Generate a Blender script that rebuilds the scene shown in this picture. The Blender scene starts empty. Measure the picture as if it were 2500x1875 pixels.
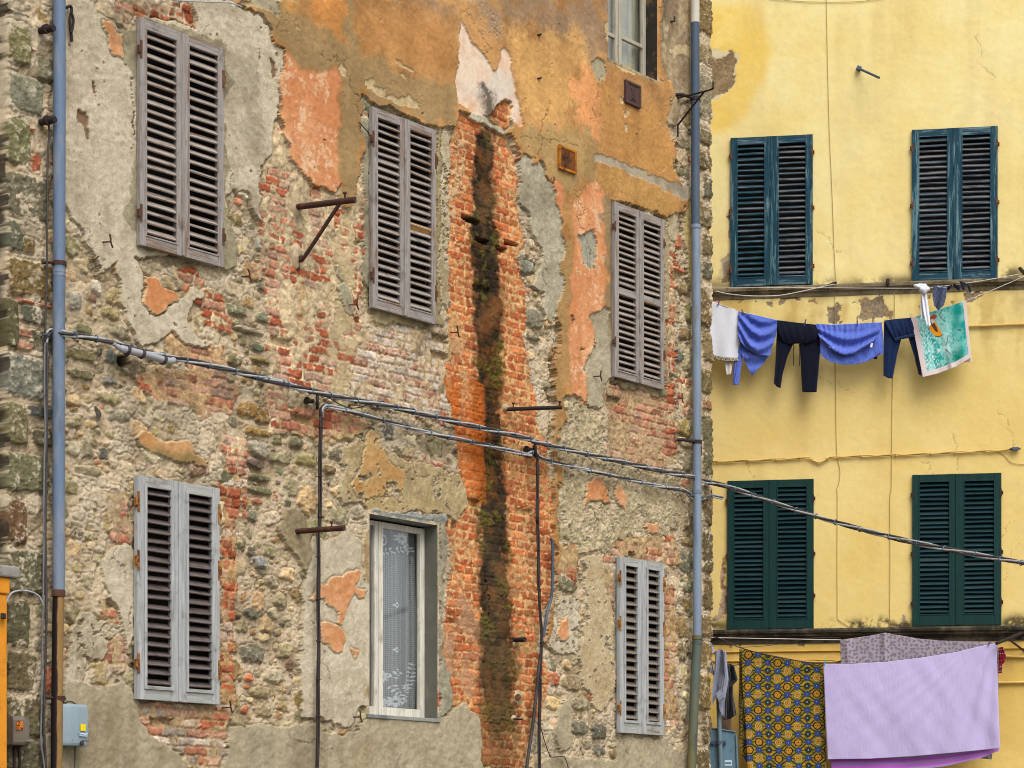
import bpy, bmesh, math, random
import numpy as np
from mathutils import Vector, Matrix
R = math.radians
rnd = random.Random(7)
scene = bpy.context.scene
COL = scene.collection
# ------------------------------------------------------------------ camera model of the place (photo 2500 x 1875)
F = 5651.0; CX = 1250.0; HY = 2078.0; EYE = 1.6
TY = {'A': 0, 'B': 600, 'C': 1175}; TXX = {'1': 0, '2': 600, '3': 1200, '4': 1700}
def pts(spec):
    """points read off the survey photograph, in tile units -> photo units"""
    out = []; ox = oy = 0; k = 2.37
    for t in spec.split():
        if t in ('D',): ox = oy = 0; k = 1 / 1.1302; continue
        if t in ('P',): ox = oy = 0; k = 1.0; continue
        if len(t) == 2 and t[0] in TY and t[1] in TXX:
            ox, oy, k = TXX[t[1]], TY[t[0]], 2.37; continue
        a, b = t.split(',')
        out.append((ox + float(a) / k, oy + float(b) / k))
    return out
class Plane:
    """a facade: origin on the ground, direction along it, normal towards the street"""
    def __init__(self, x0, y0, ang):
        self.x0, self.y0, self.ang = x0, y0, ang
        self.dx, self.dy = math.cos(ang), math.sin(ang)
        self.nx, self.ny = self.dy, -self.dx
    def loc(self, px, py, o=0.0):                       # -> local (s, y, z); o = metres in front of the facade
        u = (px - CX) / F
        s = (u * (self.y0 + self.ny * o) - self.x0 - self.nx * o) / (self.dx - u * self.dy)
        Y = self.y0 + self.dy * s + self.ny * o
        return (s, -o, EYE + (HY - py) / F * Y)
    def proj(self, s, z, o=0.0):
        X = self.x0 + self.dx * s + self.nx * o; Y = self.y0 + self.dy * s + self.ny * o
        return CX + F * X / Y, HY - F * (z - EYE) / Y
    def world(self, p):
        s, y, z = p
        return Vector((self.x0 + self.dx * s - self.nx * y, self.y0 + self.dy * s - self.ny * y, z))
LW = Plane(-2.949, 18.23, math.atan2(.7843, .6203))
YW = Plane(536 / F * 27.17, 27.17, -R(8.85))

# ------------------------------------------------------------------ object helpers
def tag(o, label=None, cat=None, group=None, kind=None):
    if label: o['label'] = label
    if cat: o['category'] = cat
    if group: o['group'] = group
    if kind: o['kind'] = kind
    return o
def empty(name, loc, rz=0, **kw):
    o = bpy.data.objects.new(name, None); COL.objects.link(o)
    o.location = loc; o.rotation_euler = (0, 0, rz); o.empty_display_size = .1
    return tag(o, **kw)
def link(name, me, parent=None):
    o = bpy.data.objects.new(name, me); COL.objects.link(o)
    if parent: o.parent = parent
    return o
class MB:
    def __init__(self): self.v = []; self.f = []; self.sm = []
    def add(self, vs, fs, smooth=False):
        b = len(self.v); self.v += [tuple(p) for p in vs]
        self.f += [tuple(i + b for i in f) for f in fs]; self.sm += [smooth] * len(fs)
    def box(self, c, s, rot=None):
        x, y, z = s[0] / 2, s[1] / 2, s[2] / 2
        vs = [Vector((a * x, b * y, d * z)) for a in (-1, 1) for b in (-1, 1) for d in (-1, 1)]
        if rot is not None: vs = [rot @ p for p in vs]
        c = Vector(c)
        self.add([p + c for p in vs], [(0, 1, 3, 2), (4, 6, 7, 5), (0, 4, 5, 1), (2, 3, 7, 6), (0, 2, 6, 4), (1, 5, 7, 3)])
    def bx(self, x0, x1, y0, y1, z0, z1):
        self.box(((x0 + x1) / 2, (y0 + y1) / 2, (z0 + z1) / 2), (abs(x1 - x0), abs(y1 - y0), abs(z1 - z0)))
    def tube(self, P, r, n=10, caps=True, flat=1.0):
        P = [Vector(p) for p in P]; rings = []
        up = None
        for i, p in enumerate(P):
            t = (P[min(i + 1, len(P) - 1)] - P[max(i - 1, 0)]).normalized()
            if up is None:
                up = Vector((0, 0, 1)) if abs(t.z) < .9 else Vector((1, 0, 0))
            a = t.cross(up)
            if a.length < 1e-4: a = t.cross(Vector((1, 0, 0)))
            a.normalize(); b = a.cross(t).normalized(); up = b
            rr = r[i] if isinstance(r, (list, tuple)) else r
            rings.append([p + a * (rr * math.cos(k * 2 * math.pi / n)) + b * (rr * flat * math.sin(k * 2 * math.pi / n)) for k in range(n)])
        vs = [q for g in rings for q in g]; fs = []
        for i in range(len(P) - 1):
            for k in range(n):
                fs.append((i * n + k, i * n + (k + 1) % n, (i + 1) * n + (k + 1) % n, (i + 1) * n + k))
        self.add(vs, fs, True)
        if caps:
            self.add(rings[0], [tuple(range(n - 1, -1, -1))]); self.add(rings[-1], [tuple(range(n))])
    def prism(self, poly, y0, y1):
        """polygon in (x,z) extruded along y"""
        n = len(poly)
        vs = [(x, y0, z) for x, z in poly] + [(x, y1, z) for x, z in poly]
        self.add(vs, [tuple(range(n)), tuple(range(2 * n - 1, n - 1, -1))] + [(i, i + n, (i + 1) % n + n, (i + 1) % n) for i in range(n)])
    def build(self, name, m, parent=None, bevel=0, **kw):
        me = bpy.data.meshes.new(name); me.from_pydata(self.v, [], self.f); me.update()
        me.polygons.foreach_set('use_smooth', self.sm)
        bm = bmesh.new(); bm.from_mesh(me); bmesh.ops.recalc_face_normals(bm, faces=bm.faces); bm.to_mesh(me); bm.free()
        if m: me.materials.append(m)
        o = link(name, me, parent)
        if bevel:
            md = o.modifiers.new('b', 'BEVEL'); md.width = bevel; md.segments = 2; md.limit_method = 'ANGLE'
        return tag(o, **kw)
def spline(P, n=8):
    P = [Vector(p) for p in P]; out = []
    for i in range(len(P) - 1):
        a, b, c, d = P[max(i - 1, 0)], P[i], P[i + 1], P[min(i + 2, len(P) - 1)]
        for k in range(n):
            t = k / n
            out.append(.5 * ((2 * b) + (c - a) * t + (2 * a - 5 * b + 4 * c - d) * t * t + (3 * b - a - 3 * c + d) * t ** 3))
    return out + [P[-1]]

# ------------------------------------------------------------------ materials
def lin(c):
    c = np.asarray(c, float) / 255
    return np.where(c <= .04045, c / 12.92, ((c + .055) / 1.055) ** 2.4)
ALB = .80                                              # photographed tone -> base colour
def lc(r, g, b, k=None): return tuple(lin((r, g, b)) * (ALB if k is None else k))
class NT:
    def __init__(self, name):
        self.m = bpy.data.materials.new(name); self.m.use_nodes = True
        self.t = self.m.node_tree; self.n = self.t.nodes; self.b = self.n['Principled BSDF']
        self.co = self.n.new('ShaderNodeTexCoord')
    def l(self, a, b): self.t.links.new(a, b)
    def new(self, typ, **kw):
        o = self.n.new(typ)
        for k, v in kw.items():
            if hasattr(o, k): setattr(o, k, v)
            else: o.inputs[k.replace('_', ' ')].default_value = v
        return o
    def coords(self, scale=(1, 1, 1), rand=False):
        mp = self.new('ShaderNodeMapping'); mp.inputs['Scale'].default_value = scale
        self.l(self.co.outputs['Object'], mp.inputs['Vector'])
        if rand:
            oi = self.new('ShaderNodeObjectInfo'); ml = self.new('ShaderNodeMath', operation='MULTIPLY'); ml.inputs[1].default_value = 37.0
            self.l(oi.outputs['Random'], ml.inputs[0]); self.l(ml.outputs[0], mp.inputs['Location'])
        return mp.outputs[0]
    def noise(self, vec, scale, detail=6, rough=.6, dist=0):
        o = self.new('ShaderNodeTexNoise'); o.inputs['Scale'].default_value = scale; o.inputs['Detail'].default_value = detail
        o.inputs['Roughness'].default_value = rough; o.inputs['Distortion'].default_value = dist
        self.l(vec, o.inputs['Vector']); return o.outputs['Fac']
    def ramp(self, fac, stops):
        o = self.new('ShaderNodeValToRGB'); e = o.color_ramp.elements
        while len(e) < len(stops): e.new(.5)
        for k, (p, c) in enumerate(stops):
            e[k].position = p; e[k].color = (c, c, c, 1) if isinstance(c, (int, float)) else tuple(c) + (1,)
        self.l(fac, o.inputs[0]); return o.outputs[0]
    def mix(self, fac, a, b, typ='MIX'):
        o = self.new('ShaderNodeMix', data_type='RGBA', blend_type=typ)
        for s, v in ((o.inputs[0], fac), (o.inputs[6], a), (o.inputs[7], b)):
            if isinstance(v, (int, float)): s.default_value = v
            elif isinstance(v, (tuple, list)): s.default_value = tuple(v)[:3] + (1,)
            else: self.l(v, s)
        return o.outputs[2]
    def bump(self, h, strength=.5, dist=.01, prev=None):
        o = self.new('ShaderNodeBump'); o.inputs['Strength'].default_value = strength; o.inputs['Distance'].default_value = dist
        self.l(h, o.inputs['Height'])
        if prev: self.l(prev, o.inputs['Normal'])
        return o.outputs[0]
    def done(self, col=None, rough=None, nor=None, metal=0, spec=None):
        for s, v in (('Base Color', col), ('Roughness', rough), ('Normal', nor), ('Metallic', metal), ('Specular IOR Level', spec)):
            if v is None: continue
            i = self.b.inputs[s]
            if isinstance(v, (int, float)): i.default_value = v
            elif isinstance(v, (tuple, list)): i.default_value = tuple(v)[:3] + (1,)
            else: self.l(v, i)
        return self.m
def pm(name, base, wear=None, wamt=.5, wscale=6, var=.25, scale=8, stretch=(1, 1, 1), rough=.75, bump=.3, bscale=60, metal=0, dark=None, spec=.3):
    """weathered surface: base tone with broad variation, a worn/rusty second tone in blotches, fine bump"""
    t = NT(name); v = t.coords(stretch, True)
    n = t.noise(v, scale, 8, .65)
    c = t.mix(t.ramp(n, [(.25, 0), (.75, 1)]), tuple(x * (1 - var) for x in base), tuple(min(1, x * (1 + var)) for x in base))
    if wear:
        w = t.noise(v, wscale, 10, .7, .4)
        c = t.mix(t.ramp(w, [(1 - wamt - .06, 0), (1 - wamt + .06, 1)]), c, wear)
    if dark:
        w = t.noise(v, wscale * 2.3, 10, .75)
        c = t.mix(t.ramp(w, [(.55, 0), (.72, 1)]), c, dark)
    nb = t.bump(t.noise(v, bscale, 6, .6), bump, .004)
    return t.done(c, rough, nb, metal, spec)
# ------------------------------------------------------------------ relief engine: a facade as a fine height field with its own colours
class Relief:
    def __init__(self, pl, s0, s1, z0, z1, ds, dz, seed):
        self.pl = pl; self.ds, self.dz = ds, dz
        self.s = np.arange(s0, s1 + ds / 2, ds); self.z = np.arange(z0, z1 + dz / 2, dz)
        self.S, self.Z = np.meshgrid(self.s, self.z); self.sh = self.S.shape
        self.U, self.V = pl.proj(self.S, self.Z)
        self.rng = np.random.default_rng(seed)
        fy = np.fft.fftfreq(self.sh[0], dz)[:, None]; fx = np.fft.rfftfreq(self.sh[1], ds)[None, :]
        self.fx, self.fy = fx, fy
        self.H = np.zeros(self.sh); self.C = np.zeros(self.sh + (3,)); self.G = np.zeros(self.sh)
        w1, w2 = self.fbm(.22, 3.1), self.fbm(.22, 3.1)
        self.Uw, self.Vw = self.U + 3.6 * w1 + 1.1 * self.fbm(.05, 2.2), self.V + 3.6 * w2 + 1.1 * self.fbm(.05, 2.2)
    def spec(self, A):
        n = self.rng.standard_normal(self.sh)
        o = np.fft.irfft2(np.fft.rfft2(n) * A, s=self.sh)
        return (o - o.mean()) / o.std()
    def fbm(self, lam, beta, ax=1, az=1):
        f = np.sqrt((self.fx * ax) ** 2 + (self.fy * az) ** 2)
        return self.spec((1 + (f * lam) ** 2) ** (-beta / 2))
    def band(self, lam, q=.45, ax=1, az=1):
        f = np.sqrt((self.fx * ax) ** 2 + (self.fy * az) ** 2)
        return self.spec(np.exp(-((np.log(np.maximum(f, 1e-6) * lam)) / q) ** 2))
    def blur(self, m, sig):
        g = np.exp(-2 * (math.pi * sig) ** 2 * (self.fx ** 2 + self.fy ** 2))
        return np.fft.irfft2(np.fft.rfft2(m.astype(float)) * g, s=self.sh)
    def inside(self, spec, warp=True, scale=1.0):
        P = pts(spec) if isinstance(spec, str) else spec
        if warp is True: U, V = self.Uw, self.Vw
        elif warp: U, V = self.U + (self.Uw - self.U) * warp, self.V + (self.Vw - self.V) * warp
        else: U, V = self.U, self.V
        P = np.array(P); lo = P.min(0) - 1; hi = P.max(0) + 1
        box = (U > lo[0]) & (U < hi[0]) & (V > lo[1]) & (V < hi[1])
        idx = np.nonzero(box); u = U[idx]; v = V[idx]; c = np.zeros(len(u), bool)
        for (x0, y0), (x1, y1) in zip(P, np.roll(P, -1, 0)):
            if y0 == y1: continue
            c ^= ((y0 > v) != (y1 > v)) & (u < (x1 - x0) * (v - y0) / (y1 - y0) + x0)
        m = np.zeros(self.sh, bool); m[idx] = c
        return m
    def strip(self, spec, widths):
        """soft band round a polyline, widths in photo units; 1 on the line, 0 at the width"""
        P = pts(spec); W = widths if isinstance(widths, (list, tuple)) else [widths] * len(P)
        best = np.zeros(self.sh)
        for (a, b, wa, wb) in zip(P[:-1], P[1:], W[:-1], W[1:]):
            ax, ay = a; bx, by = b; L2 = (bx - ax) ** 2 + (by - ay) ** 2
            t = np.clip(((self.Uw - ax) * (bx - ax) + (self.Vw - ay) * (by - ay)) / L2, 0, 1)
            d = np.hypot(self.Uw - ax - t * (bx - ax), self.Vw - ay - t * (by - ay))
            best = np.maximum(best, 1 - d / (wa + (wb - wa) * t))
        return np.clip(best, 0, 1)
    def put(self, m, col, h=None, g=None):
        """m: mask or 0..1 weights"""
        m = np.asarray(m, float)
        if col is not None:
            self.C += (np.asarray(col) - self.C) * m[..., None]
        if h is not None: self.H += (h - self.H) * m
        if g is not None: self.G += (g - self.G) * m
    def tone(self, c1, c2, n):
        t = np.clip(.5 + .5 * n, 0, 1)[..., None]
        return np.asarray(c1) * (1 - t) + np.asarray(c2) * t
    def mesh(self, name, holes, mat, parent, back=.45, edge=None, deep=1.0):
        nz, ns = self.sh; S = self.S.copy()
        if edge is not None: S += edge
        co = np.stack([S, -((self.H - .032) * deep + .032), self.Z], -1).reshape(-1, 3)
        idx = np.arange(nz * ns).reshape(nz, ns)
        cs = (self.s[:-1] + self.s[1:]) / 2; cz = (self.z[:-1] + self.z[1:]) / 2
        keep = np.ones((nz - 1, ns - 1), bool)
        for (a, b, c, d) in holes:
            keep &= ~(((cs > a) & (cs < b))[None, :] & ((cz > c) & (cz < d))[:, None])
        q = np.stack([idx[:-1, :-1], idx[:-1, 1:], idx[1:, 1:], idx[1:, :-1]], -1)[keep]
        rim = np.concatenate([idx[0, :], idx[1:, -1], idx[-1, -2::-1], idx[-2:0:-1, 0]])
        rb = len(co) + np.arange(len(rim)); rc = co[rim].copy(); rc[:, 1] = back
        co = np.concatenate([co, rc]); nx = np.roll(np.arange(len(rim)), -1)
        q = np.concatenate([q, np.stack([rim, rb, rb[nx], rim[nx]], -1)])
        me = bpy.data.meshes.new(name); n = len(q)
        me.vertices.add(len(co)); me.vertices.foreach_set('co', co.astype(np.float32).ravel())
        me.loops.add(n * 4); me.loops.foreach_set('vertex_index', q.astype(np.int32).ravel())
        me.polygons.add(n); me.polygons.foreach_set('loop_start', np.arange(0, n * 4, 4, dtype=np.int32))
        me.polygons.foreach_set('use_smooth', np.ones(n, bool))
        me.update(calc_edges=True)
        C = np.concatenate([self.C.reshape(-1, 3), self.C.reshape(-1, 3)[rim]])
        a = me.color_attributes.new('tone', 'FLOAT_COLOR', 'POINT')
        a.data.foreach_set('color', np.concatenate([np.clip(C, 0, 1), np.ones((len(C), 1))], 1).astype(np.float32).ravel())
        g = me.attributes.new('grit', 'FLOAT', 'POINT')
        G = np.concatenate([self.G.ravel(), self.G.ravel()[rim]])
        g.data.foreach_set('value', G.astype(np.float32))
        me.materials.append(mat)
        return link(name, me, parent)
def relief_material(name, rough=.9, k=1.0):
    t = NT(name); v = t.coords()
    at = t.new('ShaderNodeAttribute'); at.attribute_name = 'tone'
    gr = t.new('ShaderNodeAttribute'); gr.attribute_name = 'grit'
    a = t.noise(v, 22, 10, .72); b = t.noise(v, 170, 5, .75); d = t.noise(t.coords((1.5, 1.5, .8)), 62, 8, .74, .8)
    f1 = t.ramp(a, [(.2, 1 - .26 * k), (.5, 1.0), (.8, 1 + .22 * k)])
    f2 = t.ramp(b, [(.25, .42), (.5, 1.0), (.8, 1.42)])
    c = t.mix(1.0, at.outputs['Color'], f1, 'MULTIPLY')
    gc = t.mix(gr.outputs['Fac'], (1, 1, 1), f2)
    c = t.mix(1.0, c, gc, 'MULTIPLY')
    pit_shade = t.ramp(d, [(.335, .28), (.385, 1.0)])  # pits have no relief; their shade is darkened into the colour
    gp = t.mix(gr.outputs['Fac'], (1, 1, 1), pit_shade)
    c = t.mix(.8, c, gp, 'MULTIPLY')
    n1 = t.bump(a, .26 * k, .012)
    h = t.new('ShaderNodeMath', operation='MULTIPLY'); t.l(b, h.inputs[0]); t.l(gr.outputs['Fac'], h.inputs[1])
    n2 = t.bump(h.outputs[0], .9, .012, n1)
    return t.done(c, rough, n2, 0, .15)
# ------------------------------------------------------------------ weathered stone building: openings
def rect_on(pl, tl, tr, br, bl, o):
    a, b, c, d = [pl.loc(*p, o) for p in (tl, tr, br, bl)]
    return ((a[0] + d[0]) / 2, (b[0] + c[0]) / 2, (c[2] + d[2]) / 2, (a[2] + b[2]) / 2)
def P4(spec): return pts(spec)
SH_L = {}                                           # shuttered windows: s0, s1, z0, z1
for k, sp in (('UL', 'A1 797,110 1281,283 1272,1545 790,1425'),
              ('UM', 'A2 718,622 1083,757 B2 1085,455 715,365'),
              ('UR', 'A3 697,1170 985,1275 B3 980,830 695,765'),
              ('LL', 'B1 782,1328 1250,1405 C1 1255,1290 773,1265'),
              ('LR', 'C3 725,432 985,482 978,1472 727,1455')):
    SH_L[k] = rect_on(LW, *P4(sp), .05)
LACE = rect_on(LW, *P4('C2 724,195 1108,250 1108,1372 706,1352'), .04)
TOPW = rect_on(LW, *P4('A3 672,-420 958,-330 958,458 680,350'), .045)
HOLES_L = [(r[0] + .045, r[1] - .045, r[2] + .06, r[3] - .06) for r in SH_L.values()] + [LACE, TOPW]

# ------------------------------------------------------------------ its street wall
def paint_left():
    sL = LW.loc(-70, 900)[0]; sR = LW.loc(1733, 900)[0]
    W = Relief(LW, sL, sR, 2.0, 11.15, .0088, .0074, 11)
    rng = W.rng; sh = W.sh
    n_big, n_mid, n_fin = W.fbm(1.2, 2.2), W.fbm(.35, 2.4), W.fbm(.06, 1.8)
    n_m2, n_b2 = W.fbm(.3, 2.4), W.fbm(.9, 2.4)
    b5, b10, b20 = W.band(.05), W.band(.10), W.band(.2)
    vert = W.fbm(.5, 2.4, 1, 8)                 # streaks that run down the wall
    horz = W.fbm(.3, 2.2, 4, 1)
    sat = lambda x: np.clip(x, 0, 1)
    # ---- lime mortar ground
    W.C[:] = W.tone(lc(184, 162, 130), lc(224, 202, 168), n_mid * .8 + n_fin * .4)
    W.put(sat(n_big * .5 + .1) * .3, lc(176, 160, 126))
    ML = .0045 + .0055 * n_mid + .0016 * b5 + .0010 * n_fin
    def level(spec, d, soft=.05):
        nonlocal ML
        ML = ML + d * W.blur(W.inside(spec), soft)
    W.G[:] = .75
    level('P -200,-100 130,-100 110,900 105,2000 -200,2000', .011); level('P 1700,-100 1760,-100 1760,2000 1690,2000', .010)
    # flush pointing / heavy smears
    level('B1 440,0 650,0 780,560 1290,560 1300,700 900,700 700,640 420,420 380,200', .006)
    level('B3 340,1100 1150,1250 C3 1080,420 680,420 350,380', .012)
    level('C3 690,330 1060,330 1060,1480 700,1480', .008)
    level('A2 240,900 660,1100 660,1659 B2 660,60 640,860 480,1000 100,900 100,60 A2 100,1659 120,1200', .006)
    level('B2 640,420 1160,420 1160,900 1190,1100 600,1000', .010)
    level('B1 760,720 1380,860 1330,1000 1300,1250 1280,1370 760,1320 780,1000', .008)
    level('C1 380,0 740,0 740,820 600,1050 480,1180 370,1180', .006)
    smear = sat((n_m2 + .5 * n_b2 + .0) * 1.4)
    for sp in ('B1 1290,300 1580,330 1600,1100 1659,1659 1400,1659 1290,900', 'C1 1290,0 1659,0 1659,1400 1330,1420 1290,700', 'C2 0,0 560,0 400,280 310,560 300,1380 0,1400', 'B1 380,160 680,240 760,560 560,800 380,820', 'B2 0,0 150,60 140,500 180,1000 560,1130 540,1659 0,1659', 'C3 340,1000 500,700 520,1180 620,1340 700,1600 360,1560'):
        smear = smear * (1 - .7 * W.blur(W.inside(sp), .08))
    ML = ML + .014 * smear; W.put(smear * .65, lc(224, 206, 176))
    # ---- stones
    Hs = np.full(sh, -1.0); Cs = np.zeros(sh + (3,)); occ = np.zeros(sh, bool); GV = np.zeros(sh)
    ds, dz = W.ds, W.dz
    spk = W.fbm(.03, 1.2); spk2 = W.fbm(.10, 2.0)
    def stone(s, z, a, b, rot, p, h, col, test=True, fl=.55):
        R_ = max(a, b) * 1.25
        i0, i1 = int((z - R_ - W.z[0]) / dz), int((z + R_ - W.z[0]) / dz) + 2
        j0, j1 = int((s - R_ - W.s[0]) / ds), int((s + R_ - W.s[0]) / ds) + 2
        i0, j0 = max(i0, 0), max(j0, 0); i1, j1 = min(i1, sh[0]), min(j1, sh[1])
        if i1 - i0 < 2 or j1 - j0 < 2: return False
        x = W.S[i0:i1, j0:j1] - s; y = W.Z[i0:i1, j0:j1] - z
        c, q = math.cos(rot), math.sin(rot)
        u = (x * c + y * q) / a; v = (-x * q + y * c) / b
        r = (np.abs(u) ** p + np.abs(v) ** p) ** (1 / p) + (.085 if p > 4.5 else .13) * b10[i0:i1, j0:j1] * min(1, .10 / max(a, .03)) * (.35 if p > 4 else 1) + .03 * b5[i0:i1, j0:j1]
        if test:
            core = r < 1.12
            if (occ[i0:i1, j0:j1] & core).sum() > .04 * core.sum(): return False
        ins = r < 1
        prof = h * (.92 if fl > .7 else 1) * (fl + (1 - fl) * np.sqrt(np.clip(1 - r ** 2, 0, 1))) * np.clip((1 - r) / .16, 0, 1) ** .6
        tilt = rng.normal(0, .12); prof = prof * (1 + tilt * u + rng.normal(0, .12) * v)
        prof = prof + .0028 * spk2[i0:i1, j0:j1] + .0012 * spk[i0:i1, j0:j1]
        Hs[i0:i1, j0:j1][ins] = prof[ins]
        n = spk[i0:i1, j0:j1] * .35 + spk2[i0:i1, j0:j1] * .55
        if col[0] > 2.2 * col[1]: col = tuple(.72 * q + .28 * w_ for q, w_ in zip(col, (.42, .27, .17)))
        cc = np.asarray(col) * (np.array([.86, .84, .78]) if p > 4.5 and not test else np.array([1.17, 1.14, 1.09])) * (1 + .26 * n[..., None])
        lt = np.clip((spk2[i0:i1, j0:j1] + .5 * spk[i0:i1, j0:j1] - rng.uniform(.7, 2.4)) * 1.2, 0, .7)[..., None]
        cc = cc * (1 - lt) + np.asarray(lc(206, 194, 168)) * lt
        Cs[i0:i1, j0:j1][ins] = cc[ins]
        occ[i0:i1, j0:j1] |= r < 1.04
        gw = .16 * .06 / max(min(a, b), .03); GV[i0:i1, j0:j1] = np.maximum(GV[i0:i1, j0:j1] * (r >= 1), np.clip(1 - np.abs(r - 1 - gw * .5) / gw, 0, 1) * (r >= 1))
        return True
    PAL = [((152, 142, 108), 4), ((136, 128, 100), 3), ((178, 160, 124), 6), ((196, 180, 148), 6), ((150, 130, 88), 3), ((114, 106, 86), 1.5),
           ((128, 100, 82), .6), ((164, 134, 92), 3), ((204, 176, 134), 5), ((98, 94, 82), .5), ((190, 96, 56), .8), ((202, 154, 120), 1)]
    PW = np.array([w for _, w in PAL], float); PW /= PW.sum()
    def pal():
        return lc(*(np.array(PAL[rng.choice(len(PAL), p=PW)][0]) + rng.normal(0, 9) + rng.normal(0, 2, 3)).clip(20, 240))
    def sp_rect(spec, col, h=.042, p=6, fl=.9):
        a, b = pts(spec); A = LW.loc(*a); B = LW.loc(*b)
        stone((A[0] + B[0]) / 2, (A[2] + B[2]) / 2, abs(B[0] - A[0]) / 2 * (1.06 if h > .039 else .99), abs(A[2] - B[2]) / 2 * (1.05 if h > .039 else .98), rng.normal(0, .02), p, h, lc(*col), False, fl)
    # dressed corner stones, left end
    for sp, c in (('A1 -160,0 160,100', (146, 140, 116)), ('A1 28,112 165,396', (138, 132, 92)), ('A1 28,404 235,690', (150, 148, 126)), ('A1 28,668 162,968', (140, 136, 98)),
                  ('A1 25,982 272,1306', (128, 120, 98)), ('A1 20,1262 130,1466', (112, 112, 96)), ('A1 28,1478 300,1750', (140, 118, 76)), ('B1 0,292 98,600', (112, 104, 76)),
                  ('B1 0,612 262,900', (142, 142, 128)), ('B1 14,896 154,1162', (132, 124, 90)), ('B1 0,1184 272,1444', (126, 122, 92)), ('C1 18,84 144,372', (128, 98, 72)),
                  ('C1 0,382 252,668', (118, 112, 88)), ('C1 18,684 160,966', (112, 106, 82)), ('C1 22,982 200,1226', (124, 112, 84)), ('C1 20,1240 240,1480', (118, 108, 82)),
                  ('C1 20,1490 250,1690', (112, 106, 84)), ('B1 108,338 250,470', (112, 112, 96)), ('B1 160,478 300,625', (110, 104, 80)), ('B1 150,920 300,1010', (86, 88, 84)),
                  ('B1 185,1060 300,1170', (104, 96, 74)), ('A1 205,320 290,480', (142, 136, 112)), ('A1 120,1365 185,1480', (140, 120, 80)), ('B1 95,478 165,540', (176, 118, 96)), ('B1 88,550 170,615', (190, 138, 112)),
                  ('B1 98,308 190,352', (186, 88, 58)), ('B1 200,330 292,372', (190, 90, 58)), ('A1 150,736 186,764', (196, 84, 48)), ('A1 172,890 218,1010', (190, 84, 46)), ('A1 154,284 192,304', (196, 90, 52))):
        sp_rect(sp, c)
    # right end
    y0 = -60
    for y1, c in ((230, (150, 128, 88)), (400, (168, 148, 112)), (722, (160, 150, 126)), (862, (142, 128, 98)), (1010, (134, 118, 84)), (1170, (118, 112, 92)), (1340, (140, 122, 90)), (1500, (128, 112, 82)),
                  (1632, (120, 114, 94)), (1910, (138, 114, 78)), (2112, (150, 132, 96)), (2300, (132, 114, 78)), (2385, (172, 128, 92)), (2790, (120, 112, 86)), (3060, (128, 110, 78)), (3330, (112, 100, 74)), (3540, (128, 108, 76)),
                  (3700, (142, 120, 86)), (3890, (150, 126, 86)), (4120, (136, 114, 76)), (4320, (128, 112, 80)), (4600, (120, 104, 74))):
        off = 40 if (y1 % 3) else 0
        a = (1200 + (1212 - off) / 2.37, y0 / 2.37 + 2); b = (1735, y1 / 2.37 - 2); y0 = y1
        A = LW.loc(*a); B = LW.loc(*b)
        stone((A[0] + B[0]) / 2, (A[2] + B[2]) / 2, abs(B[0] - A[0]) / 2, abs(A[2] - B[2]) / 2 * .985, rng.normal(0, .01), 8, .042, lc(*c), False, .92)
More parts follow.
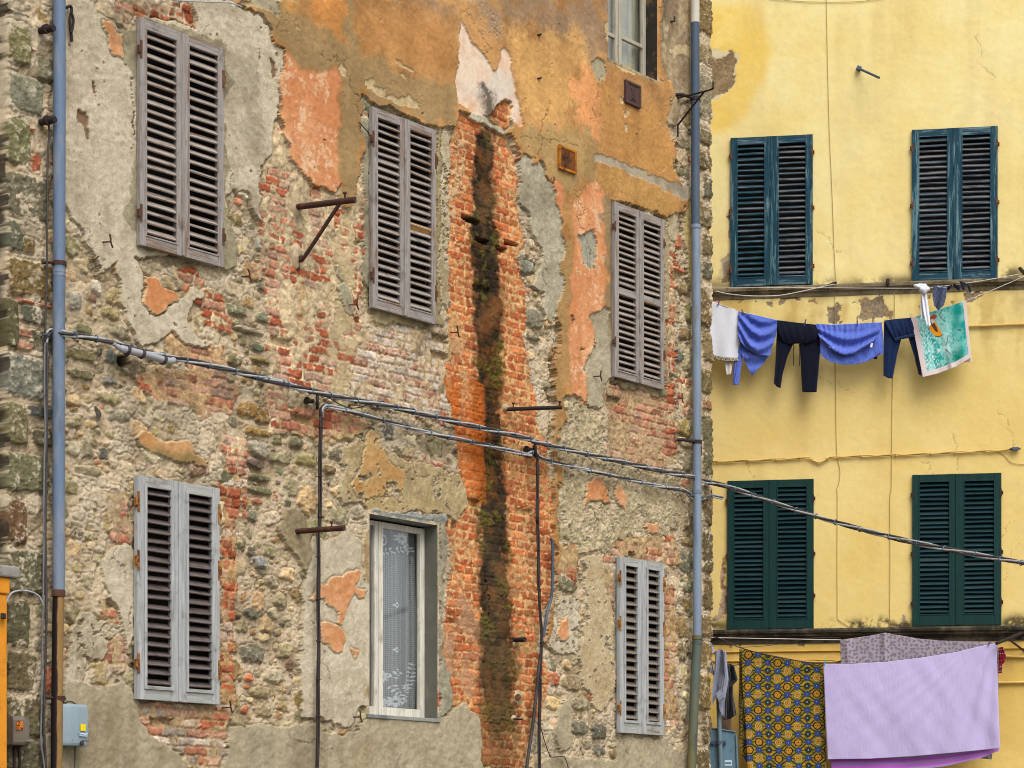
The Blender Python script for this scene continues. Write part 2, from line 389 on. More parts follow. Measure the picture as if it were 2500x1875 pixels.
    for sp, c in (('B3 1050,205 1150,300', (142, 122, 88)), ('B3 1112,320 1160,452', (150, 142, 98)), ('B3 1060,460 1150,560', (138, 116, 82)), ('B3 1095,562 1160,760', (168, 156, 124)), ('B3 1040,590 1100,680', (112, 116, 104)),
                  ('B3 1062,985 1160,1118', (158, 140, 84)), ('B3 1080,1180 1165,1320', (150, 138, 112)), ('B3 1025,770 1108,796', (196, 98, 52)), ('B3 1010,920 1050,956', (200, 92, 50)), ('B3 1008,1006 1048,1040', (206, 90, 44)),
                  ('B3 988,812 1040,850', (206, 96, 50)), ('B3 1038,112 1112,166', (198, 108, 66)), ('B3 1015,64 1048,104', (196, 96, 58)), ('B3 1014,490 1044,530', (196, 100, 60)), ('A3 1058,800 1138,880', (132, 122, 96)), ('A3 1090,600 1150,740', (150, 132, 100)),
                  ('A3 1060,960 1140,1050', (142, 134, 106)), ('C3 1070,400 1160,540', (118, 116, 96)), ('C3 1085,560 1165,650', (132, 128, 100)), ('C3 1110,160 1170,310', (124, 112, 84)), ('C3 1030,780 1130,910', (140, 118, 82)), ('C3 1050,920 1130,1040', (128, 112, 82)),
                  ('C3 1090,320 1160,380', (150, 132, 92)), ('C3 1000,190 1080,290', (140, 128, 102)), ('C3 360,520 492,650', (128, 122, 96)), ('C3 392,352 440,402', (112, 110, 92)), ('C3 398,410 450,470', (124, 116, 90)), ('C3 460,1250 560,1330', (150, 140, 112)),
                  ('C3 450,1380 560,1470', (130, 124, 106)), ('C3 570,1400 660,1500', (104, 102, 90)), ('C3 390,1110 520,1220', (150, 132, 104)), ('C3 580,1520 650,1590', (110, 108, 96)), ('C3 670,1540 715,1600', (146, 124, 86)),
                  ('B1 1370,890 1490,1010', (148, 116, 70)), ('B1 1470,940 1590,1045', (128, 102, 60)), ('B1 1435,628 1560,692', (140, 124, 82)), ('B1 1415,1040 1555,1115', (160, 132, 80)), ('B1 1435,1120 1556,1235', (168, 160, 138)), ('B1 1420,1310 1556,1372', (132, 128, 98)),
                  ('B1 1425,1380 1570,1450', (134, 128, 94)), ('B1 1418,1220 1518,1300', (108, 92, 82)), ('B1 1350,450 1522,525', (176, 166, 142)), ('B1 1310,330 1420,420', (128, 126, 100)), ('B1 1490,195 1560,275', (114, 118, 98)), ('B1 1470,380 1545,455', (124, 124, 100)),
                  ('B1 1455,560 1520,622', (108, 114, 92)), ('B1 1300,630 1400,705', (122, 112, 82)), ('A1 1470,1380 1560,1480', (172, 168, 150)), ('A1 1550,810 1618,935', (148, 132, 90)), ('A1 1498,930 1590,1040', (150, 142, 112)), ('A1 1520,1040 1618,1112', (184, 168, 138)),
                  ('A1 1318,1225 1395,1318', (144, 128, 88)), ('B1 378,252 468,385', (158, 152, 136)), ('B1 526,185 576,300', (206, 198, 178)), ('B1 570,345 690,440', (164, 148, 108)), ('B1 646,455 742,560', (130, 124, 100)), ('B1 604,596 668,690', (108, 114, 104)),
                  ('B1 580,750 668,815', (120, 120, 112)), ('B1 555,830 690,930', (166, 154, 116)), ('B1 380,700 545,795', (122, 116, 86)), ('B1 380,580 550,690', (128, 120, 86)), ('B1 430,440 520,520', (126, 122, 90)), ('B1 375,1120 450,1230', (168, 158, 132)),
                  ('B1 450,1130 530,1230', (140, 132, 106)), ('B1 380,980 470,1060', (158, 146, 112)), ('B1 620,940 740,1030', (150, 144, 122)), ('B1 430,1260 585,1340', (172, 160, 128)), ('C1 1460,430 1535,505', (146, 146, 144)), ('C1 1410,160 1480,240', (128, 126, 106)),
                  ('C1 1530,540 1605,620', (170, 156, 132)), ('C1 1580,640 1659,740', (160, 146, 116)), ('C1 1385,935 1525,1060', (116, 110, 92)), ('C1 1520,1085 1640,1170', (178, 166, 140)), ('C1 1450,1180 1560,1260', (168, 152, 118)), ('C1 1470,1280 1560,1370', (158, 142, 110)),
                  ('C1 1335,1350 1412,1440', (150, 136, 106)), ('C1 1310,740 1390,790', (142, 134, 106)), ('C1 1410,730 1490,800', (110, 108, 90)), ('C1 1405,1110 1460,1160', (196, 92, 50)), ('C2 0,20 145,88', (124, 120, 88)), ('C2 30,88 90,140', (190, 122, 96)),
                  ('B2 15,1115 135,1235', (160, 152, 132)), ('B2 240,1090 320,1180', (122, 116, 90)), ('B2 288,1195 402,1290', (158, 146, 102)), ('B2 470,1160 565,1250', (120, 114, 92)), ('B2 135,1190 255,1275', (138, 130, 100)), ('B2 440,1260 510,1330', (120, 102, 70)),
                  ('B2 1575,60 1640,160', (150, 150, 134)), ('B2 1590,350 1659,470', (134, 132, 118)), ('B3 150,70 240,180', (132, 132, 116)), ('B3 170,350 290,490', (142, 136, 116)), ('B3 190,500 270,560', (126, 120, 98)), ('B3 265,770 330,840', (150, 138, 112))):
        sp_rect(sp, c, .038 if sp[0] != 'A' else .034, 2.8, .62)
    # everywhere else: packed from the largest to the smallest
    covered = W.inside('A2 130,0 1659,0 A3 1040,0 1040,1000 600,1100 400,1100 150,800 A2 1200,650 600,550 500,1000 250,900', False)
    for R0, R1, nt in ((.085, .125, 900), (.06, .09, 2600), (.04, .062, 7000), (.024, .04, 15000), (.016, .026, 14000)):
        for _ in range(nt):
            s = rng.uniform(W.s[0], W.s[-1]); z = rng.uniform(W.z[0], W.z[-1])
            i, j = int((z - W.z[0]) / dz), int((s - W.s[0]) / ds)
            if occ[i, j] or covered[i, j]: continue
            a = rng.uniform(R0, R1); b = a * rng.uniform(.55, .95)
            stone(s, z, a, b, rng.normal(0, .22), rng.uniform(2.2, 4.4), rng.uniform(.6, 1) * (.016 + .20 * a), pal(), True, .72)
    ML = ML - .012 * GV * sat(.75 + .5 * n_m2)
    W.H[:] = np.where(Hs > ML, Hs, ML)
    show = sat((Hs - ML) / .004)
    W.put(show, Cs); W.G[:] = np.where(show > .5, .45, .8)
    # ---- brick courses
    def bricks(spec, tones, lev=.004, hb=.012, joint=lc(206, 168, 118), course=.078, length=.268, jig=.10, base=.012, warp=True, mask=None, mort_amp=.0055, wash=None):
        m = W.inside(spec, warp) if mask is None else mask
        if not m.any(): return m
        ii, jj = np.nonzero(m); i0, i1, j0, j1 = ii.min(), ii.max() + 1, jj.min(), jj.max() + 1
        mm = m[i0:i1, j0:j1]
        zz = W.Z[i0:i1, j0:j1] + .004 * n_mid[i0:i1, j0:j1] + .002 * b20[i0:i1, j0:j1]
        k = np.floor(zz / course).astype(int); fz = zz / course - k
        rs = np.random.default_rng(int(course * 1e5) + int(length * 1e4))
        offs = rs.uniform(-.14, .14, 4000)[k % 4000] + (k % 2) * .5
        xx = (W.S[i0:i1, j0:j1] + .004 * b20[i0:i1, j0:j1]) / length + offs
        q = np.floor(xx).astype(int); fx = xx - q
        half = rs.random(20011)[(k * 131 + q * 17) % 20011] < .16
        fx = np.where(half, (fx * 2) % 1, fx); hl = np.where(half, .5, 1.0) * length
        dxm = np.minimum(fx, 1 - fx) * hl; dzm = np.minimum(fz, 1 - fz) * course
        jw = .0058 + .0022 * b5[i0:i1, j0:j1] + .002 * n_fin[i0:i1, j0:j1]
        e = np.minimum(dxm, dzm) - jw
        cid = (k * 7919 + q * 104729 + np.where(half & (((xx - q) * 2) >= 1), 31, 0)) % 20011
        ra, rb2, rc = rs.random(20011)[cid], rs.random(20011)[cid], rs.normal(0, 1, 20011)[cid]
        hb_ = hb * np.clip(e / .008, 0, 1) ** .7 * (.75 + .5 * rb2) + .0016 * spk2[i0:i1, j0:j1] + .0010 * n_fin[i0:i1, j0:j1]
        mo = lev + mort_amp * n_m2[i0:i1, j0:j1] + .0022 * b10[i0:i1, j0:j1] + .001 * n_fin[i0:i1, j0:j1]
        miss = (rs.random(20011)[cid] < .012)
        hb_ = np.where(miss & (e > 0), -.03, hb_); mo = np.where(miss & (e > 0), -.03, mo)
        on = hb_ > mo
        T = np.array([lc(*t) for t in tones]); T = T * .93; T = T + (T.mean(1, keepdims=True) - T) * .10; tc = T[(ra * len(tones)).astype(int).clip(0, len(tones) - 1)]
        tc = tc * (1 + .16 * rc[..., None]) * (1 + .16 * spk2[i0:i1, j0:j1][..., None] + .10 * spk[i0:i1, j0:j1][..., None])
        if wash is not None:
            w = sat(wash[1] + .5 * n_m2[i0:i1, j0:j1] + .35 * spk2[i0:i1, j0:j1])[..., None]
            tc = tc * (1 - w) + np.asarray(wash[0]) * w
        jt = np.asarray(joint) * (1 + .16 * n_fin[i0:i1, j0:j1] + .12 * n_mid[i0:i1, j0:j1])[..., None]
        sw = sat((hb_ - mo) / .003)[..., None]
        newC = jt * (1 - sw) + tc * sw; newH = base + np.where(on, hb_, mo)
        mf = mm[..., None]
        W.C[i0:i1, j0:j1] = np.where(mf, newC, W.C[i0:i1, j0:j1]); W.H[i0:i1, j0:j1] = np.where(mm, newH, W.H[i0:i1, j0:j1])
        W.G[i0:i1, j0:j1] = np.where(mm, .7, W.G[i0:i1, j0:j1])
        return m
    PALE = [(216, 186, 156), (208, 162, 130), (222, 200, 174), (204, 150, 118), (194, 124, 90)]
    PINK = [(210, 158, 126), (202, 126, 90), (214, 172, 140), (208, 144, 110), (196, 104, 66)]
    RED = [(194, 106, 64), (186, 94, 54), (204, 126, 84), (198, 142, 108), (178, 84, 50)]
    ORG = [(216, 124, 62), (208, 110, 50), (224, 138, 76), (200, 104, 48), (212, 128, 70), (192, 98, 48)]
    cream = lc(218, 194, 154)
    # left of the middle shutters
    bricks('A2 150,700 200,760 250,880 300,990 380,1065 460,1115 530,1140 620,1140 660,900 665,1659 B2 660,60 650,300 640,700 600,820 560,880 440,860 200,780 110,620 120,450 100,120 A2 80,1659 70,1300 80,1150 90,950', PINK + RED[:2], .0122, .012, cream, .078, .262, mort_amp=.006, base=.010)
    bricks('A2 620,960 665,880 668,1659 B2 655,60 640,350 680,450 640,640 600,640 620,400 600,150 A2 600,1659 610,1200', RED, .0085, .012, cream, .074, .16, base=.012)
    # limewashed infill below it
    bricks('B2 690,470 800,470 1155,480 1160,620 1140,780 1160,880 1185,960 1190,1050 900,980 640,900 590,820 610,700 640,520', PALE + [(224, 206, 184), (220, 196, 172)], .0075, .013, lc(202, 176, 138), .076, .255, mort_amp=.007, base=.008, wash=(lc(230, 214, 192), .38))
    # above / below the left windows
    bricks('A1 740,0 840,0 1080,20 1130,150 1290,230 1290,270 1000,140 860,100 780,110', RED, .0085, .013, lc(206, 182, 148), .072, .11, base=.008, mort_amp=.008)
    bricks('A1 500,0 760,0 740,180 640,110 560,90', PALE, .010, .013, lc(200, 180, 146), .08, .24, base=.006, mort_amp=.007)
    bricks('B1 970,120 1130,130 1180,250 1290,270 1300,330 1350,420 1340,510 1210,470 1160,360 1010,250', RED, .006, .014, cream, .078, .262, base=.012, mort_amp=.007)
    bricks('B1 940,420 1060,440 1140,520 1200,590 1290,580 1300,780 1380,800 1370,880 1330,960 1200,960 900,900 790,830 780,740 900,720 1130,730 960,640 930,560', PINK, .0105, .013, lc(206, 170, 124), .078, .262, base=.010, mort_amp=.007, wash=(lc(212, 180, 142), .12))
    bricks('B1 1530,20 1659,20 1659,1100 1540,1080 1530,900 1560,700 1540,560 1545,300', PINK, .0075, .013, cream, .078, .262, base=.010, mort_amp=.008)
    bricks('B1 1270,1370 1420,1340 1420,1659 C1 1380,0 1370,300 1350,700 1340,1320 1270,1300 1265,0', RED[:4] + PALE[:3], .0075, .014, lc(196, 158, 110), .085, .15, base=.012, mort_amp=.008)
    bricks('B1 1290,1080 1420,1130 1420,1330 1300,1330', PINK, .009, .014, cream, .085, .22, base=.012, mort_amp=.007)
    bricks('C1 770,1290 1330,1290 1315,1440 1300,1560 1260,1659 1080,1659 1040,1600 900,1500 820,1420', PALE + [(178, 160, 140)], .0055, .014, lc(190, 160, 118), .074, .25, base=.010, mort_amp=.005)
    bricks('C1 1150,1340 1310,1310 1310,1450 1150,1450', RED, .006, .014, lc(190, 160, 118), .074, .25, base=.012)
    for sp in ('C1 590,90 740,60 745,380 640,420', 'C1 550,680 700,690 700,810 620,820', 'C1 600,900 740,890 740,1100 620,1100'):
        bricks(sp, PALE + [(208, 150, 126)], .0075, .013, lc(196, 170, 128), .085, .25, base=.012)
    # round the right shutters
    bricks('B3 640,820 1000,830 1055,900 1050,1180 1005,1290 660,1250 655,1000', PINK[:4] + [(198, 136, 104)], .0065, .012, lc(186, 158, 118), .077, .255, base=.010, mort_amp=.0055, wash=(lc(200, 168, 130), .10))
    bricks('A3 1005,1250 1060,1240 1060,1659 B3 1050,0 1050,900 1060,1090 1005,1090 1000,830 1000,0', RED, .0095, .013, cream, .08, .13, base=.008, mort_amp=.009)
    bricks('B3 1060,760 1160,780 1160,980 1070,980', PINK, .009, .013, cream, .08, .26, base=.010, mort_amp=.007)
    bricks('A3 1060,860 1130,850 1130,960 1070,960', RED, .0095, .013, cream, .078, .11, base=.010, mort_amp=.008)
    bricks('C3 690,320 1060,310 1080,470 1000,480 720,430 690,420', PINK + PALE[:2], .0115, .013, lc(198, 166, 122), .08, .25, base=.010, mort_amp=.008)
    bricks('C3 990,600 1060,600 1060,1400 985,1470', PINK[:3] + PALE, .0105, .013, lc(186, 154, 110), .08, .18, base=.010, mort_amp=.008)
    bricks('C3 640,430 720,430 715,800 690,800 650,600', PALE, .0095, .013, lc(196, 166, 124), .08, .18, base=.010, mort_amp=.008)
    bricks('C3 355,350 470,360 500,500 490,620 360,520', RED + PALE[:2], .009, .013, lc(186, 156, 112), .08, .2, base=.012)
    bricks('B2 860,1215 1000,1240 1215,1280 1215,1330 1000,1290 860,1260', PALE, .004, .012, lc(198, 170, 126), .078, .2, base=.022)
    bricks('B2 180,950 440,930 660,1010 700,1080 560,1120 250,1090 180,1060', PINK, .0105, .013, lc(200, 166, 120), .078, .262, base=.010, mort_amp=.007)
    # ---- exposed flue: bright orange brick
    flue = 'A2 1210,660 1290,655 1400,715 1500,800 1545,930 1572,1040 1580,1110 1560,1160 1575,1300 1605,1400 1560,1490 1572,1659 B3 150,40 145,170 195,290 190,420 178,520 205,640 215,790 250,910 262,1060 300,1110 325,1200 325,1420 C3 335,0 345,260 345,520 330,690 290,760 275,900 265,1000 300,1060 330,1140 300,1300 230,1420 170,1659 C2 1345,1659 1335,1400 1275,1310 1190,1300 1165,1180 1130,1060 1120,940 1150,820 1160,700 1180,500 1160,320 1140,210 1240,190 B2 1250,1560 1250,1480 1230,1380 1212,1180 1190,980 1160,860 1140,790 1165,640 1165,480 1140,300 1165,160 A2 1160,1400 1165,1250 1165,900 1190,760'
    fm = W.inside(flue, .6)
    bricks(None, ORG, .0028, .0070, lc(224, 176, 120), .080, .268, base=.012, mask=fm, mort_amp=.0018)
    up = fm & (W.V < 560)
    jl = W.blur(up, .1)
    # mortar smears over the flue: paler at the top left and the lower right
    sm = W.inside('A2 1165,760 1290,720 1310,900 1290,1400 1165,1400', .6) & (n_m2 + .6 * n_fin > 1.0) & fm
    W.put(sm * .9, lc(216, 178, 134), W.H + .006)
    sm = W.inside('B2 1150,520 1280,560 1300,900 1180,860 1140,700', .6) & (n_m2 + .5 * n_fin > -.2) & fm
    W.put(sm * .95, lc(214, 168, 118), .021 + .002 * n_fin)
    sm = (W.inside('B3 70,1200 330,1120 330,1659 C3 330,0 345,330 240,300 130,150 80,0', .6) & (n_m2 + .4 * n_fin > .95)) & fm
    W.put(sm * .95, lc(212, 158, 98), .021 + .002 * n_fin)
    sm = W.inside('C3 120,880 300,760 330,1100 240,1300 170,1300', True) & (n_m2 > .6) & fm
    W.put(sm * .9, lc(196, 156, 104), .020 + .003 * n_fin)
    sm = fm & W.inside('C2 1120,620 1340,700 1330,1300 1120,1100', True)
    W.put(sm * sat(.42 + .35 * n_m2), lc(196, 152, 118))
    # missing bricks / putlog holes
    for sp in ('A2 1240,1245 1255,1240 1340,1285 1335,1312 1290,1300 1242,1268', 'A2 1312,1370 1380,1382 1402,1400 1400,1420 1340,1405', 'A2 1436,1420 1500,1440 1496,1464 1436,1444', 'A2 1478,1380 1570,1412 1566,1434 1480,1410',
               'A2 1425,1325 1440,1320 1442,1350 1426,1350', 'B1 670,640 745,630 750,690 720,710 680,700'):
        h = W.inside(sp, .4); W.put(h, lc(60, 42, 30), -.11)
    # soot and moss that follow the old flue, stains with their own shape
    soot = W.strip('A2 1370,800 1368,1000 1366,1250 1390,1659 B2 1392,100 1400,600 1392,900 1398,1200 1420,1600 C2 1440,100 1425,500 1440,900 1450,1300 1440,1659', [24, 36, 40, 43, 43, 46, 46, 50, 54, 56, 50, 56, 60, 64])
    so = sat(soot * 2.5 - .22 + .18 * n_m2 + .16 * spk2 + .15 * vert) * np.clip(soot * 4, 0, 1)
    so = so * (1 - .5 * sat((W.V - 1660) / 120)); W.put(sat(so) * .96 * fm, lc(25, 28, 18))
    halo = sat(W.strip('A2 1370,800 1390,1659 B2 1400,600 1398,1200 C2 1430,200 1440,900 1440,1659', [50, 75, 80, 85, 90, 100, 110]) * 1.2) * fm
    W.put(halo * sat(.10 + .22 * n_m2), lc(150, 88, 36))
    moss = sat(soot * 2.2 - .2) * sat(n_mid * 1.2 + spk2 * .6 - .75) * fm
    W.put(moss * .8, lc(104, 96, 32)); W.H += .008 * moss * sat(.6 + .5 * n_fin)
    low = W.inside('C2 1160,980 1659,900 C3 290,1000 330,1150 170,1659 C2 1340,1659 1200,1310', True) & fm
    W.put(low * sat(.30 + .3 * vert + .2 * n_mid), lc(96, 74, 44))
    W.put((fm & W.inside('B2 1140,760 1380,800 1380,1500 1240,1500', .6)) * sat(.35 + .3 * vert), lc(214, 112, 40))
    rust = W.strip('A2 300,1560 B2 300,100 305,400 298,700 296,1000', [6, 12, 13, 12, 8])
    W.put(sat(rust * 1.3) * sat(.25 + .3 * vert + .15 * n_m2), lc(196, 138, 60))
    # ---- plasters
    def coat(spec, c1, c2, h, g=.9, holes=.0, n=None, warp=True, rough=.0016, mask=None, rim=None, chip=None):
        m = W.inside(spec, warp) if mask is None else mask
        if chip is not None: m = m & ~((n_m2 + .6 * b10 + .3 * n_fin) > chip)
        nn = n_mid * .45 + n_fin * .4 + .2 * b20 if n is None else n
        col = W.tone(c1, c2, nn)
        if rim is not None:
            gr_ = np.clip(W.blur(m, .011) * 3, 0, 1) * (~m); W.H = W.H - .011 * gr_
        W.put(m, col); hh = h + rough * n_mid * .8 + rough * .6 * b10 + rough * .5 * n_fin
        W.H = np.where(m, np.maximum(hh, W.H * .15 + h * .7), W.H); W.G = np.where(m, g, W.G)
        if rim is not None:
            r = m & (W.blur(m, .012) < .80)
            W.put(r * .75, rim)
        return m
    P1, P2 = lc(206, 190, 160), lc(230, 215, 187)
    K1, K2 = lc(170, 156, 126), lc(192, 178, 148)
    rimc = lc(214, 196, 160)
    big = coat('A1 305,0 520,0 540,80 640,110 680,190 760,190 800,130 870,100 1000,130 1120,190 1130,140 1090,30 1100,0 1330,0 1420,70 1540,160 1560,250 1620,310 1605,430 1590,600 1600,690 1560,790 1545,900 1500,960 1490,1090 1500,1180 1520,1280 1470,1240 1420,1130 1330,1085 1295,1120 1300,1200 1240,1300 1000,1480 760,1480 800,1560 820,1640 B1 815,190 800,310 860,390 930,400 1000,330 1110,250 1130,140 1130,250 1190,260 1185,300 1100,330 1060,440 1140,520 1190,590 1060,560 960,500 900,560 850,585 760,560 745,450 680,330 670,230 650,100 560,180 545,60 A1 530,1500 480,1400 440,1300 380,1195 305,1190', P1, P2, .036, rim=rimc)
    # small chips through it
    ch = big & ((b10 * .8 + b20 * .5 + n_fin * .4) > 2.55)
    W.put(ch * .8, lc(178, 150, 108), .024)
    for sp in ('A1 430,640 490,660 495,740 515,800 500,820 470,740 425,690', 'A1 515,470 535,480 538,540 520,550', 'A2 125,335 150,370 158,450 140,460 130,400', 'A1 1478,280 1490,300 1490,350 1482,365', 'A1 1545,340 1575,380 1572,450 1556,445'):
        h = W.inside(sp, .5); W.put(h, lc(150, 120, 92), .020)
    coat('C1 575,470 620,410 750,375 772,500 760,900 730,1000 700,830 640,690 585,620', P1, P2, .034, rim=rimc)
    coat('C1 385,960 420,780 450,740 560,790 690,830 720,880 620,900 600,1050 490,1010 480,1170 365,1190', K1, P2, .032, rim=rimc, chip=1.3)
    coat('C2 380,310 430,330 480,360 560,280 650,340 690,200 715,200 700,700 690,1180 690,1300 640,1330 600,1420 540,1400 470,1380 300,1370 300,1150 305,1000 315,720 290,640 330,560', P1, P2, .036, rim=rimc)
    coat('B2 540,1180 620,1130 690,1060 770,1080 760,1150 900,1230 1060,1270 1210,1320 1245,1400 1250,1500 1220,1600 1100,1550 720,1545 690,1500 640,1470 560,1500 540,1380 545,1300', lc(172, 150, 108), lc(208, 186, 142), .034, rim=rimc, chip=1.9)
    W.put(W.inside('C2 640,80 1100,110 1140,190 700,170') * .45, lc(196, 168, 118))
    coat('A3 140,900 175,915 215,950 240,955 285,980 310,1050 335,1130 375,1215 393,1300 398,1430 390,1659 B3 385,200 378,380 345,440 345,470 300,430 275,270 205,220 250,150 265,20 A3 262,1450 215,1300 150,1160 160,1000', lc(178, 168, 142), lc(204, 194, 166), .036, rim=rimc)
    coat('B3 610,360 660,365 670,440 690,560 692,760 655,800 640,900 600,940 550,945 528,840 540,640 590,560 560,440 550,400', lc(178, 166, 138), lc(204, 190, 160), .034, rim=rimc)
    coat('B3 400,855 470,850 525,920 560,960 640,990 660,1200 700,1260 1000,1330 1100,1380 1080,1500 1060,1659 C3 1060,200 1000,330 880,310 720,330 690,360 660,420 600,390 500,420 440,340 390,310 365,200 358,0 B3 345,1400 355,1200 375,1060', lc(180, 162, 126), lc(216, 198, 160), .030, rim=rimc, chip=1.25, rough=.006)
    coat('C3 520,450 560,420 640,430 650,600 690,760 695,1000 690,1250 620,1330 590,1330 560,1250 510,1180 490,1000 505,800 540,640 520,560', lc(196, 172, 132), lc(216, 196, 156), .034, rim=rimc, chip=2.1)
    coat('C3 330,700 350,660 420,660 500,700 490,900 480,1000 400,1000 330,960 310,850', K1, P2, .030, chip=.7, rim=rimc)
    # thin cream skim
    cr = W.inside('B2 440,330 500,250 540,300 590,420 640,440 620,640 600,760 560,860 470,830 440,700 A2 530,1659 480,1500 540,1250 610,1200 615,1659')
    W.put(cr * sat(.75 + .5 * n_m2), W.tone(lc(190, 168, 126), lc(212, 188, 146), n_mid), .022 + .0015 * n_fin)
    coat('A2 505,1659 560,1640 B2 500,110 540,110 560,200 600,300 630,420 570,400 530,320 500,240', lc(158, 150, 122), lc(186, 176, 144), .028, rim=rimc)
    # cement repairs
    cem = lambda sp, h=.040, a=K1, b=K2, **k: coat(sp, a, b, h, .55, rough=.0016, **k)
    cem('C1 365,1195 440,1160 560,1200 690,1170 760,1250 775,1300 800,1390 850,1460 950,1530 1040,1640 1060,1700 240,1700 240,1480 365,1400', .036)
    cem('C1 1320,1425 1480,1400 1660,1410 C2 130,1400 250,1410 340,1390 420,1440 560,1465 650,1430 700,1350 1110,1385 1190,1310 1260,1292 1330,1390 1345,1470 1345,1720 0,1720 C1 1250,1720 1300,1560', .036, rim=lc(186, 172, 138))
    cem('C3 712,1482 980,1482 1040,1545 1110,1590 1160,1640 1160,1720 690,1720', .036)
    cem('C3 360,1300 405,1262 455,1310 440,1440 440,1550 380,1570 350,1470', .036)
    cem('C3 240,1640 360,1590 700,1620 720,1720 200,1720', .034)
    ring = 'A1 680,200 780,150 800,110 830,90 1000,160 1290,250 1300,420 1330,480 1290,600 1285,1200 1340,1330 1360,1400 1350,1530 1270,1565 1000,1480 820,1450 770,1400 700,1210 745,1140 745,980 770,500 750,465 690,360'
    cem(ring, .040, lc(150, 140, 112), lc(180, 168, 136))
    cem('A2 650,690 715,680 720,1659 B2 715,360 700,300 665,200 A2 660,1659 670,1100 660,900', .036, lc(146, 138, 114), lc(176, 168, 140))
    cem('A2 1085,740 1110,740 1115,1659 B2 1110,380 1160,430 1130,470 1085,455 900,470 720,420 712,365 1085,440', .036, lc(150, 134, 96), lc(182, 164, 124))
    coat('A2 1112,750 1165,740 1160,1200 1165,1659 B2 1160,400 1130,480 1115,400 A2 1112,1659', lc(178, 158, 122), lc(214, 200, 168), .034, rim=rimc, chip=1.2)
    cem('C2 1010,190 1140,200 1140,300 1125,600 1120,1000 1170,1180 1175,1290 1110,1390 690,1350 690,1320 1100,1370 1105,240', .042, lc(150, 142, 118), lc(176, 168, 146))
    coat('C2 650,330 720,180 726,520 715,1150 710,1300 680,1240 700,700 650,420', lc(170, 142, 98), lc(204, 180, 136), .038, rim=rimc)
    cem('C2 720,165 1150,220 1140,255 720,200', .046, lc(132, 136, 132), lc(166, 168, 160))
    cem('B3 655,60 692,60 692,770 1010,830 1005,870 800,840 690,800 650,300', .036, lc(150, 138, 104), lc(182, 166, 128))
    cem('A3 985,1260 1010,1250 1010,1659 B3 1005,700 985,830 980,0', .034, lc(160, 144, 112), lc(186, 170, 136))
    cem('C3 700,430 990,470 990,500 985,1480 720,1470 690,900', .030, lc(146, 138, 116), lc(172, 160, 132))
    cem('C2 190,250 230,170 290,160 330,210 370,300 370,420 330,500 290,460 230,360', .040, lc(148, 132, 100), lc(176, 158, 124))
    coat('A3 1005,1240 1080,1240 1060,1330 1050,1400 1010,1400', lc(190, 172, 138), lc(214, 198, 166), .034, rim=rimc)
    coat('A3 1100,1170 1150,1165 1155,1659 B3 1150,200 1140,280 A3 1120,1500', lc(196, 170, 112), lc(214, 190, 132), .034, rim=rimc)
    coat('A3 955,-60 1160,-60 1160,560 1140,600 1090,590 1060,720 1020,700 1005,470 955,455 955,300', lc(146, 124, 96), lc(198, 176, 138), .040, .5, n=vert * .7 + n_m2 * .5, rim=rimc)
    # smooth painted coat over the upper middle
    OC1, OC2 = lc(158, 114, 68), lc(200, 152, 98)
    main = W.inside('A1 1340,0 A2 0,60 90,120 125,150 150,260 195,300 200,340 180,450 175,600 180,700 210,790 245,890 285,990 370,1065 450,1112 505,1098 525,1072 530,1145 555,1205 600,1190 612,1140 625,990 640,930 660,880 650,700 640,590 650,545 700,590 730,605 860,660 960,690 1060,745 1110,745 1150,740 1190,740 1210,650 1290,645 1380,690 1400,660 1455,605 1495,582 1520,610 1525,700 1510,760 1540,850 1560,930 A3 150,900 210,930 215,975 235,948 265,945 290,975 310,1040 330,1120 370,1215 392,1290 396,1440 385,1659 B3 380,300 360,420 368,560 345,700 350,1000 340,1400 C3 335,0 345,350 350,650 310,860 300,960 330,860 355,650 365,300 362,0 B3 375,1400 370,1080 400,1040 410,1000 400,930 400,860 470,860 490,900 520,910 530,840 530,720 545,640 585,570 560,440 545,400 605,392 640,358 655,365 690,560 692,60 A3 697,1659 695,1160 730,1165 880,1215 985,1262 1085,1240 1110,1165 1140,1160 1060,1035 1040,930 1050,820 1010,720 1020,600 1005,470 985,462 975,300 968,100 966,-10')
    for sp in ('A3 484,1360 510,1355 530,1340 565,1330 580,1370 582,1450 578,1570 540,1575 525,1545 505,1520 490,1440', 'A1 1340,20 A2 60,-10 150,-20 175,40 165,110 120,70 60,50', 'A3 545,370 590,345 635,360 635,430 610,480 570,470', 'B3 425,410 445,405 455,440 440,460 428,445', 'B3 497,590 520,585 520,612 505,610'):
        main &= ~W.inside(sp)
    nrm = n_big * .35 + n_mid * .35 + vert * .35 + n_fin * .2
    main &= ~((b20 * .7 + b10 * .7 + n_fin * .4) > 3.5)
    coat(None, OC1, OC2, .052, .35, n=nrm, rough=.0010, mask=main)
    g2 = W.inside('A1 1340,20 A2 60,-10 150,-20 175,40 165,110 120,70 60,50') | W.inside('A3 545,370 590,345 635,360 635,430 610,480 570,470')
    W.put(g2, W.tone(lc(160, 150, 122), lc(190, 176, 142), n_mid), .040)
    W.put(W.inside('A3 484,1360 510,1355 530,1340 565,1330 580,1370 582,1450 578,1570 540,1575 525,1545 505,1520 490,1440'), W.tone(lc(166, 160, 138), lc(190, 184, 160), n_fin), .034, .9)
    def tint(spec, col, soft, amt=1.0, nz=.25, tex=None, lim=None):
        w = W.blur(W.inside(spec), soft)
        if tex is not None: w = w + nz * tex * w * (1 - w) * 4
        w = sat(w) * (main if lim is None else lim)
        W.put(w * amt, W.tone(np.asarray(col) * .86, np.asarray(col) * 1.14, nrm))
    tx = n_m2 + .5 * n_fin
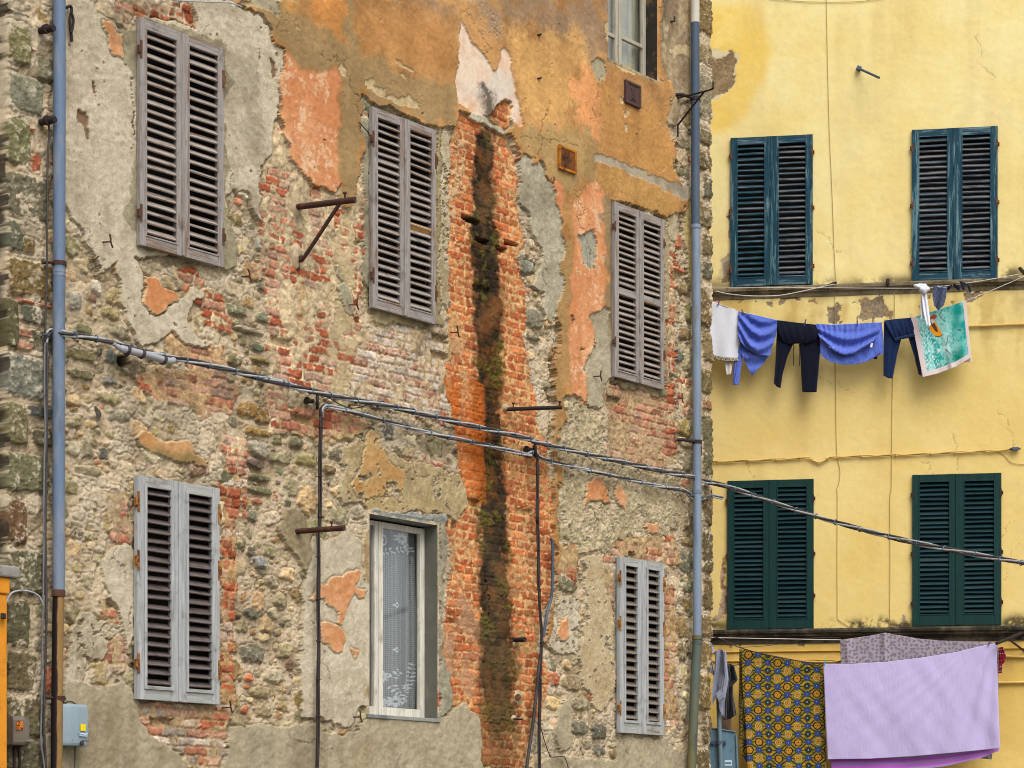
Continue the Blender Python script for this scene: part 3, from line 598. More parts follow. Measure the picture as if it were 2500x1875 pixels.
    tint('A2 700,0 1659,0 A3 640,0 660,330 450,330 150,150 A2 1300,120 1150,80 900,60', lc(154, 128, 102), .10, .95, .5, tx)
    tint('A2 560,100 1000,60 1180,200 1190,480 900,360 760,310 620,330', lc(184, 132, 80), .06, .8, .5, tx)
    tint('A3 90,200 470,190 490,420 480,700 200,760 120,560', lc(206, 160, 100), .08, .9, .5, tx)
    tint('A3 440,420 620,470 612,850 505,850 480,640', lc(220, 154, 102), .05, .95, .5, tx)
    tint('A3 620,480 1010,600 1040,940 1060,1040 850,1010 600,880', lc(184, 136, 80), .04, .9, .5, tx)
    tint('A3 640,460 1010,480 1010,680 660,560', lc(164, 122, 80), .06, .7, .5, tx)
    tint('A3 565,960 690,980 850,1060 1090,1180 1080,1245 980,1255 820,1190 640,1120 580,1060', lc(182, 140, 82), .03, .9, .5, tx)
    tint('A1 1420,0 A2 130,150 90,60 180,-40 260,-40 260,80 330,110 540,60 545,-40 600,-40 600,250 640,340 760,310 830,410 1190,510 1195,730 1060,720 700,560 640,480 640,640 625,1000 615,1140 540,1180 520,1070 500,1000 512,860 530,640 520,460 490,390 410,440 300,410 200,290', lc(158, 132, 92), .025, .92, .6, tx)
    tint('A2 200,-40 250,-40 250,60 190,60', lc(206, 146, 74), .03, .8)
    tint('A2 340,-40 540,-40 540,240 420,180 330,100', lc(210, 140, 74), .04, .75, .5, tx)
    tint('A3 110,720 560,760 600,860 560,1060 430,1080 390,1240 310,1040 250,930 130,870', lc(168, 140, 94), .035, .9, .6, tx)
    W.C[main] = W.C[main] * np.array([1.13, 1.115, 1.06])
    sal = W.tone(lc(212, 140, 92), lc(230, 166, 118), nrm * 1.2)
    for sp in ('A2 197,318 300,420 410,445 495,388 512,500 528,640 512,860 498,1000 525,1080 450,1118 370,1070 280,990 240,890 200,770 175,640 178,480',
               'A3 560,1050 600,1090 640,1120 645,1659 B3 642,360 600,400 600,560 540,660 528,900 490,905 440,850 425,640 420,300 A3 425,1659 445,1440 460,1200 520,1080', 'A3 310,1040 380,1080 400,1180 380,1260 330,1120'):
        w = sat(W.blur(W.inside(sp), .012)) * main
        W.put(w * .95, sal)
        scuff = sat((vert * .25 + n_m2 * .6 + spk2 * .5 + n_fin * .35 - .55) * 1.2) * w
        W.put(scuff * .6, lc(240, 206, 168))
    tint('B3 350,0 430,0 420,400 415,700 400,860 340,1300 345,700', lc(176, 140, 90), .02, .9, .6, tx)
    tint('A3 612,1110 695,1165 697,1659 B3 690,0 690,560 655,380 642,0 A3 640,1659', lc(150, 128, 92), .015, .9, .5, tx)
    gb = W.inside('A3 575,880 620,890 700,925 760,955 830,985 900,1020 980,1040 1060,1070 1140,1090 1135,1170 1080,1160 1000,1110 900,1075 840,1050 780,1025 700,985 640,950 570,940')
    W.put(gb * .92, W.tone(lc(152, 142, 122), lc(186, 174, 150), n_mid), .0455, .6)
    # worn flecks in the coat
    fl = main & ((n_fin * .6 + b5 * .6 + n_m2 * .45 + vert * .3) > 2.5)
    W.put(fl * .8, lc(206, 178, 130), .0425)
    for sp in ('A2 840,350 870,345 900,370 955,390 960,415 900,395 850,370', 'A2 680,470 710,460 715,490 760,500 790,520 780,560 860,570 900,550 960,590 980,640 900,620 800,590 720,540 690,510', 'A2 860,420 890,430 890,455 865,440', 'A3 735,720 760,710 765,760 745,770', 'A3 745,640 760,650 762,690 752,680', 'A3 715,570 750,575 745,600 715,595', 'A2 510,400 535,385 556,410 550,465 525,455', 'A3 690,360 760,380 860,440 960,455 935,470 850,455 740,410', 'A3 632,150 660,140 655,260 632,230', 'A3 960,100 1000,130 1010,260 990,390 960,330', 'A3 1010,280 1090,270 1150,260 1150,345 1060,330 1030,350'):
        W.put(W.inside(sp) * .85, W.tone(lc(198, 172, 126), lc(220, 198, 158), n_fin), .043)
    # pale flare above the flue, its soot smudge
    fl = W.inside('A2 1222,110 1235,140 1290,240 1345,320 1410,425 1440,400 1458,300 1470,285 1495,310 1522,430 1548,560 1560,640 1585,720 1560,740 1525,700 1515,600 1490,585 1455,605 1400,665 1380,690 1290,645 1205,600 1192,480 1212,330', .6)
    W.put(fl, W.tone(lc(226, 172, 132), lc(240, 216, 190), n_m2 * .6 + vert * .4 + .2), .041 + .0004 * n_mid, .3)
    W.put(fl * sat(W.blur(W.inside('A2 1460,400 1530,440 1545,600 1490,590 1420,640 1400,560 1230,560 1210,480 1300,540 1420,430'), .03)) * .8, lc(226, 216, 200))
    sd = W.strip('A2 1345,480 1370,560 1390,650', [10, 34, 30])
    W.put(sat(sd * 1.5 - .15 + .3 * spk * sd + .2 * n_m2 * sd) * (fl | main) * .85, lc(52, 44, 38))
    bn = W.inside('A2 1395,680 1430,640 1455,607 1492,585 1525,625 1520,720 1500,745 1440,715', .5)
    bricks(None, ORG, .0036, .0095, lc(222, 172, 114), .080, .268, base=.006, mask=bn)
    W.put(W.inside('A2 1280,645 1330,660 1390,715 1470,745 1480,780 1510,800 1450,775 1380,735 1310,700 1280,680', .5), W.tone(lc(196, 184, 156), lc(222, 212, 186), n_fin), .046)
    # loose salmon patches lower down
    for sp in ('A1 556,130 622,122 640,170 680,210 690,350 630,320 605,225 580,190', 'B1 825,170 880,190 925,240 1000,275 1012,335 970,350 940,385 870,392 800,322 815,240',
               'B3 540,1350 590,1338 640,1395 668,1490 620,1475 575,1478 510,1520 515,1430', 'B3 695,1400 755,1390 765,1460 750,1552 712,1500', 'C3 876,240 950,252 952,304 890,298', 'C3 390,800 432,788 428,900 400,928 376,880',
               'C2 330,672 365,630 410,598 430,600 470,565 520,540 540,545 570,515 610,498 640,512 622,600 670,640 672,690 605,655 588,700 530,832 505,815 512,740 460,715 430,682', 'C2 415,812 470,820 520,840 548,895 542,960 500,982 470,940 430,950', 'C2 588,972 640,992 600,1042'):
        coat(sp, lc(206, 138, 88), lc(228, 170, 124), .044, .35, n=nrm * 1.2, rough=.0012, rim=lc(226, 196, 150))
    for sp in ('B1 785,1110 830,1058 880,1090 905,1132 980,1120 1060,1130 1110,1170 1112,1225 1190,1260 1170,1290 960,1230 850,1200', ):
        m = coat(sp, lc(192, 140, 88), lc(216, 166, 116), .036, .4, n=nrm, rim=lc(214, 190, 146))
        W.put(W.blur(W.inside('B1 830,1165 1110,1215 1180,1290 900,1230'), .02) * m * .85, lc(132, 116, 70))
    m = coat('B2 690,1080 720,1060 745,1095 775,1150 800,1240 890,1275 895,1460 780,1455 640,1455 600,1400 625,1330 660,1250 670,1150', lc(184, 140, 84), lc(208, 166, 112), .038, .45, n=vert, chip=1.5, rim=lc(214, 190, 146))
    W.put(m * sat(.2 + vert * .5 + n_m2 * .5) * .7, lc(204, 176, 124))
    # rain streaks and grime with a shape of their own
    for sp, c, a in (('C2 430,1480 720,1460 700,1659 420,1659', (150, 118, 74), .5), ('C2 0,1430 130,1420 120,1659 0,1659', (136, 132, 108), .5), ('C1 380,1200 780,1290 1060,1659 360,1659', (134, 118, 84), .45),
                     ('C3 0,900 130,1000 150,1659 0,1659', (84, 70, 40), .25), ('A2 660,545 1110,745 1085,765 715,640', (136, 128, 110), .5)):
        W.put(W.blur(W.inside(sp), .05) * sat(.5 + .5 * vert) * a, lc(*c))
    for sp, a in (('B2 700,372 1100,462 1105,505 930,490 740,420', .6), ('B3 690,785 1005,840 1005,885 800,860 690,830', .6), ('A1 790,1440 1280,1570 1270,1610 820,1500', .35), ('C1 770,1275 1260,1300 1260,1335 780,1310', .45), ('A2 700,590 1100,740 1090,770 710,640', .3), ('B1 780,1290 1260,1375 1255,1405 780,1330', .4), ('C3 700,400 1000,450 1000,480 710,430', .4), ('C2 690,1350 1115,1385 1110,1420 690,1385', .5)):
        W.put(W.blur(W.inside(sp), .02) * sat(.6 + .5 * n_m2 + .3 * n_fin) * a, lc(84, 70, 50))
    W.put(sat(n_b2 * .45 + vert * .3 + .2 * n_m2 - .35) * .35 * (~main), lc(104, 90, 66))
    # hairline cracks in the renders
    rc = np.random.default_rng(77); hair = np.zeros(sh)
    for x0, y0, x1, y1 in ((330, 420, 350, 640), (200, 560, 260, 700), (500, 60, 470, 300), (520, 300, 560, 470), (640, 10, 700, 90), (830, 130, 880, 330), (770, 130, 830, 160), (1130, 20, 1180, 140), (1250, 330, 1400, 360), (1330, 240, 1300, 400), (1460, 180, 1440, 300), (1400, 470, 1440, 700), (1290, 560, 1330, 720), (760, 1480, 800, 1680), (1300, 1450, 1420, 1500), (700, 1790, 820, 1850), (1460, 1180, 1480, 1340), (1390, 1120, 1560, 1170), (250, 1260, 300, 1420), (930, 1130, 1080, 1170), (1500, 1700, 1520, 1860)):
        n = 9; P = [(x0 + (x1 - x0) * i / n + rc.normal(0, 7), y0 + (y1 - y0) * i / n + rc.normal(0, 7)) for i in range(n + 1)]
        hair = np.maximum(hair, W.strip('P ' + ' '.join('%.1f,%.1f' % q for q in P), [.6] + [.95] * (n - 1) + [.4]))
    W.H = W.H - .006 * (hair > .25); W.put((hair > .2) * .45, lc(92, 74, 54))
    W.put(W.blur(W.inside('A3 958,-20 1060,-20 1055,120 1010,250 985,440 958,450'), .03) * sat(.55 + .5 * n_m2 + .3 * vert) * .8, lc(92, 80, 66))
    # open crack right of the flue
    ck = W.strip('B3 330,560 342,700 338,860 330,1000 328,1150 318,1300', [2.2, 3.6, 3.2, 4, 2.6, 2.2])
    ck = np.maximum(ck, W.strip('B1 815,150 805,230 798,300', [1.5, 3, 1.5])); ck = np.maximum(ck, W.strip('C2 1390,560 1405,700 1415,820', [1.5, 3, 1.5]))
    ck = np.maximum(ck, W.strip('A1 740,470 745,640 750,800', [.8, 1.5, .8])); ck = np.maximum(ck, W.strip('C1 740,740 735,820', [1.4, 2.5]))
    W.H = np.where(ck > .35, W.H - .05, W.H)
    # far left: the return of the corner stands back
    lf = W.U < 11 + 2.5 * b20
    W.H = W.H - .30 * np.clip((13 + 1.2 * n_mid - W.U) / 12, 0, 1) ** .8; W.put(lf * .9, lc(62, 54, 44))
    # margins round the openings are flat enough to take the frames
    for r in SH_L.values():
        m = (W.S > r[0] - .02) & (W.S < r[1] + .02) & (W.Z > r[2] - .02) & (W.Z < r[3] + .02)
        W.H = np.where(m, np.minimum(W.H, .038), W.H)
    for r in (LACE, TOPW):
        m = (W.S > r[0] - .03) & (W.S < r[1] + .03) & (W.Z > r[2] - .03) & (W.Z < r[3] + .03)
        W.H = np.where(m, .042, W.H)
    # right-hand edge of the masonry is not a ruler line
    ed = np.zeros(sh); zz = W.z
    e1 = np.interp(zz, np.linspace(2, 11.2, 90), np.random.default_rng(3).normal(0, .008, 90)) + .006 * np.interp(zz, np.linspace(2, 11.2, 400), np.random.default_rng(4).normal(0, 1, 400))
    e1 -= .05 * np.clip((4.2 - zz) / 2.0, 0, 1)
    wgt = np.clip((W.S - (W.s[-1] - .12)) / .12, 0, 1)
    return W, wgt * e1[:, None]
# ------------------------------------------------------------------ materials of the fittings
M_WALL = relief_material('weathered_masonry')
M_RENDER = relief_material('painted_render', .85, .22)
def wood(name, base, worn, dirt, along='z', wamt=.45, rough=.8):
    st = {'z': (14, 14, 1.0), 'x': (1.0, 14, 14)}[along]
    t = NT(name); v = t.coords(st, True); v2 = t.coords((1, 1, 1), True)
    g = t.noise(v, 3.2, 10, .7, .6); n = t.noise(v2, 7, 6, .6)
    c = t.mix(t.ramp(g, [(.3, 0), (.7, 1)]), tuple(x * .58 for x in base), tuple(min(1, x * 1.25) for x in base))
    c = t.mix(t.ramp(t.noise(v, 1.7, 10, .75, .8), [(.75 - wamt * .5 - .04, 0), (.75 - wamt * .5 + .06, 1)]), c, worn)
    c = t.mix(t.ramp(n, [(.56, 0), (.75, .75)]), c, dirt)
    return t.done(c, rough, t.bump(g, .5, .006), 0, .2)
GW = lc(164, 156, 150); GB = lc(132, 104, 82); GD = lc(66, 58, 54)
M_WOODV = wood('grey_weathered_wood', GW, GB, GD, 'z', .38)
M_WOODH = wood('grey_weathered_wood_rails', GW, GB, GD, 'x', .42)
M_SLAT = wood('grey_brown_slats', lc(172, 160, 150), lc(128, 100, 78), lc(66, 58, 54), 'x', .4)
M_BWOODV = wood('blue_grey_painted_wood', lc(180, 181, 180), lc(128, 116, 100), lc(92, 88, 84), 'z', .24)
M_BWOODH = wood('blue_grey_painted_rails', lc(176, 176, 172), lc(132, 116, 96), lc(86, 80, 74), 'x', .34)
M_DSLAT = wood('dark_brown_slats', lc(112, 100, 96), lc(92, 78, 68), lc(60, 52, 48), 'x', .4)
M_DSLAT2 = wood('grey_olive_slats', lc(138, 128, 118), lc(112, 96, 80), lc(64, 56, 50), 'x', .4)
TE = lc(8, 62, 80); TEW = lc(110, 132, 140)
M_TEALV = wood('teal_painted_wood', TE, lc(104, 138, 142), lc(6, 46, 62), 'z', .40, .6)
M_TEALH = wood('teal_painted_rails', TE, TEW, lc(6, 46, 62), 'x', .42, .6)
M_TSLAT = wood('worn_teal_slats', lc(16, 70, 84), lc(104, 110, 118), lc(40, 48, 56), 'x', .44, .7)
M_TSLAT2 = wood('very_worn_teal_slats', lc(48, 72, 86), lc(122, 120, 122), lc(52, 44, 48), 'x', .5, .7)
GR = lc(4, 54, 50)
M_GREENV = wood('dark_green_painted_wood', GR, lc(8, 60, 54), lc(2, 40, 40), 'z', .3, .5)
M_GSLAT = wood('blue_green_slats', lc(2, 46, 52), lc(4, 54, 62), lc(2, 36, 42), 'x', .4, .5)
M_RUST = pm('rusty_iron', lc(92, 62, 48), lc(146, 92, 50), .40, 14, .3, 20, rough=.9, bump=.5)
M_YRUST = pm('yellow_rusty_strap', lc(176, 118, 48), lc(96, 56, 34), .5, 22, .3, 20, rough=.9, bump=.5)
M_IRON = pm('dark_iron', lc(46, 36, 34), lc(92, 56, 40), .35, 12, .3, 30, rough=.75, bump=.4)
M_BROWNIRON = pm('brown_iron', lc(70, 44, 36), lc(104, 62, 42), .4, 12, .3, 30, rough=.8, bump=.4)
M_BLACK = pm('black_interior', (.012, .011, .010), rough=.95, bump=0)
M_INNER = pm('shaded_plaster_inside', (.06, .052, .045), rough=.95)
M_PIPE = pm('blue_grey_painted_pipe', lc(104, 122, 146), lc(134, 142, 154), .47, 4, .12, 5, (1, 1, .25), .55, .12, 40, dark=lc(94, 92, 96))
M_PIPED = pm('slate_blue_pipe', lc(72, 88, 108), lc(92, 104, 118), .4, 4, .14, 5, (1, 1, .2), .5, .12, 40, dark=lc(62, 66, 70))
M_PIPEP = pm('pale_blue_grey_pipe', lc(130, 146, 164), lc(108, 124, 142), .4, 4, .12, 5, (1, 1, .2), .5, .12, 40, dark=lc(120, 104, 92))
M_PIPEC = pm('cream_pipe', lc(206, 200, 184), lc(150, 122, 86), .2, 6, .1, 5, rough=.6)
M_PIPEO = pm('olive_green_pipe', lc(82, 92, 84), lc(112, 106, 62), .42, 3, .2, 5, (1, 1, .3), .6, .2, 40, dark=lc(54, 58, 56))
def two_tone_pipe():  # near black on the side turned left, tan on the right, split by normal
    t = NT('rusted_two_tone_pipe'); v = t.coords((1, 1, .35)); g = t.new('ShaderNodeNewGeometry'); dp = t.new('ShaderNodeVectorMath', operation='DOT_PRODUCT')
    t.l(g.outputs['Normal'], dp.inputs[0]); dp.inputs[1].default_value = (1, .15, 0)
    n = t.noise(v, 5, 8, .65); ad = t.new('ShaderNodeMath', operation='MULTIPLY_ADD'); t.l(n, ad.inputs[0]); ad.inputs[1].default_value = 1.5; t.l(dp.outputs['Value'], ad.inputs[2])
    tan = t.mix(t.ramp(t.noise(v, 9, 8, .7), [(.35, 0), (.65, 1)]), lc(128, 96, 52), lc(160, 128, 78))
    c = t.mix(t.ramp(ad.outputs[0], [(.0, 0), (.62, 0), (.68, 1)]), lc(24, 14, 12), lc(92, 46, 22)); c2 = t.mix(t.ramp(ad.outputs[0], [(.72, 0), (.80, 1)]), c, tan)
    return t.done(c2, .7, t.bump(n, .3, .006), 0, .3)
M_PIPER = two_tone_pipe()
M_CABLE = pm('grey_cable', lc(178, 180, 182), lc(96, 94, 92), .4, 6, .15, 20, rough=.5)
M_CABLED = pm('dark_grey_cable', lc(70, 64, 62), lc(50, 44, 42), .4, 6, .15, 20, rough=.6)
M_CABLEM = pm('mid_grey_cable', lc(116, 118, 122), lc(84, 84, 86), .4, 6, .15, 20, rough=.6)
M_TIE = pm('blue_grey_tie', lc(92, 112, 132), rough=.5)
M_CABLEK = pm('brown_black_cable', lc(58, 48, 46), lc(40, 34, 34), .4, 6, .15, 20, rough=.6)
M_SPLICE = pm('grey_plastic_sleeve', lc(168, 168, 172), lc(140, 138, 140), .3, 8, .1, 9, rough=.45)
M_GLASS = NT('window_glass')
def _glass():
    t = M_GLASS; out = t.n['Material Output']
    tr = t.new('ShaderNodeBsdfTransparent'); gl = t.new('ShaderNodeBsdfGlossy'); gl.inputs['Roughness'].default_value = .04
    lw = t.new('ShaderNodeLayerWeight'); lw.inputs['Blend'].default_value = .25; fr = t.new('ShaderNodeMapRange'); t.l(lw.outputs['Facing'], fr.inputs[0]); fr.inputs[3].default_value = .05; fr.inputs[4].default_value = .40
    mx = t.new('ShaderNodeMixShader'); t.l(fr.outputs[0], mx.inputs[0]); t.l(tr.outputs[0], mx.inputs[1]); t.l(gl.outputs[0], mx.inputs[2])
    t.l(mx.outputs[0], out.inputs['Surface'])
    return t.m
M_GLASS = _glass()
M_CREAMW = wood('cream_painted_sash', lc(228, 222, 206), lc(196, 180, 144), lc(128, 112, 90), 'z', .25, .6)
M_CREAMG = wood('grey_cream_sash', lc(190, 182, 164), lc(160, 148, 126), lc(120, 110, 96), 'z', .25, .6)
M_REVEAL = pm('grey_cement_reveal', lc(108, 107, 96), lc(136, 132, 118), .36, 4, .2, 6, bump=.4)
M_REVEALD = pm('sooty_reveal', lc(48, 42, 34), lc(128, 98, 58), .46, 3.2, .35, 6, bump=.5)
M_LINTEL = pm('grey_stone_lintel', lc(150, 150, 142), lc(112, 116, 116), .45, 6, .2, 8, bump=.5)

# ------------------------------------------------------------------ shuttered windows
def shutter_pair(bld, r, o, th, mats, n, ang, stile, rails, w_slat, inner=False, hinges=(.12, .5, .88), hm=None, tsl=.013, gap=.004, hl=.10, rot=(0, 0), slat_alt=None, midrail=None, labels=(None, None)):
    """two leaves hung on the facade; o = how far the front face stands out"""
    s0, s1, z0, z1 = r; mid = (s0 + s1) / 2
    vm, hm_, sm = mats
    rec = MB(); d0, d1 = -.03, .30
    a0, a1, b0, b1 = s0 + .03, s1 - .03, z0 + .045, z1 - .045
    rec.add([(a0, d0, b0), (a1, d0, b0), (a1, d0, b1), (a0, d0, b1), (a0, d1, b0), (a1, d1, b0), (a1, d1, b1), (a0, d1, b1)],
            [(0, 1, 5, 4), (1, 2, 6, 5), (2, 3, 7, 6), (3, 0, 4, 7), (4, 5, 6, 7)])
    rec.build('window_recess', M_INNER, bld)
    for L, (x0, x1) in enumerate(((s0, mid - gap / 2), (mid + gap / 2, s1))):
        y0, y1 = -o, -o + th
        m = MB(); rb, rt = rails
        m.bx(x0, x0 + stile, y0, y1, z0, z1); m.bx(x1 - stile, x1, y0, y1, z0, z1)
        e = .0015; hs_ = []
        for za, zb in ((z0 + .001, z0 + rb), (z1 - rt, z1 - .001)):
            h = MB(); h.bx(x0 + stile, x1 - stile, y0 + e, y1 - e, za, zb); hs_.append(h)
        if midrail: h = MB(); h.bx(x0 + stile, x1 - stile, y0 + e, y1 - e, midrail - .035, midrail + .035); hs_.append(h)
        # raised bead round the louvres
        bw, bo = (.028, .012) if inner else (.014, .005)
        xi0, xi1, zi0, zi1 = x0 + stile, x1 - stile, z0 + rb, z1 - rt
        m.bx(xi0 - bw * .6, xi0 + bw * .4, y0 - bo, y0 + .012, zi0 - bw * .6, zi1 + bw * .6); m.bx(xi1 - bw * .4, xi1 + bw * .6, y0 - bo, y0 + .012, zi0 - bw * .6, zi1 + bw * .6)
        hs_[0].bx(xi0 + bw * .4, xi1 - bw * .4, y0 - bo + .001, y0 + .012, zi0 - bw * .6, zi0 + bw * .4); hs_[1].bx(xi0 + bw * .4, xi1 - bw * .4, y0 - bo + .001, y0 + .012, zi1 - bw * .4, zi1 + bw * .6)
        if L == 0: m.bx(x1 - .012, x1 + .016, y0 - .010, y0 + .001, z0 + .004, z1 - .004)     # cover strip
        lf = m.build('shutter', vm, bld, .0025)
        if labels[L]: lf['label'] = labels[L]
        for h in hs_: h.build('rail', hm_, lf, .0025)
        sl = MB(); pitch = (zi1 - zi0 - .02) / n
        for i in range(n):
            zc = zi0 + .01 + (i + .5) * pitch + rnd.gauss(0, .0025)
            if midrail and abs(zc - midrail) < .05: continue
            a = R(ang + rnd.gauss(0, 1.6)); rr = Matrix.Rotation(R(rnd.gauss(0, .35)), 3, 'Y') @ Matrix.Rotation(-a, 3, 'X')
            sl.box(((xi0 + xi1) / 2, (y0 + y1) / 2 + .002, zc), (xi1 - xi0 + .012, tsl, w_slat), Matrix.Rotation(R(rnd.gauss(0, .6)), 3, 'Y') @ Matrix.Rotation(-R(90 - ang + rnd.gauss(0, 4.0) + (rnd.uniform(-14, 14) if rnd.random() < .06 else 0)), 3, 'X'))
        sl.build('louver_panel', (slat_alt or sm) if L else sm, lf, .002)
        ex = x0 if L == 0 else x1; sg = -1 if L == 0 else 1
        for f in hinges:
            hz = z0 + f * (z1 - z0); b = MB()
            b.bx(ex - sg * .018, ex + sg * .004, y0 - .005, y0 - .0005, hz - hl / 2, hz + hl / 2)
            b.bx(ex + sg * .004, ex + sg * .02, y0 + .003, y0 + .02, hz - hl * .25, hz + hl * .2)
            b.tube([(ex + sg * .012, y0 - .003, hz - hl * .2), (ex + sg * .012, y0 - .003, hz + hl * .2)], .008, 8)
            b.build('hinge', hm or M_RUST, lf)

left = empty('stone_building', (LW.x0, LW.y0, 0), LW.ang, label='old stone and brick building with peeling orange plaster and grey wooden shutters', cat='building')
_W, _e = paint_left()
_W.mesh('street_wall', HOLES_L, M_WALL, left, .5, _e, 1.2)
_s0, _s1 = float(_W.s[0]), float(_W.s[-1]); del _W
b = MB(); b.bx(_s0 - 3, _s1 - .012, .52, 6, 0, 11.6); b.bx(_s0 - 3, _s1 - .02, .02, .518, 0, 1.995); b.bx(_s0 - 3, _s0 - .004, .14, .518, 2.0, 11.1); b.build('rear_wall', pm('plain_masonry', lc(150, 130, 98), lc(176, 158, 126), .45, 2, .3, 9, bump=.6), left)
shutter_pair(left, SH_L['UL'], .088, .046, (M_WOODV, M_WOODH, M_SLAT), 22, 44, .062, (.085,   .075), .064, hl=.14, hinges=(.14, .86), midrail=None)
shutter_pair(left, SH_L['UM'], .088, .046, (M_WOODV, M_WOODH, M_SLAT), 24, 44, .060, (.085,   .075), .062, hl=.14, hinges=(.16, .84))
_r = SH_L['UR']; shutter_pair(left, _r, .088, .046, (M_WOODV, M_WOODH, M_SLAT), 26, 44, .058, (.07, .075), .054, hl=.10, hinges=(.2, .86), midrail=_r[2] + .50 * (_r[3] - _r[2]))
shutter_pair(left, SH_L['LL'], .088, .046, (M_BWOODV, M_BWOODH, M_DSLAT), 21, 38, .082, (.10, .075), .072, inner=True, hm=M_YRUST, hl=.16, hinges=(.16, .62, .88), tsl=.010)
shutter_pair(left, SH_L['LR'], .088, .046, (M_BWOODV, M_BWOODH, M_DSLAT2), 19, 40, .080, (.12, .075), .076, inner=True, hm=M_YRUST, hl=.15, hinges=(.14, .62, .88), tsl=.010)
for k in ('LL', 'LR'):                                   # long corner irons at the foot of the lower shutters
    s0, s1, z0, z1 = SH_L[k]
# worn iron straps and one bright new slat
_r = SH_L['UM']; _m = (_r[0] + _r[1]) / 2
b = MB(); b.box((_m + .24, -.066, _r[2] + .47 * (_r[3] - _r[2])), (.36, .013, .056), Matrix.Rotation(R(46), 3, 'X')); b.build('slat', pm('new_yellow_slat', lc(214, 160, 84), rough=.7), left, label='bright yellow replacement slat')

# ------------------------------------------------------------------ glazed windows
def depth_for(s, z, px):
    lo, hi = 0, 1.2
    for _ in range(50):
        m = (lo + hi) / 2
        if LW.proj(s, z, -m)[0] > px: lo = m
        else: hi = m
    return lo
def reveal(bld, r, D, mat, sillm):
    s0, s1, z0, z1 = r; f = -.036
    b = MB(); n = 10
    b.bx(s1, s1 + .03, f, D, z0, z1); b2 = MB(); b2.bx(s0 - .03, s0, f, D, z0, z1)
    return b, b2
# lace-curtained window
s0, s1, z0, z1 = LACE
D = depth_for(s1, (z0 + z1) / 2, 600 + 1015 / 2.37)
b, b2 = reveal(left, LACE, D, None, None); RV = b.build('window_reveal', M_REVEAL, left, .004); b2.build('jamb', M_REVEAL, RV, .004)
b = MB(); b.bx(s0 - .03, s1 + .03, -.037, D, z1, z1 + .03); b.build('lintel', M_LINTEL, RV, .004)
b = MB(); b.bx(s0 - .035, s1 + .035, -.05, D, z0 - .03, z0 + .003); b.build('sill', M_LINTEL, RV, .004)
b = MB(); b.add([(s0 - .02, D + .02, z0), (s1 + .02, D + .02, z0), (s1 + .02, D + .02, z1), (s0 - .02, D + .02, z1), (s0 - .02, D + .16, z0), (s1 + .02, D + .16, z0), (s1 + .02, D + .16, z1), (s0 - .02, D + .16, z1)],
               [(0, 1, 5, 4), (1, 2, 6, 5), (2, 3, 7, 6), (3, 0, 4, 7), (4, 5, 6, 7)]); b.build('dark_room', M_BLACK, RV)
def sash(x0, x1, za, zb, yd, w, mat, bot=.07, muntins=()):
    b = MB(); t = .045
    b.bx(x0, x0 + w, yd - t, yd, za, zb); b.bx(x1 - w, x1, yd - t, yd, za, zb)
    b.bx(x0 + w, x1 - w, yd - t + .002, yd - .002, za, za + bot); b.bx(x0 + w, x1 - w, yd - t + .002, yd - .002, zb - w * .9, zb)
    for mz in muntins: b.bx(x0 + w, x1 - w, yd - t + .004, yd - .004, mz - .018, mz + .018)
    o = b.build('window', mat, left, .003)
    g = MB(); g.bx(x0 + w - .004, x1 - w + .004, yd - .022, yd - .018, za + bot - .004, zb - w * .9 + .004); g.build('pane', M_GLASS, o)
    return o
xa = LW.loc(600 + 768 / 2.37, 1400, -(D - .045))[0]; xb = s1 - .004
w1 = sash(xa + .004, xb, z0 + .012, z1 - .02, D, .060, M_CREAMW, .075)
w2 = sash(xa - (xb - xa), xa, z0 + .012, z1 - .02, D + .002, .05, M_CREAMW, .075) if False else sash(s0 - .02, xa, z0 + .012, z1 - .02, D + .002, .05, M_CREAMW, .075)
def grid_mesh(name, X, Y, Z, mat, parent=None, col=None, alpha=None):
    n, m = X.shape; co = np.stack([X, Y, Z], -1).reshape(-1, 3); idx = np.arange(n * m).reshape(n, m)
    q = np.stack([idx[:-1, :-1], idx[:-1, 1:], idx[1:, 1:], idx[1:, :-1]], -1).reshape(-1, 4)
    me = bpy.data.meshes.new(name); me.from_pydata(co.tolist(), [], q.tolist()); me.polygons.foreach_set('use_smooth', np.ones(len(q), bool))
    if col is not None:
        a = me.color_attributes.new('tone', 'FLOAT_COLOR', 'POINT'); a.data.foreach_set('color', np.concatenate([np.clip(col, 0, 1).reshape(-1, 3), np.ones((n * m, 1))], 1).astype(np.float32).ravel())
    if alpha is not None:
        a = me.attributes.new('cover', 'FLOAT', 'POINT'); a.data.foreach_set('value', alpha.astype(np.float32).ravel())
    me.materials.append(mat); return link(name, me, parent)
def lace_material():
    t = NT('white_lace'); out = t.n['Material Output']
    at = t.new('ShaderNodeAttribute'); at.attribute_name = 'cover'
    tr = t.new('ShaderNodeBsdfTransparent'); mx = t.new('ShaderNodeMixShader')
    t.done(lc(204, 214, 214), .9); t.l(at.outputs['Fac'], mx.inputs[0]); t.l(tr.outputs[0], mx.inputs[1]); t.l(t.b.outputs[0], mx.inputs[2]); t.l(mx.outputs[0], out.inputs['Surface'])
    return t.m
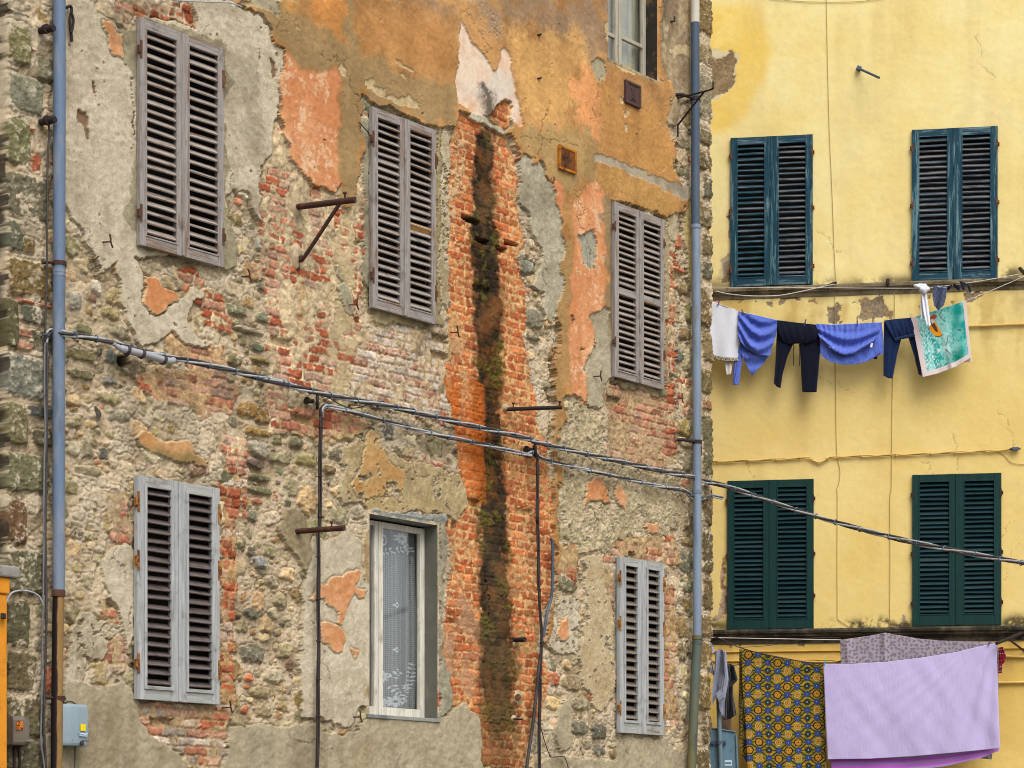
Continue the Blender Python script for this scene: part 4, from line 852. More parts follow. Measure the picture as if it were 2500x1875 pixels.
def lace():
    x0, x1 = xa + .056, xb - .045; za, zb = z0 + .088, z1 - .068
    nu, nv = 90, 380; u = np.linspace(0, 1, nu); v = np.linspace(0, 1, nv); Ug, Vg = np.meshgrid(u, v)
    X = x0 + Ug * (x1 - x0); Zg = za + Vg * (zb - za); Y = D + .03 + .020 * np.sin(Ug * 9 + .6 * np.sin(Vg * 4)) * (.3 + Ug) + .010 * np.sin(Ug * 23)
    wpx, hpx = 160.0, 1030.0; PX = Ug * wpx; PY = (1 - Vg) * hpx          # in units of the curtain's own threads
    cov = .35 + .06 * np.sin(PX * 2 * math.pi / 10) + .05 * np.sin(PY * 2 * math.pi / 12.5)
    cov += .10 * np.exp(-((Ug - .78 - .05 * np.sin(Vg * 3)) / .05) ** 2) - .14 * np.exp(-((Ug - .70) / .06) ** 2)
    def petal(cx, cy, a, b, rot, val=.88):
        nonlocal cov
        c, s_ = math.cos(rot), math.sin(rot); dx, dy = PX - cx, PY - cy
        r = ((dx * c + dy * s_) / a) ** 2 + ((-dx * s_ + dy * c) / b) ** 2
        cov = np.where(r < 1, val, cov)
    def flower(cx, cy, r, n=8):
        for k in range(n): petal(cx + r * .62 * math.cos(k * 2 * math.pi / n), cy + r * .62 * math.sin(k * 2 * math.pi / n), r * .40, r * .2, k * 2 * math.pi / n)
        petal(cx, cy, r * .2, r * .2, 0, .3)
    def spray(x, y, ang, n, step, sz):
        for k in range(n):
            cx, cy = x + math.cos(ang) * step * k, y + math.sin(ang) * step * k
            petal(cx + sz * math.cos(ang + 1.1), cy + sz * math.sin(ang + 1.1), sz * .9, sz * .36, ang + 1.0); petal(cx + sz * math.cos(ang - 1.1), cy + sz * math.sin(ang - 1.1), sz * .9, sz * .36, ang - 1.0)
    cov = np.where(PY < 130, .12 + .1 * (PX > 60), cov)
    petal(22, 62, 26, 34, 0, .75); petal(22, 62, 18, 24, 0, .1); petal(22, 62, 9, 12, 0, .8)
    flower(100, 40, 34, 9); spray(20, 132, -.35, 7, 20, 11); spray(120, 70, .9, 3, 20, 14)
    for cy in (430, 690):
        for dx, dy in ((0, -10), (0, 10), (-8, 0), (8, 0)): petal(76 + dx, cy + dy, 4.5, 6, 0, .95)
    flower(22, 850, 34, 9); spray(60, 900, 1.0, 6, 20, 12); spray(62, 850, -.9, 3, 20, 12); flower(20, 1000, 30, 7); flower(72, 990, 34, 8); spray(120, 980, -1.4, 10, 24, 10); flower(128, 900, 22, 7)
    grid_mesh('lace_curtain', X, Y, Zg, lace_material(), w1, None, np.clip(cov, 0, .95))
lace()
# window cut by the top of the picture
s0, s1, z0, z1 = TOPW
DT = depth_for(s1, z0 + .5, 1200 + 874 / 2.37)
b = MB(); b.bx(s1, s1 + .03, -.036, DT, z0, z1); RV2 = b.build('window_reveal', M_REVEALD, left, .004); b = MB(); b.bx(s0 - .03, s0, -.036, DT, z0, z1); b.build('jamb', M_REVEALD, RV2, .004)
b = MB(); b.bx(s0 - .03, s1 + .03, -.046, DT, z0 - .03, z0 + .003); b.build('sill', pm('worn_plaster_sill', lc(178, 160, 122), lc(120, 104, 80), .45, 7, .2, 8, bump=.5), RV2, .004)
b = MB(); b.bx(s0 - .03, s1 + .03, -.037, DT, z1, z1 + .03); b.build('lintel', M_LINTEL, RV2, .004)
xm = LW.loc(1200 + 736 / 2.37, 100, -(DT - .045))[0]
zm = LW.loc(1200 + 800 / 2.37, 98, -(DT - .045))[2]
t1 = sash(xm + .003, s1 - .004, z0 + .01, z1 - .02, DT, .05, M_CREAMG, .03, (zm, zm + .85))
t2 = sash(s0 - .03, xm - .003, z0 + .01, z1 - .02, DT + .002, .05, M_CREAMG, .03, (zm - .03, zm + .82))
def curtain2():
    nu, nv = 60, 60; u, v = np.meshgrid(np.linspace(0, 1, nu), np.linspace(0, 1, nv))
    grid_mesh('curtain', s0 + u * (s1 - s0), DT + .05 + .012 * np.sin(u * 40 + np.sin(v * 5)), z0 + .02 + v * (z1 - z0), pm('grey_green_curtain', lc(176, 176, 150), lc(150, 156, 138), .4, 5, .1, 3, rough=.9), t1)
curtain2()
# ------------------------------------------------------------------ yellow building
RY = {}
for k, sp in (('A', 'A4 200,797 675,780 B4 672,224 196,236'), ('B', 'A4 1247,752 1742,730 B4 1745,190 1247,206'),
              ('C', 'B4 182,1360 680,1350 C4 678,851 178,858'), ('D', 'B4 1250,1325 1765,1315 C4 1765,823 1250,845')):
    RY[k] = rect_on(YW, *P4(sp), .04)
def paint_yellow():
    W = Relief(YW, YW.loc(1560, 900)[0], YW.loc(2640, 900)[0], 2.0, 12.6, .0115, .0115, 23)
    nb, nm, nf, vt = W.fbm(1.6, 2.2), W.fbm(.3, 2.2), W.fbm(.05, 1.6), W.fbm(.6, 2.2, 1, 7)
    sat = lambda x: np.clip(x, 0, 1)
    W.C[:] = W.tone(lc(238, 206, 122), lc(250, 228, 154), nb * .3 + nm * .2 + nf * .05)
    W.H[:] = .010 + .0007 * nm + .0002 * nf; W.G[:] = .10
    up = sat((W.Z - 6.5) / 3)
    W.put(up * .9, W.tone(lc(244, 222, 146), lc(252, 236, 174), nb * .4 + nm * .25))  # paler upper wall: brighter sky light partly put into the colour
    damp = W.blur(W.inside('A4 80,20 330,20 380,120 430,260 400,440 330,560 270,700 200,760 80,780 -200,780 -200,0'), .045)
    W.put(damp * .85, W.tone(lc(244, 204, 96), lc(250, 216, 118), nm))
    lowz = W.blur(W.inside('B4 -200,700 1990,640 1990,1659 C4 2200,900 -300,900'), .25)
    W.put(lowz * .5, W.tone(lc(231, 200, 120), lc(244, 215, 143), nb * .35 + vt * .2))  # deeper lower wall: partly its own tone, partly shade put into the colour
    W.put(sat(W.blur(W.inside('C4 -300,900 2200,850 2200,2000 -300,2000'), .05)) * .6, W.tone(lc(210, 164, 66), lc(232, 190, 94), nb * .4 + vt * .3))  # foot of the wall deeper still, tone and painted-in shade together
    W.put(sat(.04 + .07 * vt + .05 * nm), lc(206, 164, 80))
    gr, gr2 = lc(140, 120, 96), lc(174, 156, 128)
    for sp in ('B4 480,325 495,298 560,285 610,292 622,310 600,316 545,308 500,335', 'B4 750,348 800,345 815,320 835,335 855,360 830,380 842,405 812,452 775,440 762,400', 'B4 950,312 1060,298 1075,300 1090,350 1115,372 1140,392 1136,432 1040,425 960,442 930,420 950,385',
               'B4 1555,275 1600,278 1682,265 1640,290 1600,312 1565,322', 'B4 400,303 438,295 444,338 405,330', 'B4 650,310 690,303 702,345 680,330', 'B4 1340,268 1368,265 1370,305 1352,300', 'B4 1480,312 1500,308 1505,335 1488,330', 'B4 1270,345 1288,335 1282,370 1268,362', 'B4 240,320 275,315 268,328', 'B4 325,312 345,308 340,320', 'B4 830,430 850,430 845,460 832,455', 'B4 915,340 945,335 940,345',
               'A4 170,1255 198,1240 198,1390 182,1360 172,1300', 'A4 158,1500 175,1470 198,1460 B4 198,225 160,225 152,120 A4 150,1600', 'C4 245,944 265,942 260,960 247,962', 'C4 185,955 215,948 205,975 188,972', 'C4 580,952 625,950 630,966 585,968'):
        m = W.inside(sp); W.put(m, W.tone(gr, gr2, nm * .6 + nf * .6), .002 + .002 * nf, .9)
    rim = W.inside('A4 70,292 165,290 185,285 210,300 248,303 240,470 220,490 180,545 130,560 70,590')
    W.put(rim, lc(222, 206, 168), .008)
    m = W.inside('A4 70,342 130,345 160,318 180,316 185,290 205,292 215,330 235,350 232,420 240,460 205,490 180,540 110,548 70,585'); W.put(m, W.tone(lc(146, 122, 88), lc(176, 150, 112), nm * .6 + nf * .7), .001 + .002 * nf, .9)
    rim = W.inside('B4 118,215 148,90 190,35 200,230'); W.put(rim * .8, lc(206, 188, 150), .006)
    m = W.inside('B4 150,225 160,110 198,60 198,230'); W.put(m, W.tone(gr, gr2, nm * .6 + nf * .6), .001, .9)
    m = W.inside('C4 92,800 100,775 130,760 140,700 152,640 150,560 158,470 176,430 182,760 140,795 100,818'); W.put(m, W.tone(lc(176, 130, 104), lc(206, 180, 150), nm + nf * .6), -.004 + .006 * nm, .9)
    m = W.inside('C4 1185,800 1192,762 1205,758 1212,800'); W.put(m, lc(170, 160, 140), .004)
    rc = np.random.default_rng(99); hair = np.zeros(W.sh)
    for x0, y0, x1, y1 in ((1830, 1130, 1836, 1170), (2240, 1130, 2290, 1170), (2330, 1050, 2335, 1150), (2480, 1270, 2440, 1330), (2490, 1320, 2450, 1420), (1990, 560, 2060, 620), (2218, 600, 2222, 640), (1960, 900, 2090, 960), (2380, 80, 2420, 210), (2440, 990, 2480, 1100)):
        n = 8; P = [(x0 + (x1 - x0) * i / n + rc.normal(0, 4), y0 + (y1 - y0) * i / n + rc.normal(0, 4)) for i in range(n + 1)]
        hair = np.maximum(hair, W.strip('P ' + ' '.join('%.1f,%.1f' % q for q in P), [.6] + [1.1] * (n - 1) + [.5]))
    W.put((hair > .25) * .45, lc(150, 116, 66)); W.H = W.H - .003 * (hair > .3)
    # runs of dirt below the ledges and sills
    for sp, a in (('B4 -50,255 2000,235 2000,640 -50,660', .5), ('C4 -50,880 2100,860 2100,1300 -50,1300', .5), ('A4 -50,-80 2000,-80 2000,260 -50,260', .12)):
        W.put(W.blur(W.inside(sp), .12) * sat(vt * .8 + .25 * nm - .25) * a, lc(196, 156, 78))
    # algae on the ledges; last, a dark band under the upper one
    for sp, a in (('C4 60,812 180,822 178,870 60,870', .9), ('C4 680,822 900,812 1250,800 1250,860 680,870', .95), ('C4 1765,795 2100,775 2100,840 1765,850', .9), ('B4 -50,225 150,215 300,240 100,250', .4), ('B4 680,215 900,212 1250,180 1250,225 680,240', .75), ('B4 1745,160 2100,110 2100,160 1745,200', .8), ('B4 -50,245 700,240 1500,225 2100,160 2100,215 1500,255 500,275 -50,285', .55)):
        w = sat(W.blur(W.inside(sp), .04) * 1.5) * sat(.62 + .5 * nm + .4 * vt + .25 * nf)
        W.put(w * a, lc(64, 56, 38))
    for r in RY.values():
        q = (W.S > r[0] - .02) & (W.S < r[1] + .02) & (W.Z > r[2] - .02) & (W.Z < r[3] + .02); W.H = np.where(q, .010, W.H)
    holes = [(r[0] + .045, r[1] - .045, r[2] + .06, r[3] - .06) for r in RY.values()]
    return W, holes
yel = empty('yellow_building', (YW.x0, YW.y0, 0), YW.ang, label='yellow rendered house with teal and dark green louvred shutters', cat='building')
_Y, _h = paint_yellow()
_Y.mesh('street_wall', _h, M_RENDER, yel, .5)
ys0, ys1 = float(_Y.s[0]), float(_Y.s[-1]); del _Y
M_YPLAIN = pm('plain_yellow_render', lc(240, 212, 134), lc(230, 198, 116), .4, 2, .1, 4, rough=.85)
b = MB(); b.bx(ys0 - 4, ys1 + 4, .52, 7, 0, 13.2); b.bx(ys0 - 4, ys1 + 4, .004, .518, 0, 1.996); b.bx(ys0 - 4, ys0 - .004, 0, .518, 2, 12.6); b.bx(ys1 + .004, ys1 + 4, -.008, .518, 2, 12.6); b.build('rear_wall', M_YPLAIN, yel)
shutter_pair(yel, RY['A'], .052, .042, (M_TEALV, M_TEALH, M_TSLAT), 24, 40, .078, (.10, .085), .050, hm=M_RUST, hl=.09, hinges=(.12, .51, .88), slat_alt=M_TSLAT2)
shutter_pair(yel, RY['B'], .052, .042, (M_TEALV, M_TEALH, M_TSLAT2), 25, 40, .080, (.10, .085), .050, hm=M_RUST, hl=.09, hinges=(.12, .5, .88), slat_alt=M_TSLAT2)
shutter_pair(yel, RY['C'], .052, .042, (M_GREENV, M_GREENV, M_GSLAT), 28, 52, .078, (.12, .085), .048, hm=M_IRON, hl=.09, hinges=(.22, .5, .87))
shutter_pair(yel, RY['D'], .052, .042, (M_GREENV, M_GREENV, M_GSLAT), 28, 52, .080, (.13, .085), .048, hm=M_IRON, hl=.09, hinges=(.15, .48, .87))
M_COURSE = pm('grey_stone_course', lc(132, 118, 92), lc(84, 72, 50), .45, 3, .25, 6, rough=.9, bump=.6, dark=lc(52, 46, 34))
M_COURSED = pm('black_stained_course', lc(84, 76, 62), lc(44, 40, 32), .5, 3, .3, 6, rough=.9, bump=.6, dark=lc(112, 100, 78))
def course(spec, prof, mat, name='string_course'):
    """moulding along the facade; prof = (out, up) outline; top edge follows the photograph"""
    P = [YW.loc(*p, .05) for p in pts(spec)]; b = MB(); z = sum(p[2] for p in P) / len(P); n = len(prof); N = 120
    R_ = np.random.default_rng(5); xs = np.linspace(ys0 - 4, ys1 + 4, N); vs = []
    for i, x in enumerate(xs):
        j = R_.normal(0, .0022, n)
        vs += [(x, -o + j[k], z + h) for k, (o, h) in enumerate(prof)]
    fs = [(i * n + k, i * n + (k + 1) % n, (i + 1) * n + (k + 1) % n, (i + 1) * n + k) for i in range(N - 1) for k in range(n)]
    b.add(vs, fs); b.build(name, mat, yel); return z
course('B4 196,237 672,226 1247,207 1745,191', [(-.01, .0), (.07, -.004), (.078, -.02), (.075, -.05), (.055, -.058), (.05, -.075), (.03, -.085), (.02, -.13), (-.01, -.135)], M_COURSE)
course('C4 178,860 678,853 1250,847 1765,825', [(-.01, .0), (.095, -.006), (.11, -.03), (.105, -.055), (.085, -.068), (.08, -.09), (.06, -.10), (.03, -.125), (.025, -.17), (-.01, -.175)], M_COURSED)
M_YBAND = pm('yellow_painted_band', lc(214, 168, 74), lc(192, 146, 58), .4, 3, .12, 6, rough=.85)
for sp in ('C4 80,985 830,972', 'C4 80,1034 830,1030'):
    course(sp, [(-.01, 0), (.03, -.002), (.034, -.012), (.012, -.026), (-.01, -.03)], M_YBAND, 'ledge')
M_YPIPE = pm('yellow_painted_pipe', lc(222, 186, 104), lc(204, 164, 82), .35, 5, .1, 6, rough=.6)
# ------------------------------------------------------------------ pipes, cables and irons: each a thing of its own
def wl(pl, spec, o=.06):
    """points on a facade -> world; o one value or one per point"""
    P = pts(spec); oo = o if isinstance(o, (list, tuple)) else [o] * len(P)
    return [pl.world(pl.loc(p[0], p[1], q)) for p, q in zip(P, oo)]
def ray(px, py, depth): return Vector(((px - CX) / F * depth, depth, EYE + (HY - py) / F * depth))
def thing(name, label, cat, at, group=None, rz=0):
    return empty(name, at, rz, label=label, cat=cat, group=group)
def part(mb, name, mat, root, bevel=0):
    """mesh given in world coordinates, hung under a root without rotation"""
    o = root.location if root.parent is None else Vector((0, 0, 0))
    mb.v = [tuple(Vector(p) - o) for p in mb.v]
    return mb.build(name, mat, root, bevel)
def solo(mb, name, mat, label, cat, group=None, bevel=0):
    c = sum((Vector(p) for p in mb.v), Vector()) / len(mb.v)
    mb.v = [tuple(Vector(p) - c) for p in mb.v]
    o = mb.build(name, mat, None, bevel, label=label, cat=cat, group=group); o.location = c; return o
def ring(c, axis, R0, r, n=14):
    axis = Vector(axis).normalized(); a = axis.cross(Vector((1, .3, .2))).normalized(); bb = axis.cross(a)
    return [Vector(c) + (a * math.cos(t * 2 * math.pi / n) + bb * math.sin(t * 2 * math.pi / n)) * R0 for t in range(n + 1)]
nL = Vector((LW.nx, LW.ny, 0)); nY = Vector((YW.nx, YW.ny, 0)); dL = Vector((LW.dx, LW.dy, 0)); dY = Vector((YW.dx, YW.dy, 0))
# --- left downpipe
P = wl(LW, 'A1 344,-120 344,600 B1 342,80 340,700 C1 340,640', .115); Pr = wl(LW, 'C1 339,630 334,900 330,1300 326,1800', .115)
root = thing('downpipe', 'pale blue downpipe with a rusted brown lower length, near the left edge', 'downpipe', Pr[-1].copy())
b = MB(); b.tube(P, .047, 20); b.tube([P[1] + Vector((0, 0, 0)), P[1] + Vector((0, 0, .001))], .047, 20); part(b, 'pipe', M_PIPE, root)
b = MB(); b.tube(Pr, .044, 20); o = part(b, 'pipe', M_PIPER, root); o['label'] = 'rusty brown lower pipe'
for sp, r0 in (('A1 342,1525', .051), ('B1 342,1500', 0), ('C1 337,1255', .05)):
    if not r0: continue
    p = wl(LW, sp, .115)[0]; b = MB(); b.tube([p - Vector((0, 0, .015)), p + Vector((0, 0, .015))], r0 + .003, 20)
    b.tube([p - dL * .05, p - dL * .10 - nL * .08], .011, 8); b.tube([p + dL * .045, p + dL * .062], .016, 8); part(b, 'pipe_clamp', M_BROWNIRON, root)
for sp in ('A1 342,1590', 'A1 342,1570'):
    p = wl(LW, sp, .115)[0]; b = MB(); b.tube([p - Vector((0, 0, .012)), p + Vector((0, 0, .012))], .0495, 20); part(b, 'pipe_joint', M_PIPE, root)
p = wl(LW, 'C1 338,645', .115)[0]; b = MB(); b.tube([p - Vector((0, 0, .03)), p + Vector((0, 0, .02))], .052, 20); part(b, 'pipe_joint', M_RUST, root)
# --- right downpipe
c1 = wl(LW, 'A3 1178,-160 1178,132', .12); c2 = wl(LW, 'A3 1178,128 1180,1312', .12); c3 = wl(LW, 'A3 1182,1308 B3 1188,800 1189,1420 C3 1190,905', .12); c4 = wl(LW, 'C3 1191,900 1190,940 1180,1100 1172,1300 1158,1640 1150,1860', .12)
root = thing('downpipe', 'slate blue downpipe with a cream top, by the right corner of the stone building', 'downpipe', c4[-1].copy())
for P_, m_, r_ in ((c1, M_PIPEC, .046), (c2, M_PIPED, .0455), (c3, M_PIPEP, .0465), (c4, M_PIPEO, .050)):
    b = MB(); b.tube(P_, r_, 20); part(b, 'pipe', m_, root)
for sp, r_, m_ in (('A3 1182,1312', .053, M_PIPEP), ('B3 1189,1425', .050, M_PIPEP), ('C3 1191,905', .056, M_PIPEO), ('C3 1191,935', .055, M_PIPEO)):
    p = wl(LW, sp, .12)[0]; b = MB(); b.tube([p - Vector((0, 0, .02)), p + Vector((0, 0, .02))], r_, 20); part(b, 'pipe_joint', m_, root)
for sp in ('A3 1178,572', 'B3 1188,1136'):
    p = wl(LW, sp, .12)[0]; b = MB(); b.tube([p - Vector((0, 0, .018)), p + Vector((0, 0, .018))], .053, 20); b.tube([p - dL * .05, p - dL * .20 - nL * .03, p - dL * .24 - nL * .09], .018, 8); b.tube([p + dL * .05, p + dL * .075], .02, 8); part(b, 'pipe_clamp', M_IRON, root)
p = wl(LW, 'B3 1192,1185', .12)[0]; b = MB(); b.tube([p - Vector((0, 0, .05)), p + Vector((0, 0, .05))], .0475, 20); part(b, 'rust_patch', M_RUST, root)
# --- cable bundles
TIE = None
def bundle(root, P, nstr, rs, rad, tie_step, mats, twist=5.0, tmat=None, thin=1):
    P = spline(P, 7); L = [0]
    for a, c in zip(P, P[1:]): L.append(L[-1] + (c - a).length)
    for k in range(nstr):
        b = MB(); Q = []
        for i, p in enumerate(P):
            t = (P[min(i + 1, len(P) - 1)] - P[max(i - 1, 0)]).normalized(); a = t.cross(Vector((0, 0, 1)))
            if a.length < .05: a = t.cross(nL)
            a.normalize(); c = a.cross(t)
            w = L[i] * twist + k * 2 * math.pi / nstr
            Q.append(p + (a * math.cos(w) + c * math.sin(w)) * rad + c * .004 * math.sin(L[i] * 3.1 + k))
        b.tube(Q, rs, 8); part(b, 'strand', mats[k % len(mats)], root)
    d = tie_step * .5; src = None
    while d < L[-1]:
        i = max(j for j in range(len(L)) if L[j] <= d); i = min(i, len(P) - 2); f = (d - L[i]) / max(1e-6, L[i + 1] - L[i]); p = P[i].lerp(P[i + 1], f); t = (P[i + 1] - P[i]).normalized()
        if src is None:
            b = MB(); b.tube(ring((0, 0, 0), (0, 0, 1), rad + rs * 1.05, 0), .0056, 6, False, 1.0); b.tube([(rad + rs, 0, 0), (rad + rs + .02, .004, .003)], .0045, 6)
            o = b.build('cable_tie', tmat or M_TIE, root); src = o
        else:
            o = src.copy(); COL.objects.link(o); o.parent = root
        o.location = p - root.location; o.rotation_mode = 'QUATERNION'; o.rotation_quaternion = (t + Vector((rnd.gauss(0, .2), rnd.gauss(0, .2), rnd.gauss(0, .2)))).to_track_quat('Z', 'Y') @ Vector((0, 0, 1)).rotation_difference(Vector((0, 0, 1)))
        d += tie_step * rnd.uniform(.75, 1.3)
main = wl(LW, 'B1 270,640 262,560 268,515 300,498 385,512 450,520 540,535 660,562 800,605 960,640 1100,668 1400,738 1659,800 B2 100,768 500,868 850,932 1100,992 1330,1048 1659,1122 B3 250,1132 560,1208 800,1262 1000,1306 1160,1338', [.05, .05, .06, .07, .18] + [.11] * 21)
n0 = len(main); main += [ray(1733 - 8, 1177, 24.45), ray(1752, 1182, 24.5), ray(1800, 1196, 24.3), ray(1876, 1222, 24.0), ray(2040, 1275, 23.4), ray(2230, 1324, 22.7), ray(2500, 1375, 21.8), ray(2640, 1398, 21.3), ray(3000, 1452, 20.2), ray(3500, 1510, 18.8)]
root = thing('cable_bundle', 'long grey cable bundle crossing the whole stone wall and the yellow house', 'cable', main[n0 // 2].copy())
bundle(root, main, 4, .0095, .016, .30, [M_CABLE, M_CABLED, M_CABLE, M_CABLED])
sp = wl(LW, 'B1 655,565 690,590 730,603 850,632 950,662 985,668 1010,660', .13); b = MB(); b.tube(spline(sp, 5), [.016] * 4 + [.022] * 3 + [.029] * 18 + [.027] * 4 + [.02] * 2, 14); part(b, 'splice_sleeve', M_SPLICE, root)
for s_ in ('B1 735,604', 'B1 820,626', 'B1 945,660'):
    p = wl(LW, s_, .13)[0]; b = MB(); b.tube([p - dL * .012 + Vector((0, 0, .003)), p + dL * .012 - Vector((0, 0, .003))], .040, 14); part(b, 'sleeve_band', M_CABLED, root)
low = wl(LW, 'B2 438,990 440,950 455,932 475,930 540,944 700,984 980,1060 1180,1110 1400,1156 1600,1204 1650,1216 B3 200,1208 235,1196 262,1200 285,1225 400,1262 700,1332 950,1386 1110,1416 1160,1452 1200,1462', .10)
low += [ray(1200 + 1235 / 2.37, 600 + 1464 / 2.37, 24.5), ray(1200 + 1270 / 2.37, 600 + 1448 / 2.37, 24.45), ray(1200 + 1338 / 2.37, 600 + 1460 / 2.37, 24.4)]
root = thing('cable_bundle', 'thinner lower cable bundle from the ring hook to the right corner of the stone building', 'cable', low[8].copy())
bundle(root, low, 3, .0085, .012, .27, [M_CABLE, M_CABLED, M_CABLE])
for sp_, lab in (('B2 455,930 440,940 434,1000 430,1300 428,1640 C2 422,300 420,900 416,1700', 'dark vertical cable hanging from the hook left of the lace window'), ('B3 250,1200 262,1225 266,1300 265,1600 C3 268,100 274,600 290,900 288,1010 280,1200 276,1800', 'dark vertical cable bundle running down the brick flue')):
    Q = wl(LW, sp_, .10); root = thing('drop_cable', lab, 'cable', Q[-1].copy()); bundle(root, Q, 3, .0085, .0085, .42, [M_CABLEK, M_CABLEK, M_CABLEK], 3, M_CABLEK)
for sp_, r_, o_, m_, lab in (('C3 288,985 276,1060 262,1200 245,1360 225,1500 208,1620 190,1790', .016, .09, M_CABLED, 'thick grey cable bending off to the left of the flue foot'),
                         ('C3 342,330 352,360 354,480 350,640 340,700 322,760 300,900', .014, .08, M_PIPED, 'grey cable beside the crack right of the flue'),
                         ('C3 280,1400 300,1480 330,1570 348,1595 400,1592 425,1600 445,1659', .005, .075, M_CABLED, 'thin loose black wire across the plaster at the foot of the flue'),
                         ('B2 360,850 420,860 480,880 540,915 600,938 660,935 720,915 800,900', .005, .08, M_CABLED, 'thin slack wire hanging under the main bundle by the hook'),
                         ('A1 280,705 286,780 276,900 274,1200 270,1659 B1 266,300 262,520', .008, .085, M_CABLED, 'thin black wire on the quoins left of the pale blue downpipe'),
                         ('A1 1000,0 1130,8 1240,12 1340,18 1400,40', .006, .075, M_CABLE, 'pale wire stapled along the plaster at the top edge'),
                         ('B1 262,560 258,640 258,900 262,1060 256,1300 252,1659 C1 254,300 250,640 244,1000 240,1300 236,1500 250,1600 262,1700', .0075, .075, M_CABLEM, 'pale grey cable clipped beside the pale blue downpipe'),
                         ('B1 272,560 274,700 270,1000 266,1400 262,1659 C1 266,500 268,800 262,1100 254,1400 268,1700', .010, .08, M_CABLED, 'dark grey cable running next to the pale clipped cable'),
                         ('C1 250,715 225,665 180,640 120,632 70,645 45,680 25,740 5,790', .007, .10, M_CABLE, 'pale cable arching over to the orange building'),
                         ('A2 655,708 690,745 712,772 718,790', .005, .07, M_IRON, 'thin wire tied to the hinge of the middle shutters')):
    b = MB(); b.tube(spline(wl(LW, sp_, o_), 6), r_, 8); solo(b, 'cable', m_, lab, 'cable')
# cable clips on the pale left cable
# --- black pull loops and small fixings at the top left
b = MB(); b.tube(spline(wl(LW, 'A1 385,45 405,35 415,60 405,120 412,200 415,240', .07), 5), .012, 8); b.tube(spline(wl(LW, 'A1 410,70 425,110 420,160 412,190', .08), 5), .010, 8); solo(b, 'tied_cord', M_IRON, 'black knotted cord hanging beside the top of the pale blue downpipe', 'cord')
for sp_, lab in (('A1 228,180', 'dark iron stub in the quoins at the top left'), ('A1 235,708', 'dark iron stub holding the thin black wire')):
    p = wl(LW, sp_, .03)[0]; b = MB(); b.tube([p, p + nL * .14 + dL * .02], .026, 10); b.tube([p + nL * .06, p + nL * .09], .036, 10); solo(b, 'iron_stub', M_IRON, lab, 'iron fitting')
# --- wall bracket with brace
def bar(pa, pb, r, m, name='bar'):
    b = MB(); b.tube([pa, pb], r, 12); return b
q = wl(LW, 'A2 292,1200', .02)[0]; tip = wl(LW, 'A2 632,1157', .62)[0]
def on_ray(spec, o): return wl(LW, spec, o)[0]
A0 = on_ray('A2 292,1198', .03); A1_ = on_ray('A2 632,1156', .60); J = on_ray('A2 548,1170', .46); B0 = on_ray('A2 304,1500', .03); B1_ = on_ray('A2 338,1488', .10)
root = thing('iron_bracket', 'dark iron wall bracket with a diagonal brace left of the middle shutters', 'bracket', A0.copy())
b = MB(); b.tube([A0, A1_], .026, 14); part(b, 'arm', M_BROWNIRON, root)
b = MB(); b.tube(spline([B0, B0 + (B1_ - B0) * .5 + Vector((0, 0, .01)), B1_, J], 5), .017, 12); b.tube([B0 + Vector((0, 0, -.09)), B0 + Vector((0, 0, .02))], .017, 10); part(b, 'brace', M_BROWNIRON, root)
k = A0.lerp(A1_, .83); b = MB(); b.tube([k + Vector((0, 0, .02)), k + Vector((0, 0, .07))], .008, 8); b.tube([k + Vector((0, 0, .06)), k + Vector((0, 0, .075))], .016, 8); part(b, 'bolt', M_BROWNIRON, root)
M_PATCH = pm('white_mortar_patch', lc(196, 176, 142), lc(170, 148, 114), .5, 9, .15, 14, bump=.6)
def blob(c, a, b_, seed, name):
    r_ = random.Random(seed); b = MB(); n = 18; vs = [tuple(c + nL * .03)]; 
    for i in range(n):
        t = i * 2 * math.pi / n; k = r_.uniform(.75, 1.15); vs.append(tuple(c + (dL * math.cos(t) * a + Vector((0, 0, 1)) * math.sin(t) * b_) * k * .6 + nL * .026)); 
    for i in range(n):
        t = i * 2 * math.pi / n; k = r_.uniform(.8, 1.15); vs.append(tuple(c + (dL * math.cos(t) * a + Vector((0, 0, 1)) * math.sin(t) * b_) * k - nL * .03))
    fs = [(0, 1 + i, 1 + (i + 1) % n) for i in range(n)] + [(1 + i, 1 + n + i, 1 + n + (i + 1) % n, 1 + (i + 1) % n) for i in range(n)]
    b.add(vs, fs, True); return b
part(blob(on_ray('A2 285,1190', .02), .09, .15, 1, 'm'), 'mortar_patch', M_PATCH, root); part(blob(on_ray('A2 288,1480', .02), .065, .15, 2, 'm'), 'mortar_patch', M_PATCH, root)
for sa, sb, la, mt, nm, r_ in (('C2 292,290', 'C2 570,270', 'rusty iron bar standing out of the stonework left of the lace window', M_BROWNIRON, None, .024), ('B3 88,946', 'B3 408,935', 'dark iron bar standing out of the brick flue below the right shutters', M_IRON, 'B3 75,935', .019)):
    a_, b_ = on_ray(sa, .03), on_ray(sb, .52); root = thing('iron_bar', la, 'bracket', a_.copy())
    b = MB(); b.tube([a_, b_], r_, 12); part(b, 'arm', mt, root)
    for f in ((.74,) if nm is None else (.12, .96)):
        k = a_.lerp(b_, f); b = MB(); b.tube([k, k + Vector((0, 0, .055))], .007, 8); b.tube([k + Vector((0, 0, .045)), k + Vector((0, 0, .06))], .014, 8); part(b, 'bolt', mt, root)
    if nm: part(blob(on_ray(nm, .02), .04, .045, 3, 'm'), 'mortar_patch', M_PATCH, root)
